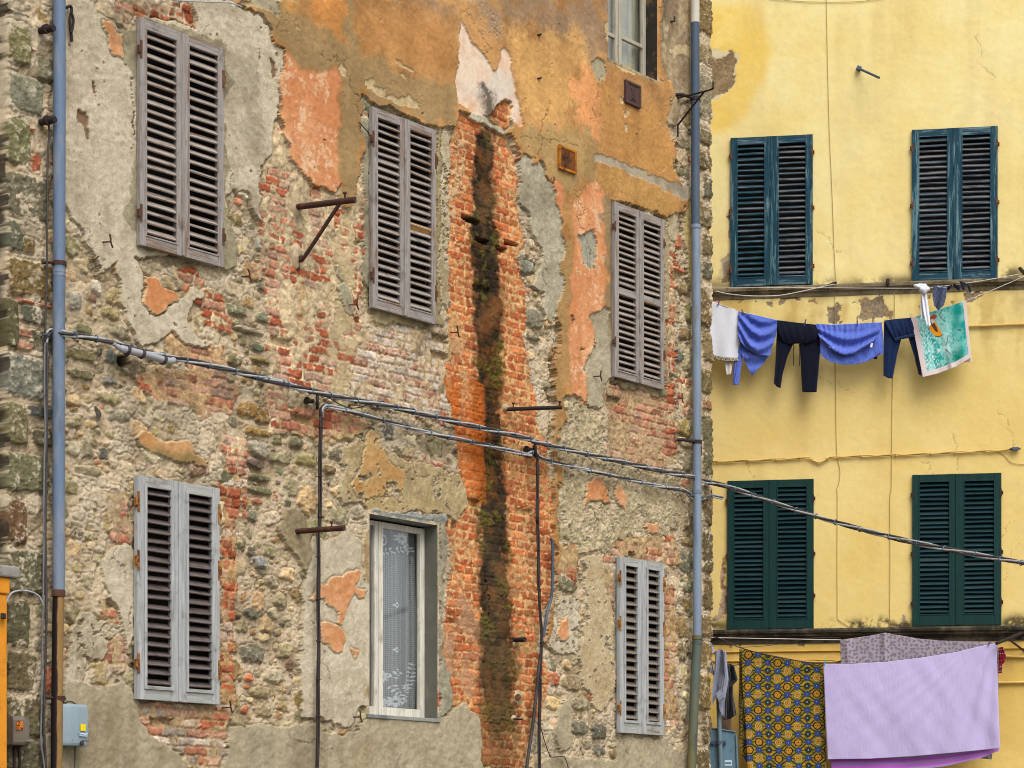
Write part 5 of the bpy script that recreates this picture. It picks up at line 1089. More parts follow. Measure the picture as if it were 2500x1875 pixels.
for sa, sb, lab, pch in (('C3 132,918', 'C3 194,916', 'black iron stub with white mortar low on the flue', 'C3 132,940'), ('C3 120,1374', 'C3 180,1378', 'thin grey iron pin with a pale collar at the foot of the flue', 'C3 122,1372')):
    a_, b_ = on_ray(sa, .02), on_ray(sb, .16); root = thing('iron_stub', lab, 'iron fitting', a_.copy())
    b = MB(); b.tube([a_, b_], .024 if '918' in sa else .008, 10); part(b, 'arm', M_IRON, root); part(blob(on_ray(pch, .015), .035, .045, 5, 'm'), 'mortar_patch', M_PATCH, root)
part_ = blob(on_ray('C3 153,1250', .01), .085, .10, 8, 'm'); solo(part_, 'mortar_ring', M_PATCH, 'white ring of mortar round a rusty socket on the flue', 'iron fitting')
b = MB(); b.tube([on_ray('C3 153,1250', .0), on_ray('C3 153,1250', .045)], .032, 12); solo(b, 'rusty_socket', M_RUST, 'rusty socket inside the white mortar ring on the flue', 'iron fitting')
# hooks that carry the cables
for sp_, lab in (('B2 400,900', 'black iron ring hook above the dark vertical cable'), ('B3 240,1180', 'black iron ring hook at the cable junction on the flue')):
    c = on_ray(sp_, .09); root = thing('ring_hook', lab, 'hook', c.copy()); b = MB(); b.tube(ring(c + dL * .03, nL * .7 + dL * .7, .055, 0, 16), .013, 8, False); part(b, 'ring', M_IRON, root)
    b = MB(); b.tube([c - dL * .05 - nL * .1, c - dL * .01], .017, 8); b.tube([c - dL * .085 - nL * .02, c - dL * .06 - nL * .02], .028, 14); part(b, 'stem', M_IRON, root)
# shutter catches and nails
def catch(spec, la, h=.10, r=.006, lean=0):
    c = on_ray(spec, .03); b = MB(); t = c + nL * .07 + dL * .01
    b.tube([c - dL * .02, t], r, 8); b.tube(spline([t + Vector((0, 0, h * .55)) - dL * rnd.uniform(-.04, .04), t + Vector((0, 0, h * .2)), t, t - Vector((0, 0, h * .45)) + dL * .02], 4), r * 1.15, 8); return solo(b, 'shutter_catch', M_BROWNIRON, la, 'shutter catch', 'iron shutter catches on the stone wall')
for sp_, la in (('A1 600,1405', 'rusty iron catch on the plaster left below the upper left shutters'), ('B1 1405,182', 'rusty iron catch right below the upper left shutters'), ('B2 605,345', 'rusty iron catch left below the middle shutters'), ('B2 1190,505', 'rusty iron catch on the flue right below the middle shutters'),
                ('B3 595,758', 'rusty iron catch left below the right-hand upper shutters'), ('B3 1068,888', 'rusty iron catch right below the right-hand upper shutters'), ('C2 625,1365', 'rusty iron catch left below the lace window'), ('C1 1295,1310', 'bent rusty catch right below the lower left shutters')):
    catch(sp_, la)
for sp_, la in (('A3 242,200', 'dark nail high on the grey-brown plaster'), ('A3 1020,122', 'small bent iron hook right of the top window'), ('A3 242,452', 'short dark peg in the ochre plaster above the vents')):
    c = on_ray(sp_, .03); b = MB(); b.tube([c - nL * .03, c + nL * .05 + dL * .05], .010, 8); b.tube([c + nL * .05 + dL * .05, c + nL * .05 + dL * .05 + Vector((0, 0, .05 if '122' in sp_ else .012))], .010, 8); solo(b, 'nail', M_IRON, la, 'nail')
# pole bracket by the right downpipe
T0, T1, T2, T3 = on_ray('A3 1080,566', .05), on_ray('A3 1230,530', .50), on_ray('A3 1280,512', .66), on_ray('A3 1284,474', .66); S0 = on_ray('A3 1078,724', .05)
root = thing('iron_bracket', 'thin black iron bracket with an upturned tip over the top of the slate blue downpipe', 'bracket', T0.copy())
b = MB(); b.tube(spline([T0, T1, T2, T2.lerp(T3, .5), T3], 5), .010, 8); part(b, 'arm', M_IRON, root); b = MB(); b.tube([S0, T1], .010, 8); b.tube([S0, S0 - Vector((0, 0, .12))], .010, 8); part(b, 'brace', M_IRON, root)
# --- vents
def wall_frame(spec, o):
    r = rect_on(LW, *P4(spec), o); return r
def vent(spec, mat, fmat, lab, fw, kind):
    s0, s1, z0, z1 = wall_frame(spec, .05); root = empty('vent_plate', LW.world((s0, 0, z0)), LW.ang, label=lab, cat='vent cover'); w, h = s1 - s0, z1 - z0
    b = MB(); b.bx(fw * .5, w - fw * .5, -.080, -.035, fw * .5, h - fw * .5)
    b.build('plate', mat, root)
    f = MB(); f.bx(0, fw, -.086, -.03, 0, h); f.bx(w - fw, w, -.086, -.03, 0, h); f.bx(fw, w - fw, -.085, -.03, 0, fw); f.bx(fw, w - fw, -.085, -.03, h - fw, h); f.build('frame', fmat, root, .003)
    e = MB()
    if kind == 'relief':
        for x0, x1, za, zb in ((.40, .46, .32, .72), (.54, .60, .32, .72), (.40, .60, .28, .34), (.46, .54, .48, .53), (.36, .40, .66, .74), (.60, .64, .66, .74), (.30, .70, .20, .23), (.2, .8, .86, .89)): e.bx(x0 * w, x1 * w, -.087, -.078, za * h, zb * h)
        e.build('raised_emblem', mat, root, .003)
    else:
        e.box((w * .38, -.084, h * .63), (w * .42, .008, .018), Matrix.Rotation(R(-38), 3, 'Y')); e.build('slide_bar', M_BROWNIRON, root)
M_VPL = pm('dark_brown_cast_iron', lc(78, 54, 52), lc(92, 60, 50), .4, 10, .15, 20, rough=.6, bump=.3)
M_VPO = pm('orange_rust_plate', lc(120, 66, 18), lc(66, 34, 14), .5, 5, .3, 12, rough=.8, bump=.4)
M_VFR = pm('bright_orange_rust', lc(186, 118, 26), lc(126, 70, 20), .45, 14, .2, 20, rough=.8)
vent('A3 762,465 849,497 853,630 765,598', M_VPL, M_VPL, 'dark brown cast iron vent plate with a raised emblem under the top window', .022, 'relief')
vent('A3 376,840 475,872 480,1014 380,978', M_VPO, M_VFR, 'orange rusted square vent plate in the olive plaster', .024, 'bar')
# ------------------------------------------------------------------ washing and lines in front of the yellow house
def cloth_mat(name, base, var=.08, weave=500, crease=.35, cscale=18, attr=False, rough=.9, stretch=(1, 1, 1)):
    t = NT(name); v = t.coords(stretch); n = t.noise(v, cscale, 6, .6, 1.2); w = t.noise(t.coords(), weave, 2, .5)
    if attr:
        a = t.new('ShaderNodeAttribute'); a.attribute_name = 'tone'; c = a.outputs['Color']
        c = t.mix(1.0, c, t.ramp(w, [(.3, .88), (.7, 1.1)]), 'MULTIPLY')
    else: c = t.mix(t.ramp(n, [(.3, 0), (.7, 1)]), tuple(x * (1 - var) for x in base), tuple(min(1, x * (1 + var)) for x in base))
    nb = t.bump(n, crease, .012); nb = t.bump(w, .08, .001, nb)
    m = t.done(c, rough, nb, 0, .1)
    try: t.b.inputs['Sheen Weight'].default_value = .15
    except Exception: pass
    return m
def resample(P, n):
    P = np.array(P, float); d = np.r_[0, np.cumsum(np.hypot(*np.diff(P, axis=0).T))]
    t = np.linspace(0, d[-1], n); return np.stack([np.interp(t, d, P[:, 0]), np.interp(t, d, P[:, 1])], 1)
def coons(top, right, bottom, left, nu, nv):
    T, B_, L, R_ = resample(pts(top), nu), resample(pts(bottom), nu), resample(pts(left), nv), resample(pts(right), nv)
    u = np.linspace(0, 1, nu)[None, :, None]; v = np.linspace(0, 1, nv)[:, None, None]
    S = (1 - v) * T[None] + v * B_[None] + (1 - u) * L[:, None] + u * R_[:, None] - ((1 - u) * (1 - v) * T[0] + u * (1 - v) * T[-1] + (1 - u) * v * B_[0] + u * v * B_[-1])
    return S[..., 0], S[..., 1], np.broadcast_to(u[..., 0], S.shape[:2]), np.broadcast_to(v[..., 0], S.shape[:2])
class Cloth:
    def __init__(self): self.co = []; self.q = []; self.col = []; self.n = 0
    def patch(self, top, right, bottom, left, o, fold=None, nu=70, nv=70, col=None, edge=True):
        PX, PY, u, v = coons(top, right, bottom, left, nu, nv)
        d = np.zeros(u.shape) if fold is None else fold(u, v)
        s, y, z = YW.loc(PX, PY, o + d)
        X = np.broadcast_to(s, u.shape); self.co.append(np.stack([X, -(o + d), z], -1).reshape(-1, 3))
        idx = np.arange(nu * nv).reshape(nv, nu) + self.n; self.n += nu * nv
        self.q.append(np.stack([idx[1:, :-1], idx[1:, 1:], idx[:-1, 1:], idx[:-1, :-1]], -1).reshape(-1, 4))
        c = np.ones(u.shape + (3,)) if col is None else col(u, v, (X - X.min()), (z - z.min()))
        self.col.append(c.reshape(-1, 3)); return self
    def build(self, name, mat, label=None, cat=None, group=None, thick=.003, parent=None):
        co = np.concatenate(self.co); q = np.concatenate(self.q); col = np.concatenate(self.col)
        me = bpy.data.meshes.new(name)
        if parent is None:
            c = (co.min(0) + co.max(0)) / 2; loc = YW.world(c)
        else: c = np.array(parent['_c']); loc = (0, 0, 0)
        me.from_pydata((co - c).tolist(), [], q.tolist()); me.polygons.foreach_set('use_smooth', np.ones(len(q), bool))
        a = me.color_attributes.new('tone', 'FLOAT_COLOR', 'POINT'); a.data.foreach_set('color', np.concatenate([np.clip(col, 0, 1), np.ones((len(col), 1))], 1).astype(np.float32).ravel())
        me.materials.append(mat); o = link(name, me, parent)
        md = o.modifiers.new('s', 'SOLIDIFY'); md.thickness = thick; md.offset = 0
        if parent is None: o.location = loc; o.rotation_euler = (0, 0, YW.ang); o['_c'] = [float(x) for x in c]
        return tag(o, label, cat, group)
rg = np.random.default_rng(42)
def wrink(amp, fu, fv, seed, slant=0):
    r = np.random.default_rng(seed); K = [(r.uniform(.5, 1.4) * fu, r.uniform(-.5, .5) * fv + slant * fu, r.uniform(0, 6.28), r.uniform(.4, 1)) for _ in range(6)]
    return lambda u, v: amp * sum(a * np.sin(2 * math.pi * (fx * u + fy * v) + p) for fx, fy, p, a in K) / 2.4
def swag(amp, n, seed, sag=.5, v0=.1):
    """catenary folds hanging between the two ends"""
    return lambda u, v: amp * np.sin(2 * math.pi * n * (v - sag * (.25 - (u - .5) ** 2) * 1.6)) * np.sin(math.pi * np.clip(u, .03, .97)) ** .5 * np.clip((v - v0) * 4, 0, 1)
WHITE = lc(232, 234, 244); BLUE = lc(92, 116, 214); NAVY = lc(14, 18, 36); NAVY2 = lc(26, 42, 76)
M_WHITE = cloth_mat('white_cotton', lc(236, 238, 246), .03, crease=.3, cscale=7)
M_BLUE = cloth_mat('crinkled_blue_cotton', lc(98, 120, 214), .14, crease=1.0, cscale=30, stretch=(1.8, 1, .5))
M_NAVY = cloth_mat('black_navy_jersey', lc(12, 16, 36), .12, crease=.35, cscale=10)
M_NAVY2 = cloth_mat('navy_fleece', lc(22, 40, 78), .12, crease=.4, cscale=14)
M_PRINT = cloth_mat('printed_cotton', (1, 1, 1), attr=True, crease=.25, cscale=9)
M_HEM = cloth_mat('dark_flowered_trim', (1, 1, 1), attr=True)
LO = .24                                           # distance of the washing line from the facade
# white cloth
c = Cloth().patch('B4 40,300 80,318 160,347 243,376', 'B4 243,376 244,520 243,650', 'B4 40,630 90,634 165,648 243,650', 'B4 40,300 38,630', LO, lambda u, v: .012 * np.sin(9 * u + 2 * v) * v + wrink(.005, 2, 1.5, 3)(u, v)).build('cloth', M_WHITE, 'white cloth with a dark flowered hem pegged next to the stone corner', 'laundry')
def trim(u, v, x, z):
    r = np.random.default_rng(6).random(u.shape); return np.where((r > .6)[..., None], lc(210, 200, 170), np.where((r > .35)[..., None], lc(96, 88, 60), lc(40, 38, 40)))
Cloth().patch('B4 40,630 90,634 165,648 243,650', 'B4 243,650 243,668', 'B4 40,652 90,656 165,668 243,668', 'B4 40,630 40,652', LO + .004, lambda u, v: .012 * np.sin(9 * u + 2), 90, 6, trim).build('hem', M_HEM, parent=c)
Cloth().patch('B4 162,655 206,655', 'B4 206,655 207,700 200,742', 'B4 177,748 200,742', 'B4 162,655 168,700 177,748', LO - .03, wrink(.006, 2, 1, 9), 16, 20).build('inner_panel', cloth_mat('off_white_cotton', lc(222, 216, 208)), parent=c)
# first blue shirt
f1 = lambda u, v: .034 * np.sin(2 * math.pi * (2.6 * v - 1.9 * u * (1 - u) * 1.7 - .35 * u)) * np.clip(v * 5, 0, 1) * (.35 + .65 * np.sin(math.pi * np.clip(u, 0, 1))) + wrink(.006, 5, 5, 5, .5)(u, v) + .03 * v
c = Cloth().patch('B4 243,382 300,392 380,410 470,431', 'B4 470,431 462,520 440,580 425,638', 'B4 244,540 290,595 350,630 425,638', 'B4 243,382 240,470 244,540', LO + .02, f1, 90, 70)
c.patch('B4 243,520 300,590 425,628', 'B4 425,628 390,680 322,752', 'B4 262,628 290,690 322,752', 'B4 243,520 250,570 262,628', LO - .015, lambda u, v: .016 * np.sin(9 * u + 7 * v) + wrink(.005, 5, 4, 8)(u, v), 50, 50)
c.build('shirt', M_BLUE, 'crinkled blue shirt hanging in swags next to the white cloth', 'laundry')
s_ = bpy.data.objects[[o.name for o in COL.objects if o.name.startswith('shirt')][-1]]
Cloth().patch('B4 236,560 270,600', 'B4 270,600 262,690 245,806', 'B4 210,804 245,806', 'B4 236,560 218,660 210,804', LO - .03, lambda u, v: .02 * np.sin(math.pi * u) + wrink(.004, 3, 3, 12)(u, v), 24, 50).build('sleeve', M_BLUE, parent=s_)
# dark trousers
def tube_leg(c, top, right, bottom, left, o, seed, th=.035):
    w = wrink(.005, 2, 2, seed)
    c.patch(top, right, bottom, left, o, lambda u, v: th * np.sqrt(np.clip(1 - (2 * u - 1) ** 2, 0, 1)) + w(u, v), 40, 50)
    c.patch(top, right, bottom, left, o, lambda u, v: -th * np.sqrt(np.clip(1 - (2 * u - 1) ** 2, 0, 1)), 30, 30); return c
c = Cloth(); tube_leg(c, 'B4 468,434 520,438 580,446', 'B4 580,446 560,570 528,640 500,740 487,824', 'B4 449,795 465,815 487,824', 'B4 468,434 463,560 458,680 449,795', LO - .02, 21)
tube_leg(c, 'B4 590,447 650,452 690,456', 'B4 690,456 716,500 716,600 708,720 696,846', 'B4 613,844 650,848 696,846', 'B4 590,447 597,560 604,680 613,844', LO - .02, 22)
t_ = c.build('trousers', M_NAVY, 'black trousers folded over the line, drawstrings dangling between the two blue shirts', 'laundry')
Cloth().patch('B4 468,430 560,442 690,456', 'B4 690,456 710,500 690,545 660,564', 'B4 500,556 530,568 600,566 660,564', 'B4 468,430 476,500 500,556', LO + .025, lambda u, v: .03 * np.sin(math.pi * v) + wrink(.008, 4, 2, 24)(u, v), 60, 30).build('waist', M_NAVY, parent=t_)
Cloth().patch('B4 500,548 580,556 662,553', 'B4 662,553 664,566', 'B4 500,562 580,572 664,566', 'B4 500,548 500,562', LO + .035, lambda u, v: .008 * np.sin(60 * u), 80, 6, thick=None if False else None).build('waistband', M_NAVY, parent=t_) if False else None
for sp_ in ('B4 563,568 562,692', 'B4 595,570 597,695'):
    P_ = [YW.loc(*p, LO + .01) for p in pts(sp_)]; b = MB(); b.tube([Vector(p) - Vector(t_['_c']) for p in P_], .0045, 6); b.build('drawstring', M_NAVY, t_)
# second blue shirt
f2 = lambda u, v: .036 * np.sin(2 * math.pi * (1.9 * v - 2.2 * u * (1 - u))) * np.clip(v * 3 - .5, 0, 1) + wrink(.007, 9, 2, 31)(u, v) + .02 * v
c = Cloth().patch('B4 690,452 800,457 930,450 1068,443', 'B4 1068,443 1060,500 1020,560 985,590', 'B4 730,565 790,610 850,632 910,628 985,590', 'B4 690,452 705,510 730,565', LO + .03, f2, 100, 60)
c.patch('B4 722,520 800,590 900,605 1050,490', 'B4 1050,490 1080,560 1075,610 1040,640', 'B4 722,636 770,668 850,688 920,686 990,668 1040,640', 'B4 722,520 717,590 722,636', LO, lambda u, v: .012 * np.sin(14 * u + 3 * v) + wrink(.006, 6, 3, 33)(u, v) + .02 * v, 90, 40)
s2 = c.build('shirt', M_BLUE, 'crinkled blue shirt spread wide between the two pairs of dark trousers', 'laundry')
Cloth().patch('B4 1020,444 1072,444', 'B4 1072,444 1080,520 1083,622', 'B4 1035,640 1083,622', 'B4 1020,444 1040,540 1035,640', LO - .01, lambda u, v: .02 * np.sin(math.pi * u) + wrink(.005, 3, 3, 35)(u, v), 24, 50).build('sleeve', M_BLUE, parent=s2)
Cloth().patch('B4 1020,636 1048,632', 'B4 1048,632 1046,658', 'B4 1022,652 1046,658', 'B4 1020,636 1022,652', LO - .02, wrink(.004, 2, 2, 36), 10, 8).build('cuff', M_NAVY2, parent=s2)
Cloth().patch('B4 718,540 734,560', 'B4 734,560 736,600 738,632', 'B4 718,628 738,632', 'B4 718,540 714,590 718,628', LO - .01, wrink(.006, 2, 2, 37), 12, 20).build('sleeve', M_BLUE, parent=s2)
for sp_, nm in (('B4 1014,575', 'care_tag'), ('B4 737,542', 'button'), ('B4 775,585', 'button'), ('B4 790,592', 'button')):
    p = Vector(YW.loc(*pts(sp_)[0], LO + .075)) - Vector(s2['_c']); b = MB()
    if nm == 'button': b.tube([p, p - Vector((0, .006, 0))], .009, 10)
    else: b.box(p, (.024, .003, .05), Matrix.Rotation(R(12), 3, 'Y'))
    b.build(nm, M_WHITE, s2)
# navy joggers
c = Cloth(); tube_leg(c, 'B4 1086,436 1130,440 1180,450', 'B4 1180,450 1185,540 1160,640 1136,768', 'B4 1083,750 1110,766 1136,768', 'B4 1086,436 1084,560 1083,750', LO - .02, 41, .03)
tube_leg(c, 'B4 1200,440 1230,430 1262,424', 'B4 1262,424 1272,540 1290,650 1305,752', 'B4 1286,744 1305,752', 'B4 1200,440 1230,540 1262,640 1286,744', LO - .03, 42, .022)
t_ = c.build('joggers', M_NAVY2, 'navy jogging trousers folded over the line beside the printed towel', 'laundry')
Cloth().patch('B4 1086,433 1150,424 1243,416', 'B4 1243,416 1258,470 1264,520', 'B4 1150,552 1180,540 1220,530 1264,520', 'B4 1086,433 1120,500 1150,552', LO + .015, lambda u, v: .028 * np.sin(math.pi * v) + wrink(.007, 5, 2, 44)(u, v), 60, 30).build('waist', M_NAVY2, parent=t_)
Cloth().patch('B4 1147,536 1180,526 1262,506', 'B4 1262,506 1266,526', 'B4 1154,554 1185,542 1266,526', 'B4 1147,536 1154,554', LO + .03, lambda u, v: .006 * np.sin(70 * u) + .008 * np.sin(math.pi * v), 60, 8).build('waistband', cloth_mat('navy_rib', lc(30, 50, 92)), parent=t_)
# printed towel: sea, boat and gulls
def noise2(u, v, f, seed, st=1.0):
    r = np.random.default_rng(seed); o = 0
    for k in range(14):
        a = r.uniform(0, 6.28); ff = f * r.uniform(.5, 2.2); o = o + np.sin(2 * math.pi * ff * (u * math.cos(a) + v * st * math.sin(a)) + r.uniform(0, 6.28))
    return o / 3.2
def towel(u, v, x, z):
    n, n2, n3 = noise2(u, v, 3, 1), noise2(u, v, 9, 2), noise2(u, v, 40, 3, .6)
    t = np.clip(.5 + .35 * n + .2 * n2, 0, 1)[..., None]
    C = np.asarray(lc(24, 162, 152)) * (1 - t) + np.asarray(lc(140, 214, 206)) * t
    pale = np.clip(1.1 - np.abs((u - .52) - .25 * (v - .5)) / .2 + .3 * n2, 0, 1)[..., None] * .55 * (v > .05)[..., None]; C = C * (1 - pale) + np.asarray(lc(196, 226, 220)) * pale
    deep = np.clip(1.2 - np.hypot((u - .70) / .16, (v - .86) / .16) + .2 * n2, 0, 1)[..., None]; C = C * (1 - deep) + np.asarray(lc(0, 132, 112)) * deep
    deep = np.clip(1.1 - np.hypot((u - .80) / .10, (v - .25) / .30) + .2 * n2, 0, 1)[..., None] * .8; C = C * (1 - deep) + np.asarray(lc(10, 142, 130)) * deep
    deep = np.clip(1.0 - np.abs(u - .30 - .05 * n) / .07, 0, 1)[..., None] * .75; C = C * (1 - deep) + np.asarray(lc(0, 122, 118)) * deep
    foam = ((n3 + .5 * n2 + 1.4 * np.clip(.34 - u, 0, .34) / .34 + .4 * (v - .4)) > 1.1) & (u < .36); C = np.where(foam[..., None], lc(208, 228, 226), C)
    def poly(P, col):
        nonlocal C
        c = np.zeros(u.shape, bool); n_ = len(P)
        for i in range(n_):
            (x0, y0), (x1, y1) = P[i], P[(i + 1) % n_]
            if y0 == y1: continue
            c ^= ((y0 > v) != (y1 > v)) & (u < (x1 - x0) * (v - y0) / (y1 - y0) + x0)
        C = np.where(c[..., None], lc(*col), C)
    def line(P, w, col):
        nonlocal C
        for (x0, y0), (x1, y1) in zip(P, P[1:]):
            t_ = np.clip(((u - x0) * (x1 - x0) + (v - y0) * (y1 - y0)) / ((x1 - x0) ** 2 + (y1 - y0) ** 2), 0, 1)
            C = np.where((np.hypot(u - x0 - t_ * (x1 - x0), v - y0 - t_ * (y1 - y0)) < w)[..., None], lc(*col), C)
    poly([(.30, .06), (.36, .08), (.44, .26), (.50, .42), (.44, .44), (.36, .40), (.29, .28), (.27, .15)], (240, 152, 30))
    poly([(.325, .12), (.36, .12), (.42, .28), (.43, .36), (.38, .33), (.33, .22)], (96, 62, 44)); line([(.36, .40), (.44, .44), (.50, .42)], .007, (70, 46, 36))
    poly([(.32, .08), (.40, .05), (.45, .07), (.44, .12), (.38, .14), (.34, .16)], (188, 84, 56)); poly([(.33, .12), (.38, .12), (.39, .18), (.35, .20)], (236, 222, 210))
    line([(.56, .02), (.50, .10), (.53, .16), (.58, .22)], .006, (74, 70, 72)); line([(.60, .47), (.55, .58), (.50, .64), (.54, .70), (.58, .76)], .008, (110, 76, 84)); poly([(.48, .61), (.52, .60), (.52, .66), (.48, .67)], (226, 220, 222))
    line([(.80, .44), (.85, .46)], .010, (60, 64, 72)); line([(.38, .52), (.38, .62), (.42, .78)], .004, (60, 110, 112)); poly([(.37, .62), (.40, .63), (.39, .68), (.36, .67)], (232, 232, 236))
    m = (u < .10) | (u > .945) | (v > .92); return np.where(m[..., None], lc(226, 208, 206), C)
ft = lambda u, v: .020 * np.sin(7 * u + 1.5 * v + .5) * np.clip(v * 2, 0, 1) + .018 * np.exp(-((u - .47 - .1 * v) / .05) ** 2) * v + wrink(.003, 4, 2, 51)(u, v)
tw = Cloth().patch('B4 1242,416 1330,392 1440,356 1560,318', 'B4 1560,318 1575,480 1592,645', 'B4 1311,760 1400,738 1500,700 1592,645', 'B4 1242,416 1275,580 1311,760', LO + .03, ft, 240, 260, towel).build('towel', M_PRINT, 'turquoise sea towel printed with an orange rowing boat and gulls', 'laundry')
Cloth().patch('B4 1540,640 1590,632', 'B4 1590,632 1599,674', 'B4 1545,674 1599,674', 'B4 1540,640 1545,674', LO + .0, wrink(.004, 2, 1, 52), 16, 10).build('back_half', cloth_mat('towel_back', lc(226, 206, 184)), parent=tw)
# knotted white cloth, shorts and socks on the taut line
LT = .45
c = Cloth().patch('B4 1300,268 1330,262', 'B4 1330,262 1345,360 1356,460', 'B4 1330,452 1345,468 1356,460', 'B4 1300,268 1312,380 1330,452', LT, lambda u, v: .009 * np.sin(2 * math.pi * u * 1.6 + .5) * (1 - .3 * v), 26, 60)
c.patch('B4 1302,266 1322,264', 'B4 1322,264 1325,340 1322,392', 'B4 1298,420 1306,424 1322,392', 'B4 1302,266 1296,340 1298,420', LT - .03, lambda u, v: .016 * np.sin(2 * math.pi * u * 1.5 + 1), 20, 50)
k_ = c.build('knotted_cloth', M_WHITE, 'white cloth tied in a knot over the taut line above the printed towel', 'laundry')
def lump(spec, r, o, sc, mat, name, parent, seed):
    p = Vector(YW.loc(*pts(spec)[0], o)) - Vector(parent['_c']); bm = bmesh.new(); bmesh.ops.create_icosphere(bm, subdivisions=3, radius=1); rr = random.Random(seed); ph = [rr.uniform(0, 6) for _ in range(6)]
    for v_ in bm.verts:
        k = 1 + .16 * math.sin(5 * v_.co.x + ph[0]) * math.sin(4 * v_.co.z + ph[1]) + .10 * math.sin(9 * v_.co.y + 7 * v_.co.z + ph[2]); v_.co = Vector((v_.co.x * sc[0], v_.co.y * sc[1], v_.co.z * sc[2])) * (r * k) + p
    for f_ in bm.faces: f_.smooth = True
    me = bpy.data.meshes.new(name); bm.to_mesh(me); bm.free(); me.materials.append(mat); return link(name, me, parent)
lump('B4 1316,250', .055, LT + .01, (1.1, .8, 1), M_WHITE, 'knot', k_, 1); lump('B4 1292,236', .045, LT, (1.5, .8, .7), M_WHITE, 'loose_end', k_, 2)
def jeans(u, v, x, z):
    n = noise2(u, v, 22, 5, .3); t = np.clip(.5 + .4 * n, 0, 1)[..., None]; C = np.asarray(lc(44, 52, 84)) * (1 - t) + np.asarray(lc(104, 110, 140)) * t
    return np.where(((v > .06) & (v < .09) & (u > .4))[..., None], lc(190, 196, 210), C)
Cloth().patch('B4 1370,232 1400,226 1448,232', 'B4 1448,232 1446,290 1432,345', 'B4 1376,345 1400,374 1432,345', 'B4 1370,232 1366,290 1376,345', LT, lambda u, v: .03 * np.sin(2 * math.pi * (1.4 * u + .4 * v)) + wrink(.008, 4, 3, 61)(u, v), 50, 60, jeans).build('shorts', cloth_mat('grey_blue_melange', (1, 1, 1), attr=True, crease=.5), 'crumpled grey-blue striped shorts on the taut line', 'laundry')
M_SOCK = cloth_mat('black_knit', lc(20, 20, 30), .2, crease=.5, cscale=30); M_SOCK2 = cloth_mat('dark_grey_knit', lc(40, 44, 62), .2, crease=.5, cscale=30)
for sp_, m_, la in (('B4 1450,248 1462,230 1480,224;B4 1480,224 1478,240;B4 1455,262 1475,250;B4 1450,248 1455,262', M_SOCK, 'small black sock, first right of the grey-blue shorts'), ('B4 1482,222 1522,224;B4 1522,224 1526,245 1522,266;B4 1505,250 1522,266;B4 1482,222 1495,240 1505,250', M_SOCK, 'small black sock, second right of the grey-blue shorts'),
                    ('B4 1522,204 1552,210;B4 1552,210 1556,258;B4 1540,256 1556,258;B4 1522,204 1532,230 1540,256', M_SOCK2, 'dark grey sock with its toe hanging down, third from the shorts'), ('B4 1540,212 1580,222;B4 1580,222 1592,245 1592,268;B4 1578,266 1592,268;B4 1540,212 1570,235 1578,266', M_SOCK2, 'dark grey sock at the right end of the row on the taut line')):
    a = sp_.split(';'); c = Cloth(); w = wrink(.006, 3, 3, len(la)); th = .02
    c.patch(*[a[0], a[1], a[2], a[3]], LT, lambda u, v: th * np.sqrt(np.clip(1 - (2 * u - 1) ** 2, 0, 1)) + w(u, v), 18, 18); c.build('sock', m_, la, 'sock', 'socks on the taut line')
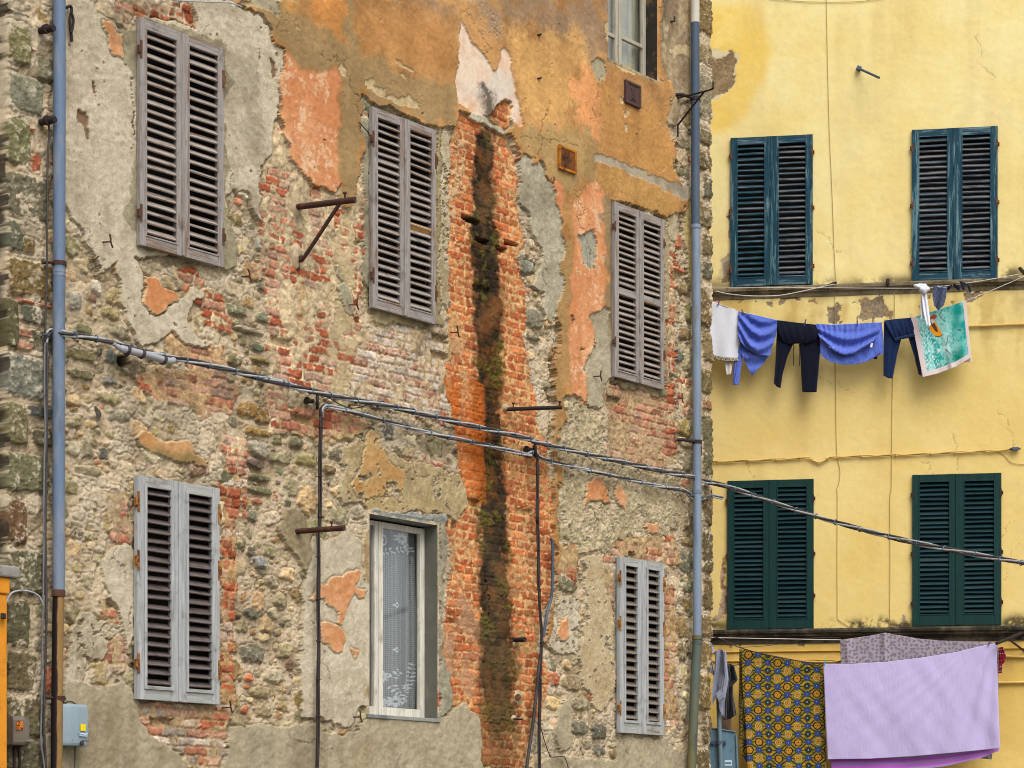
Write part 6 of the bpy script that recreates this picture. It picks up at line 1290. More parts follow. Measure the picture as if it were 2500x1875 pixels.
# --- lower washing
def wax(u, v, x, z):
    # woven motifs at their own size: columns of discs linked by dark lines on yellow
    a, bb = .112, .0915                                      # pitch of the motifs
    zz = (z.max() - z) + .006 * np.sin(x * 9) + .10; xx = x + .010 * np.sin(zz * 3) + .02
    n = noise2(u, v, 14, 11); n2 = noise2(u, v, 46, 12)
    C = np.asarray(lc(152, 132, 30)) * (1 + .2 * n[..., None]); C = np.where((n > .45)[..., None], lc(190, 142, 28), C)
    C = np.where((np.abs(n2) < .20)[..., None], C * .35, C)
    ci, ri = np.round(xx / a).astype(int), np.round(zz / bb).astype(int); dx, dz = xx - ci * a, zz - ri * bb; d = np.hypot(dx, dz)
    par = (ci + ri) % 2; hr = ri // 2
    kind = np.where(par == 0, 0, np.where(ri % 2 == 0, np.where(ci % 4 == 2, 3, np.where(hr % 2 == 0, 2, 1)), np.where((ci // 2 + hr) % 2 == 0, 2, 1)))
    kind = np.where((par == 1) & (ri % 2 == 0) & (ci % 4 == 3), 3, kind)
    for sx in (-1, 1):
        for sz in (-1, 1):                                   # links between the blue discs
            ex, ez = sx * a, sz * bb
            for ox, oz in ((0, 0), (ex, 0), (0, ez)):
                pass
            t = (dx * ex + dz * ez) / (ex * ex + ez * ez); dd = np.hypot(dx - t * ex, dz - t * ez); C = np.where(((dd < .0075) & (t > 0) & (t < 1) & (kind == 0))[..., None], lc(24, 48, 44), C)
            qx, qz = dx - sx * a, dz; t2 = (qx * -ex + qz * ez) / (ex * ex + ez * ez); d2 = np.hypot(qx + t2 * ex, qz - t2 * ez); C = np.where(((d2 < .0075) & (t2 > 0) & (t2 < 1) & (kind != 0))[..., None], lc(24, 48, 44), C)
    C = np.where(((np.abs(dz) < .006))[..., None], lc(36, 56, 46), C)
    C = np.where(((np.abs(dx) < .0040) & (kind == 3))[..., None], lc(36, 56, 46), C)
    th = np.arctan2(dz, dx)
    blue, dk, yl, org = np.asarray(lc(54, 76, 140)), np.asarray(lc(18, 20, 34)), np.asarray(lc(204, 150, 38)), np.asarray(lc(160, 92, 24))
    ol = np.choose(kind, [.037, .050, .041, .037]) * (1 + np.where(kind == 1, .05, 0) * np.sign(np.sin(th * 14)))
    C = np.where((d < ol)[..., None], dk, C)
    m = (kind == 0); C = np.where((m & (d < .033))[..., None], blue, C); C = np.where((m & (d < .022) & (d > .018))[..., None], blue * .4, C); C = np.where((m & (d < .030) & (d > .022) & (np.sin(th * 12) > .5))[..., None], blue * 1.5, C); C = np.where((m & (d < .009))[..., None], blue * .3, C); C = np.where((m & (d < .005))[..., None], lc(180, 190, 216), C)
    for kd, r1 in ((1, .036), (2, .031)):
        m = kind == kd; C = np.where((m & (d < r1))[..., None], yl, C); C = np.where((m & (d < r1 * .84) & (d > r1 * .76))[..., None], dk, C)
        C = np.where((m & (d < r1 * .72) & (np.abs(np.sin(th * 3)) < .42))[..., None], org, C); C = np.where((m & (d < r1 * .2))[..., None], dk, C)
    C = np.where(((kind == 2) & (d < .0385) & (d > .034))[..., None], lc(224, 214, 170), C)
    m = kind == 3; C = np.where((m & (d < .030))[..., None], lc(52, 66, 58), C); C = np.where((m & (d < .020) & (d > .016))[..., None], dk, C); C = np.where((m & (d < .008))[..., None], lc(150, 172, 196), C)
    return C
LB = .50
fw = lambda u, v: .02 * np.sin(5 * u + 1) * v + .012 * np.sin(13 * u + 2 * v) * v + .03 * np.exp(-((u - .03) / .05) ** 2) * v
wx = Cloth().patch('C4 258,965 340,985 480,1018 600,1040 742,1056', 'C4 742,1056 744,1300 752,1659 765,1990', 'C4 310,1990 500,1990 765,1990', 'C4 258,965 268,1200 285,1420 296,1659 310,1990', LB, fw, 300, 520, wax)
wx = wx.build('patterned_cloth', M_PRINT, 'yellow wax print cloth covered in blue and orange discs', 'laundry')
Cloth().patch('C4 250,970 275,975', 'C4 275,975 278,1300 300,1640', 'C4 262,1580 300,1640', 'C4 250,970 244,1300 250,1500 262,1580', LB - .05, lambda u, v: .02 * np.sin(2 * math.pi * u + 8 * v), 24, 300, wax).build('back_half', M_PRINT, parent=wx)
M_LILAC = cloth_mat('lilac_jersey_sheet', lc(198, 184, 226), .03, crease=.45, cscale=9, stretch=(2.2, 1, .7))
def fl_(u, v):
    k = .5 * np.sin(2 * math.pi * (3.2 * (u ** 1.5) + .8 * (1 - v) * u)) ; ray_ = np.sin(2 * math.pi * 8 * np.arctan2(1.02 - u, v + .25)) * np.exp(-((1 - u) / .38)) * np.clip(v * 1.6, 0, 1)
    return .014 * ray_ + .014 * k * v + .004 * np.sin(2 * math.pi * (u - v * .6) * 2) * v + wrink(.004, 8, 7, 71)(u, v) + .02 * np.sin(math.pi * v) * np.sin(math.pi * u)
Cloth().patch('C4 735,1056 900,1056 1100,1044 1300,1020 1500,988 1700,942 1738,934', 'C4 1738,934 1745,1200 1758,1545', 'C4 760,1609 1000,1606 1250,1592 1500,1570 1758,1545', 'C4 735,1056 745,1300 760,1609', LB + .10, fl_, 160, 140).build('sheet', M_LILAC, 'large plain lilac sheet hanging in the foreground', 'laundry')
def leo(u, v, x, z):
    base = np.asarray(lc(168, 156, 166)) * np.ones(u.shape + (1,)) * (1 + .05 * noise2(u, v, 5, 81)[..., None])
    r = np.random.default_rng(8); g = .043; gx, gz = x / g, z / g; C = base
    jit = r.uniform(-.32, .32, (64, 64, 4))
    for dx in (-1, 0, 1):
        for dz in (-1, 0, 1):
            cx, cz = np.floor(gx).astype(int) + dx, np.floor(gz).astype(int) + dz; j = jit[cx % 64, cz % 64]; ex = gx - (cx + .5 + j[..., 0]); ez = gz - (cz + .5 + j[..., 1]); rot = j[..., 2] * 6
            a = ex * np.cos(rot) + ez * np.sin(rot); b_ = -ex * np.sin(rot) + ez * np.cos(rot); d = np.sqrt((a / .40) ** 2 + (b_ / .27) ** 2)
            C = np.where((d < 1)[..., None], lc(122, 110, 122), C); C = np.where((d < .4)[..., None], lc(140, 128, 138), C)
    return C
lp = Cloth().patch('C4 833,918 900,908 1000,894 1092,876 1180,892 1300,912 1420,922 1600,928 1745,930', 'C4 1745,930 1748,1200 1710,1610', 'C4 840,1560 1200,1600 1560,1606 1710,1624', 'C4 833,918 836,1100 840,1560', LB - .10, lambda u, v: .016 * np.sin(2 * math.pi * (1.1 * u)) * v + .03 * np.exp(-((u - .04 - .06 * v) / .025) ** 2) + .03 * np.exp(-((u - .28) / .018) ** 2) * np.exp(-v * 3), 260, 220, leo)
lp.build('sheet', cloth_mat('spotted_grey_cotton', (1, 1, 1), attr=True, crease=.2, cscale=10), 'grey leopard-spotted sheet hanging behind the lilac one', 'laundry')
def stripes(u, v, x, z):
    t = v + .02 * np.sin(5 * u); k = np.floor(t * 9).astype(int) % 4; P_ = np.array([lc(186, 150, 210), lc(190, 96, 206), lc(176, 138, 200), lc(200, 108, 214)]); return P_[k]
Cloth().patch('C4 768,1500 1200,1520 1755,1500', 'C4 1755,1500 1752,1560', 'C4 785,1720 1200,1700 1440,1664 1640,1612 1752,1566', 'C4 768,1500 772,1600 785,1690', LB + .02, lambda u, v: .01 * np.sin(9 * u), 120, 60, stripes).build('sheet', M_PRINT, 'purple and mauve striped sheet showing under the lilac one', 'laundry')
# garments by the corner
M_GREYJ = cloth_mat('grey_blue_jersey', lc(150, 156, 176), .06, crease=.5, cscale=12); M_DARKJ = cloth_mat('black_nylon', lc(34, 32, 38), .2, crease=.8, cscale=12, rough=.5); M_PBLUE = cloth_mat('pale_blue_cotton', lc(186, 198, 220), .05)
LH = .95
c = Cloth().patch('C4 112,980 140,976 172,984', 'C4 172,984 178,1080 184,1152 165,1240 162,1370', 'C4 104,1302 128,1240 140,1330 162,1370', 'C4 112,980 104,1100 92,1200 90,1300', LH, lambda u, v: .04 * np.sin(2 * math.pi * (1.6 * u + .3 * v)) * (.5 + .5 * v) + wrink(.008, 4, 2, 91)(u, v), 50, 90)
h_ = c.build('hooded_top', M_GREYJ, 'grey-blue hooded top hanging over the sign pole by the stone corner', 'laundry')
Cloth().patch('C4 150,985 172,985', 'C4 172,985 186,1150 168,1260 132,1290', 'C4 112,1230 132,1290', 'C4 150,985 158,1120 140,1200 112,1230', LH + .05, lambda u, v: .03 * np.sin(math.pi * u) + wrink(.006, 3, 4, 92)(u, v), 26, 60).build('sleeve', M_GREYJ, parent=h_)
c = Cloth().patch('C4 172,1060 195,1056 218,1064', 'C4 218,1064 240,1150 212,1180 214,1240 232,1350', 'C4 158,1380 195,1376 232,1350', 'C4 172,1060 176,1160 168,1260 158,1380', LH - .12, lambda u, v: .035 * np.sin(2 * math.pi * (1.5 * u + .2 * v)) + wrink(.012, 4, 3, 93)(u, v), 44, 80)
c.build('jacket', M_DARKJ, 'crumpled black jacket hanging behind the grey-blue hooded top', 'laundry')
Cloth().patch('C4 50,925 82,930', 'C4 82,930 106,972 98,996 84,1000 108,1130', 'C4 60,1090 108,1130', 'C4 50,925 52,1000 60,1090', LH - .1, wrink(.015, 3, 3, 94), 24, 50).build('garment', M_PBLUE, 'pale blue garment half hidden by the stone corner', 'laundry')
def redp(u, v, x, z):
    C = np.where((np.abs((v * 6) % 1 - .5) < .12)[..., None], lc(60, 24, 50), np.asarray(lc(150, 22, 44)) * np.ones(u.shape + (1,))); return np.where((np.abs((v * 6) % 1 - .5) < .04)[..., None], lc(190, 170, 190), C)
Cloth().patch('C4 1748,962 1775,958', 'C4 1775,958 1792,1010 1786,1045 1770,1060 1768,1110', 'C4 1750,1112 1768,1110', 'C4 1748,962 1748,1112', LB - .05, wrink(.012, 3, 3, 95), 26, 50, redp).build('garment', M_HEM, 'dark red patterned garment at the right end of the lilac sheet', 'laundry')
# --- lines, pegs, brackets
M_LINE = pm('white_line', lc(216, 208, 200), rough=.7, bump=0); M_DLINE = pm('twisted_dark_wire', lc(70, 52, 50), rough=.7)
def yline(spec, o, r, mat, name, label, cat='clothesline', n=6):
    b = MB(); b.tube(spline(wl(YW, spec, o), n), r, 8); return solo(b, name, mat, label, cat)
yline('B4 -60,238 80,240 640,243 1280,246 1400,236 1600,211 1896,160', LT, .0042, M_LINE, 'clothesline', 'taut upper clothesline that holds the socks')
yline('B4 -60,278 80,320 240,376 350,403 470,431 580,446 700,457 930,451 1080,442 1250,415 1400,371 1560,318 1700,262 1896,178', LO, .0042, M_LINE, 'clothesline', 'sagging clothesline that holds the blue shirts and the towel')
yline('B4 115,262 180,278 300,290 420,291 500,285 620,262 740,235 800,222', .3, .006, M_LINE, 'slack_cord', 'slack white cord looping below the upper ledge', 'cord')
yline('C4 -40,903 140,906 500,912 838,918', LB - .1, .005, M_LINE, 'clothesline', 'pale straight line under the lower ledge')
yline('C4 -40,880 130,908 260,965 480,1018 742,1056 1100,1044 1500,988 1738,934 1800,905 1870,880', LB + .05, .006, M_DLINE, 'clothesline', 'dark twisted line that carries the patterned cloth and lilac sheet')
yline('C4 250,962 420,950 600,920 700,905 835,905', .35, .003, M_DLINE, 'thin_wire', 'thin brown wire slanting up from the patterned cloth', 'cord')
yline('C4 110,985 150,980 180,1062 215,1066 330,1040', LH, .004, M_DLINE, 'clothesline', 'short line that holds the hooded top and the black jacket')
def peg(spec, o, mat, label, rot=20, l=.075):
    c = wl(YW, spec, o)[0]; root = thing('clothes_peg', label, 'clothes peg', c - Vector((0, 0, l / 2)), 'clothes pegs on the washing lines'); rr = Matrix.Rotation(YW.ang, 3, 'Z') @ Matrix.Rotation(R(rot), 3, 'Y')
    for sg in (-1, 1):
        b = MB(); b.box(c + rr @ Vector((0, sg * .006, 0)), (.012, .006, l), rr @ Matrix.Rotation(R(sg * 5), 3, 'X')); part(b, 'jaw', mat, root, .0015)
    b = MB(); b.tube([c + rr @ Vector((-.009, 0, .004)), c + rr @ Vector((.009, 0, .004))], .005, 8); part(b, 'spring', M_CABLE, root)
M_PEGP, M_PEGB, M_PEGN, M_PEGW, M_PEGT = [pm(n_, c_, rough=.5, bump=0) for n_, c_ in (('purple_plastic', lc(120, 50, 150)), ('brown_wood_peg', lc(150, 92, 52)), ('navy_plastic', lc(36, 34, 84)), ('cream_plastic', lc(226, 216, 180)), ('turquoise_plastic', lc(30, 170, 180)))]
peg('B4 131,327', LO + .012, M_PEGP, 'purple peg on the white cloth', 22, .085); peg('B4 268,380', LO + .03, M_PEGB, 'brown wooden peg on the first blue shirt', -28, .06); peg('B4 629,446', LO + .03, M_PEGN, 'navy peg on the black trousers', 16, .085); peg('B4 931,441', LO + .04, M_PEGN, 'navy peg on the wide blue shirt', -2, .085)
peg('B4 1240,402', LO + .05, M_PEGW, 'cream peg between the joggers and the towel', -10, .06); peg('C4 743,1046', LB + .12, M_PEGT, 'turquoise peg at the corner of the lilac sheet', 8, .06); peg('C4 1694,938', LB + .12, M_PEGN, 'dark peg at the right top of the lilac sheet', 5, .04); peg('C4 150,990', LH + .05, M_PEGN, 'dark peg on the grey-blue hooded top', 0, .05)
def ybracket(spa, spb, label, tipo):
    a_, b_ = wl(YW, spa, .02)[0], wl(YW, spb, tipo)[0]; root = thing('iron_bracket', label, 'bracket', a_.copy()); b = MB(); b.tube([a_, b_], .020, 8); part(b, 'arm', M_IRON, root); b = MB(); b.tube([a_ - Vector((0, 0, .22)), a_.lerp(b_, .6)], .012, 8); part(b, 'brace', M_IRON, root)
ybracket('B4 1950,215', 'B4 1872,132', 'black iron line bracket at the right edge below the upper shutters', .85); ybracket('C4 1900,872', 'C4 1738,938', 'black twisted iron line bracket right of the lilac sheet', .75); ybracket('B4 -60,238', 'B4 -62,242', 'iron line bracket hidden behind the stone corner, upper', .75); ybracket('C4 -40,903', 'C4 -42,905', 'iron line bracket hidden behind the stone corner, lower', .75)
# dark iron under the upper ledge
b = MB(); b.tube(spline(wl(YW, 'B4 735,238 770,226 800,214 812,216', .12), 5), .014, 8); b.tube(wl(YW, 'B4 760,238 762,268', .1), .006, 6); solo(b, 'cord_hook', M_IRON, 'black hook on the upper ledge that ends the slack cord', 'hook')
b = MB(); p = wl(YW, 'B4 1108,210', .1)[0]; b.box(p, (.035, .05, .07)); b.tube([p, p - Vector((0, 0, .06))], .012, 8); solo(b, 'cord_hook', M_IRON, 'small black cleat on the ledge between the upper shutters', 'hook', bevel=.004)
# rod high on the yellow wall
a_, b_ = wl(YW, 'A4 940,396', .05)[0], wl(YW, 'A4 1058,450', .30)[0]; root = thing('wall_rod', 'grey iron rod slanting out high on the yellow wall', 'bracket', a_.copy()); b = MB(); b.tube([a_, b_], .014, 10); part(b, 'arm', M_PIPED, root); b = MB(); b.box(a_, (.055, .05, .05), Matrix.Rotation(R(25), 3, 'Y')); part(b, 'socket', M_PIPED, root, .006)
# pipes and wires fixed to the yellow wall
for sp_, r_, o_, la in (('B4 1576,466 1704,461 1896,453 2100,447 2600,430', .016, .035, 'yellow painted pipe right of the printed towel'), ('C4 1700,1166 1896,1163 2100,1160 2600,1152', .016, .035, 'yellow painted pipe right of the lilac sheet'), ('C4 1780,1012 1896,1016 2100,1012 2600,1004', .014, .04, 'yellow painted pipe beside the red garment'), ('C4 380,1040 560,1042 780,1044 850,1030', .010, .04, 'yellow painted pipe above the patterned cloth')):
    yline(sp_, o_, r_, M_YPIPE, 'pipe', la, 'pipe', 3)
Q = wl(YW, 'B4 40,1252 180,1248 400,1240 640,1226 680,1240 715,1252 750,1238 790,1222 1000,1216 1300,1206 1560,1192 1720,1184 1800,1178 1840,1174', .035); root = thing('cable_bundle', 'yellow painted cable bundle crossing the yellow wall', 'cable', Q[4].copy()); bundle(root, Q, 2, .0075, .008, .33, [M_YPIPE], 9, M_YPIPE)
M_YWIRE = pm('buff_wire', lc(190, 158, 98), rough=.7, bump=0)
for sp_, la in (('A4 752,-60 756,200 768,700 785,1100 798,1450 808,1640', 'thin buff wire running down from the top of the yellow wall'), ('B4 802,225 803,500 806,800 812,1180 826,1270 832,1310 826,1370 812,1412 C4 816,100 815,430 816,790', 'thin buff wire running down behind the wide blue shirt'), ('B4 1250,262 1155,270 1147,290 1146,420 1136,760 1132,1000 1128,1400 C4 1120,100 1121,500 1119,830', 'thin buff wire running down behind the joggers'), ('C4 816,795 840,815 880,840 897,876', 'loose pale wire end on the lower ledge, left'), ('C4 1119,830 1150,842 1186,850 1182,884', 'loose pale wire end on the lower ledge, right of the other'), ('B4 1728,1184 1780,1212 1810,1245 1850,1262 1960,1268', 'yellow branch cable bending down at the right edge'), ('A4 420,-8 600,8 800,12 950,8 1010,0 1100,-12', 'thin grey wire sagging along the top edge of the yellow wall')):
    yline(sp_, .02, .0032, M_YWIRE, 'wire', la, 'wire', 5)
c = wl(YW, 'B4 1845,1175', .05)[0]; b = MB(); b.box(c, (.08, .05, .035)); b.tube([c - dY * .06, c + dY * .06], .012, 8); solo(b, 'cable_clamp', M_PIPED, 'grey cable clamp at the right end of the yellow bundle', 'cable clamp', bevel=.006)
# ------------------------------------------------------------------ the foot of the picture
# ground of the lane
def ground():
    b = MB(); n = 1
    b.add([(-120, -60, 0), (120, -60, 0), (120, 160, 0), (-120, 160, 0)], [(0, 1, 2, 3)])
    t = NT('stone_paving'); v = t.coords(); br = t.new('ShaderNodeTexBrick'); t.l(v, br.inputs['Vector']); br.inputs['Scale'].default_value = 1.6
    br.inputs['Color1'].default_value = (.16, .15, .13, 1); br.inputs['Color2'].default_value = (.21, .19, .17, 1); br.inputs['Mortar'].default_value = (.07, .065, .06, 1)
    nz = t.noise(v, 3, 8, .7); c = t.mix(.6, br.outputs['Color'], t.ramp(nz, [(.2, .4), (.8, 1.4)]), 'MULTIPLY'); m = t.done(c, .85, t.bump(nz, .3, .02))
    b.build('ground', m, None, kind='structure')
ground()
# orange building that closes the left edge
oo = LW.loc(14, 1500, .35); op = LW.world(oo)
M_ORANGE = pm('orange_render', lc(226, 146, 36), lc(206, 124, 30), .35, 3, .12, 5, rough=.85, bump=.4, dark=lc(176, 110, 40))
root = empty('orange_building', LW.world((oo[0], -.35, 0)), LW.ang, label='strip of orange rendered building with a grey stone cap at the lower left edge', cat='building')
zc = LW.loc(14, 1175 + 560 / 2.37, .35)[2]; zt = LW.loc(14, 1175 + 500 / 2.37, .35)[2]
b = MB(); rr_ = random.Random(4); N = 40; pr = []
b.bx(-2.2, 0, -.02, .348, 0, zc - .12); b.build('wall', M_ORANGE, root, .012)
b = MB(); b.bx(-2.2, .012, -.035, .347, zc - .119, zc - .001); b.build('cornice', M_ORANGE, root, .01)
b = MB(); b.bx(-2.24, .085, -.06, .346, zc, zt + .01); b.build('coping', pm('grey_stone_coping', lc(150, 146, 138), lc(116, 112, 104), .45, 5, .2, 9, bump=.5), root, .012)
p = LW.world(LW.loc(8, 1175 + 780 / 2.37, .40)); b = MB(); b.box(p, (.03, .05, .04)); solo(b, 'cable_clip', M_IRON, 'dark clip that holds the arching cable on the orange wall', 'cable clamp', bevel=.004)
# utility boxes
FONT = {}
def text_mesh(txt, h, mat, parent, loc, rotm, name='lettering'):
    cu = bpy.data.curves.new(name, 'FONT'); cu.body = txt; cu.size = h; cu.align_x = 'CENTER'; cu.align_y = 'CENTER'; cu.extrude = .0006
    o = bpy.data.objects.new(name, cu); COL.objects.link(o); bpy.context.view_layer.update()
    me = bpy.data.meshes.new_from_object(o.evaluated_get(bpy.context.evaluated_depsgraph_get())); me.name = name
    COL.objects.unlink(o); bpy.data.objects.remove(o)
    me.materials.clear(); me.materials.append(mat)
    q = link(name, me, parent); q.matrix_local = Matrix.Translation(loc) @ rotm.to_4x4(); return q
M_BOX = pm('grey_blue_plastic_box', lc(146, 164, 172), lc(132, 150, 158), .4, 3, .05, 5, rough=.45, bump=.05); M_BOXD = pm('weathered_grey_box', lc(116, 106, 92), lc(92, 80, 66), .4, 4, .12, 5, rough=.6, bump=.15); M_BOXL = pm('pale_grey_box_side', lc(128, 120, 110), rough=.6)
M_YEL = pm('yellow_sticker', lc(244, 214, 20), rough=.5, bump=0, var=.05); M_WLAB = pm('white_label', lc(220, 232, 240), rough=.5, bump=0, var=.03); M_INK = pm('blue_ink', lc(70, 120, 170), rough=.6, bump=0); M_OST = pm('orange_sticker', lc(206, 112, 20), lc(170, 86, 24), .4, 20, rough=.6, bump=0); M_BINK = pm('black_ink', lc(30, 24, 22), rough=.6, bump=0)
UP = Matrix.Rotation(R(90), 3, 'X')
s0, s1, z0, z1 = rect_on(LW, *P4('C1 372,1285 512,1295 508,1533 362,1530'), .16)
root = empty('utility_box', LW.world((s0, 0, z0)), LW.ang, label='pale grey-blue plastic utility box with a yellow sticker beside the rusty pipe', cat='utility box'); w, h = s1 - s0, z1 - z0
b = MB(); n_ = 14; vs = []
prof = [(0, .0), (.03, .03), (.5, .045), (.97, .03), (1, 0)]
for i in range(n_ + 1):
    t = i / n_; zz = h * t; e = .010 * math.sin(math.pi * t) ** .3
    vs += [(-.004 - e * .3, -.02, zz), (.006 - e * .4, -.145 - e, zz), (w * .24, -.165 - e * 1.5, zz), (w * .5, -.170 - e * 1.5, zz), (w * .94 + e * .3, -.165 - e, zz), (w + e * .5, -.13, zz), (w + e * .3, -.02, zz)]
fs = [(i * 7 + k, i * 7 + k + 1, (i + 1) * 7 + k + 1, (i + 1) * 7 + k) for i in range(n_) for k in range(6)] + [tuple(range(6, -1, -1)), tuple(range(n_ * 7, n_ * 7 + 7))]
b.add(vs, fs); b.build('case', M_BOX, root, .008)
b = MB(); b.bx(w * .28, w * .97, -.178, -.168, h * .125, h * .142); b.build('seam', M_CABLED, root)
b = MB(); b.tube([(w * .66, -.17, h * .07), (w * .66, -.19, h * .07)], .018, 12); b.tube([(w * .66, -.185, h * .07), (w * .66, -.197, h * .07)], .009, 10); b.build('lock', M_CABLED, root)
b = MB(); b.bx(w * .58, w * .79, -.192, -.188, h * .36, h * .53); b.build('sticker', M_YEL, root, .003)
b = MB(); b.bx(w * .54, w * .86, -.1925, -.1885, h * .235, h * .315); lb = b.build('label_plate', M_WLAB, root); text_mesh('FiberCop', .026, M_INK, lb, Vector((w * .70, -.1932, h * .275)), UP)
for f in (.12, .52):
    b = MB(); b.tube(spline([(w * f - .05, -.03, h - .01), (w * f - .03, -.10, h + .02), (w * f + .01, -.12, h + .012), (w * f + .05, -.14, h - .03)], 5), .006, 6); b.build('hinge_wire', M_CABLED, root)
b = MB(); b.tube(spline([Vector((w * .62, -.12, 0)), Vector((w * .63, -.10, -.3)), Vector((w * .62, -.08, -.7))], 5), .006, 6); b.build('outlet_cable', M_CABLED, root); b = MB(); b.tube(spline([Vector((w * .02, -.08, 0)), Vector((w * -.02, -.07, -.3)), Vector((w * -.05, -.06, -.7))], 5), .006, 6); b.build('outlet_cable', M_CABLED, root)
s0, s1, z0, z1 = rect_on(LW, *P4('C1 72,1355 175,1362 180,1530 66,1525'), .12)
root = empty('utility_box', LW.world((s0, 0, z0)), LW.ang, label='small brown-grey meter box with an orange number sticker left of the rusty pipe', cat='utility box'); w, h = s1 - s0, z1 - z0
b = MB(); vs = []
for zz, e in ((0, .0), (h * .1, .012), (h * .85, .012), (h, 0)): vs += [(0, -.02, zz), (.012, -.11 - e, zz), (w * .58, -.135 - e, zz), (w * .96, -.10 - e, zz), (w, -.02, zz)]
b.add(vs, [(i * 5 + k, i * 5 + k + 1, (i + 1) * 5 + k + 1, (i + 1) * 5 + k) for i in range(3) for k in range(4)] + [(4, 3, 2, 1, 0), (15, 16, 17, 18, 19)]); b.build('case', M_BOXD, root, .006)
b = MB(); b.add([(w * .60, -.148, h * .06), (w * .99, -.112, h * .06), (w * .97, -.112, h * .92), (w * .60, -.148, h * .92), (w * .60, -.12, h * .06), (w * .99, -.02, h * .06), (w * .97, -.02, h * .92), (w * .60, -.12, h * .92)], [(0, 1, 2, 3), (0, 4, 5, 1), (3, 2, 6, 7), (1, 5, 6, 2), (0, 3, 7, 4)]); b.build('side_cover', M_BOXL, root, .004)
b = MB(); b.bx(w * .60, w * .98, -.156, -.10, h * .12, h * .17); b.build('rib', M_BOXL, root, .003)
b = MB(); b.box((w * .33, -.139, h * .66), (w * .30, .004, h * .30), Matrix.Rotation(R(-10), 3, 'Z')); st = b.build('number_sticker', M_OST, root)
RT = Matrix.Rotation(R(-10), 3, 'Z') @ UP
text_mesh('2', .055, M_BINK, st, Vector((w * .26, -.1405, h * .735)), RT); text_mesh('316', .034, M_BINK, st, Vector((w * .32, -.1430, h * .57)), RT)
for k in (-1, 1):
    b = MB(); b.tube(spline([Vector((w * (.55 + .1 * k), -.06, 0)), Vector((w * (.6 + .16 * k), -.05, -.2)), Vector((w * (.62 + .2 * k), -.05, -.7))], 5), .010, 8); b.build('outlet_cable', M_IRON, root)
# road sign seen from behind
M_SIGN = pm('blue_grey_sign_back', lc(104, 136, 152), lc(84, 112, 130), .45, 2.2, .12, 3, (1, 1, .35), .5, .08, 30, dark=lc(66, 88, 104)); M_POLE = pm('galvanised_pole', lc(110, 130, 140), lc(128, 142, 148), .4, 4, .1, 6, (1, 1, .3), .45, .1)
so_ = .80
a_ = YW.loc(*pts('C4 58,1424')[0], so_); c_ = YW.loc(*pts('C4 228,1452')[0], so_); e_ = YW.loc(*pts('C4 240,1659')[0], so_)
root = empty('road_sign', YW.world((a_[0], -so_, 0)), YW.ang, label='back of a blue-grey road sign on a grey pole below the hanging clothes', cat='road sign')
w = c_[0] - a_[0]; zt_ = a_[2]; dz_ = c_[2] - a_[2]
b = MB(); b.add([(0, 0, zt_), (w - .02, 0, zt_ + dz_), (w, 0, zt_ + dz_ - .02), (w + .03, 0, zt_ - .85), (0.01, 0, zt_ - .82), (0, .014, zt_), (w - .02, .014, zt_ + dz_), (w, .014, zt_ + dz_ - .02), (w + .03, .014, zt_ - .85), (.01, .014, zt_ - .82)], [(0, 1, 2, 3, 4), (9, 8, 7, 6, 5), (0, 5, 6, 1), (1, 6, 7, 2), (2, 7, 8, 3), (3, 8, 9, 4), (4, 9, 5, 0)])
b.build('panel', M_SIGN, root, .003)
b = MB(); b.tube([(w + .005, -.012, zt_ + dz_ - .03), (w + .035, -.012, zt_ - .84)], .012, 8); b.tube([(0, -.008, zt_ + .002), (w, -.008, zt_ + dz_ + .002)], .008, 8); b.build('rim', M_SIGN, root)
q0 = YW.loc(*pts('C4 127,1250')[0], so_ + .07); q1 = YW.loc(*pts('C4 142,1659')[0], so_ + .07); sl_ = (q1[0] - q0[0]) / (q1[2] - q0[2])
b = MB(); b.tube([(q0[0] - a_[0], -.055, q0[2]), (q1[0] - a_[0], -.055, q1[2]), (q1[0] - a_[0] - sl_ * q1[2], -.055, 0)], .026, 16); b.build('pole', M_POLE, root)
k_ = YW.loc(*pts('C4 133,1512')[0], so_ + .07); kx, kz = k_[0] - a_[0], k_[2]
b = MB(); b.tube([(kx, -.055, kz - .02), (kx, -.055, kz + .02)], .032, 16); b.bx(kx - .10, kx + .07, -.024, -.002, kz - .022, kz + .022); b.tube([(kx - .075, -.06, kz), (kx - .075, 0, kz)], .010, 8); b.tube([(kx + .06, -.06, kz), (kx + .06, 0, kz)], .008, 8); b.build('clamp', M_PIPED, root)
t_ = YW.loc(*pts('C4 185,1630')[0], so_); b = MB(); b.bx(t_[0] - a_[0] - .04, t_[0] - a_[0] + .04, -.004, -.0015, t_[2] - .03, t_[2] + .03); lb = b.build('sticker', M_WLAB, root)
b = MB(); b.bx(t_[0] - a_[0] - .034, t_[0] - a_[0] + .034, -.006, -.0045, t_[2] - .012, t_[2] + .012); b.build('sticker_band', M_SIGN, lb)
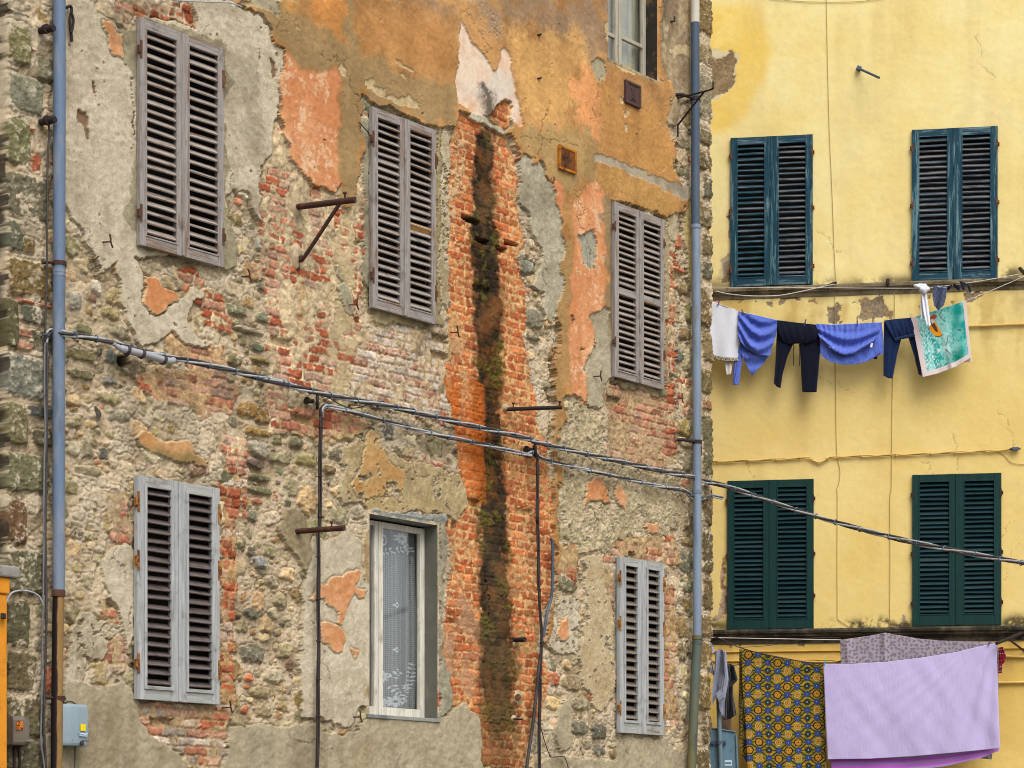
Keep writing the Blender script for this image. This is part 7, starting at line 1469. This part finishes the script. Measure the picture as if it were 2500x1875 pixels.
# wooden post behind the sign pole
p0 = wl(YW, 'C4 172,1365', .5)[0]; b = MB(); b.bx(-.06, .06, -.05, .05, -p0.z, .02); b.v = [tuple(Matrix.Rotation(YW.ang, 3, 'Z') @ Vector(v_) + Vector((p0.x, p0.y, p0.z))) for v_ in b.v]; o = solo(b, 'post', pm('brown_weathered_post', lc(112, 88, 66), lc(84, 66, 52), .4, 5, .2, 8), 'short brown post below the black jacket, behind the road sign', 'post', bevel=.008)
# ------------------------------------------------------------------ daylight and camera
world = bpy.data.worlds.new('World'); scene.world = world; world.use_nodes = True
wn = world.node_tree.nodes; bg = wn['Background']
sky = wn.new('ShaderNodeTexSky'); sky.sky_type = 'NISHITA'; sky.sun_disc = False
SUN_EL, SUN_AZ = R(52), R(158)                 # compass bearing from +Y, clockwise
sky.sun_elevation = SUN_EL; sky.sun_rotation = SUN_AZ; sky.air_density = 1.0; sky.dust_density = 3.0; sky.ozone_density = 1.0
hs = wn.new('ShaderNodeHueSaturation'); hs.inputs['Saturation'].default_value = .28; world.node_tree.links.new(sky.outputs[0], hs.inputs['Color']); world.node_tree.links.new(hs.outputs[0], bg.inputs['Color']); bg.inputs['Strength'].default_value = .108
sd = bpy.data.lights.new('sun', 'SUN'); sd.energy = 1.35; sd.angle = R(42); sd.color = (1, .975, .93)
so = bpy.data.objects.new('sun', sd); COL.objects.link(so)
dirv = Vector((math.sin(SUN_AZ) * math.cos(SUN_EL), math.cos(SUN_AZ) * math.cos(SUN_EL), math.sin(SUN_EL)))
so.rotation_euler = dirv.to_track_quat('Z', 'Y').to_euler(); so.location = dirv * 40
cd = bpy.data.cameras.new('camera'); cam = bpy.data.objects.new('camera', cd); COL.objects.link(cam)
cam.location = (0, 0, EYE); cam.rotation_euler = (R(90), 0, 0)
cd.sensor_width = 36; cd.lens = F / 2500 * 36; cd.shift_y = (HY - 937.5) / 2500; cd.clip_start = .1; cd.clip_end = 400
scene.camera = cam
scene.view_settings.view_transform = 'Standard'; scene.view_settings.look = 'None'; scene.view_settings.exposure = .84; scene.view_settings.gamma = 1
scene.render.engine = 'CYCLES'; scene.cycles.max_bounces = 6; scene.cycles.use_denoising = True; scene.cycles.pixel_filter_type = 'BLACKMAN_HARRIS'; scene.cycles.filter_width = 1.0
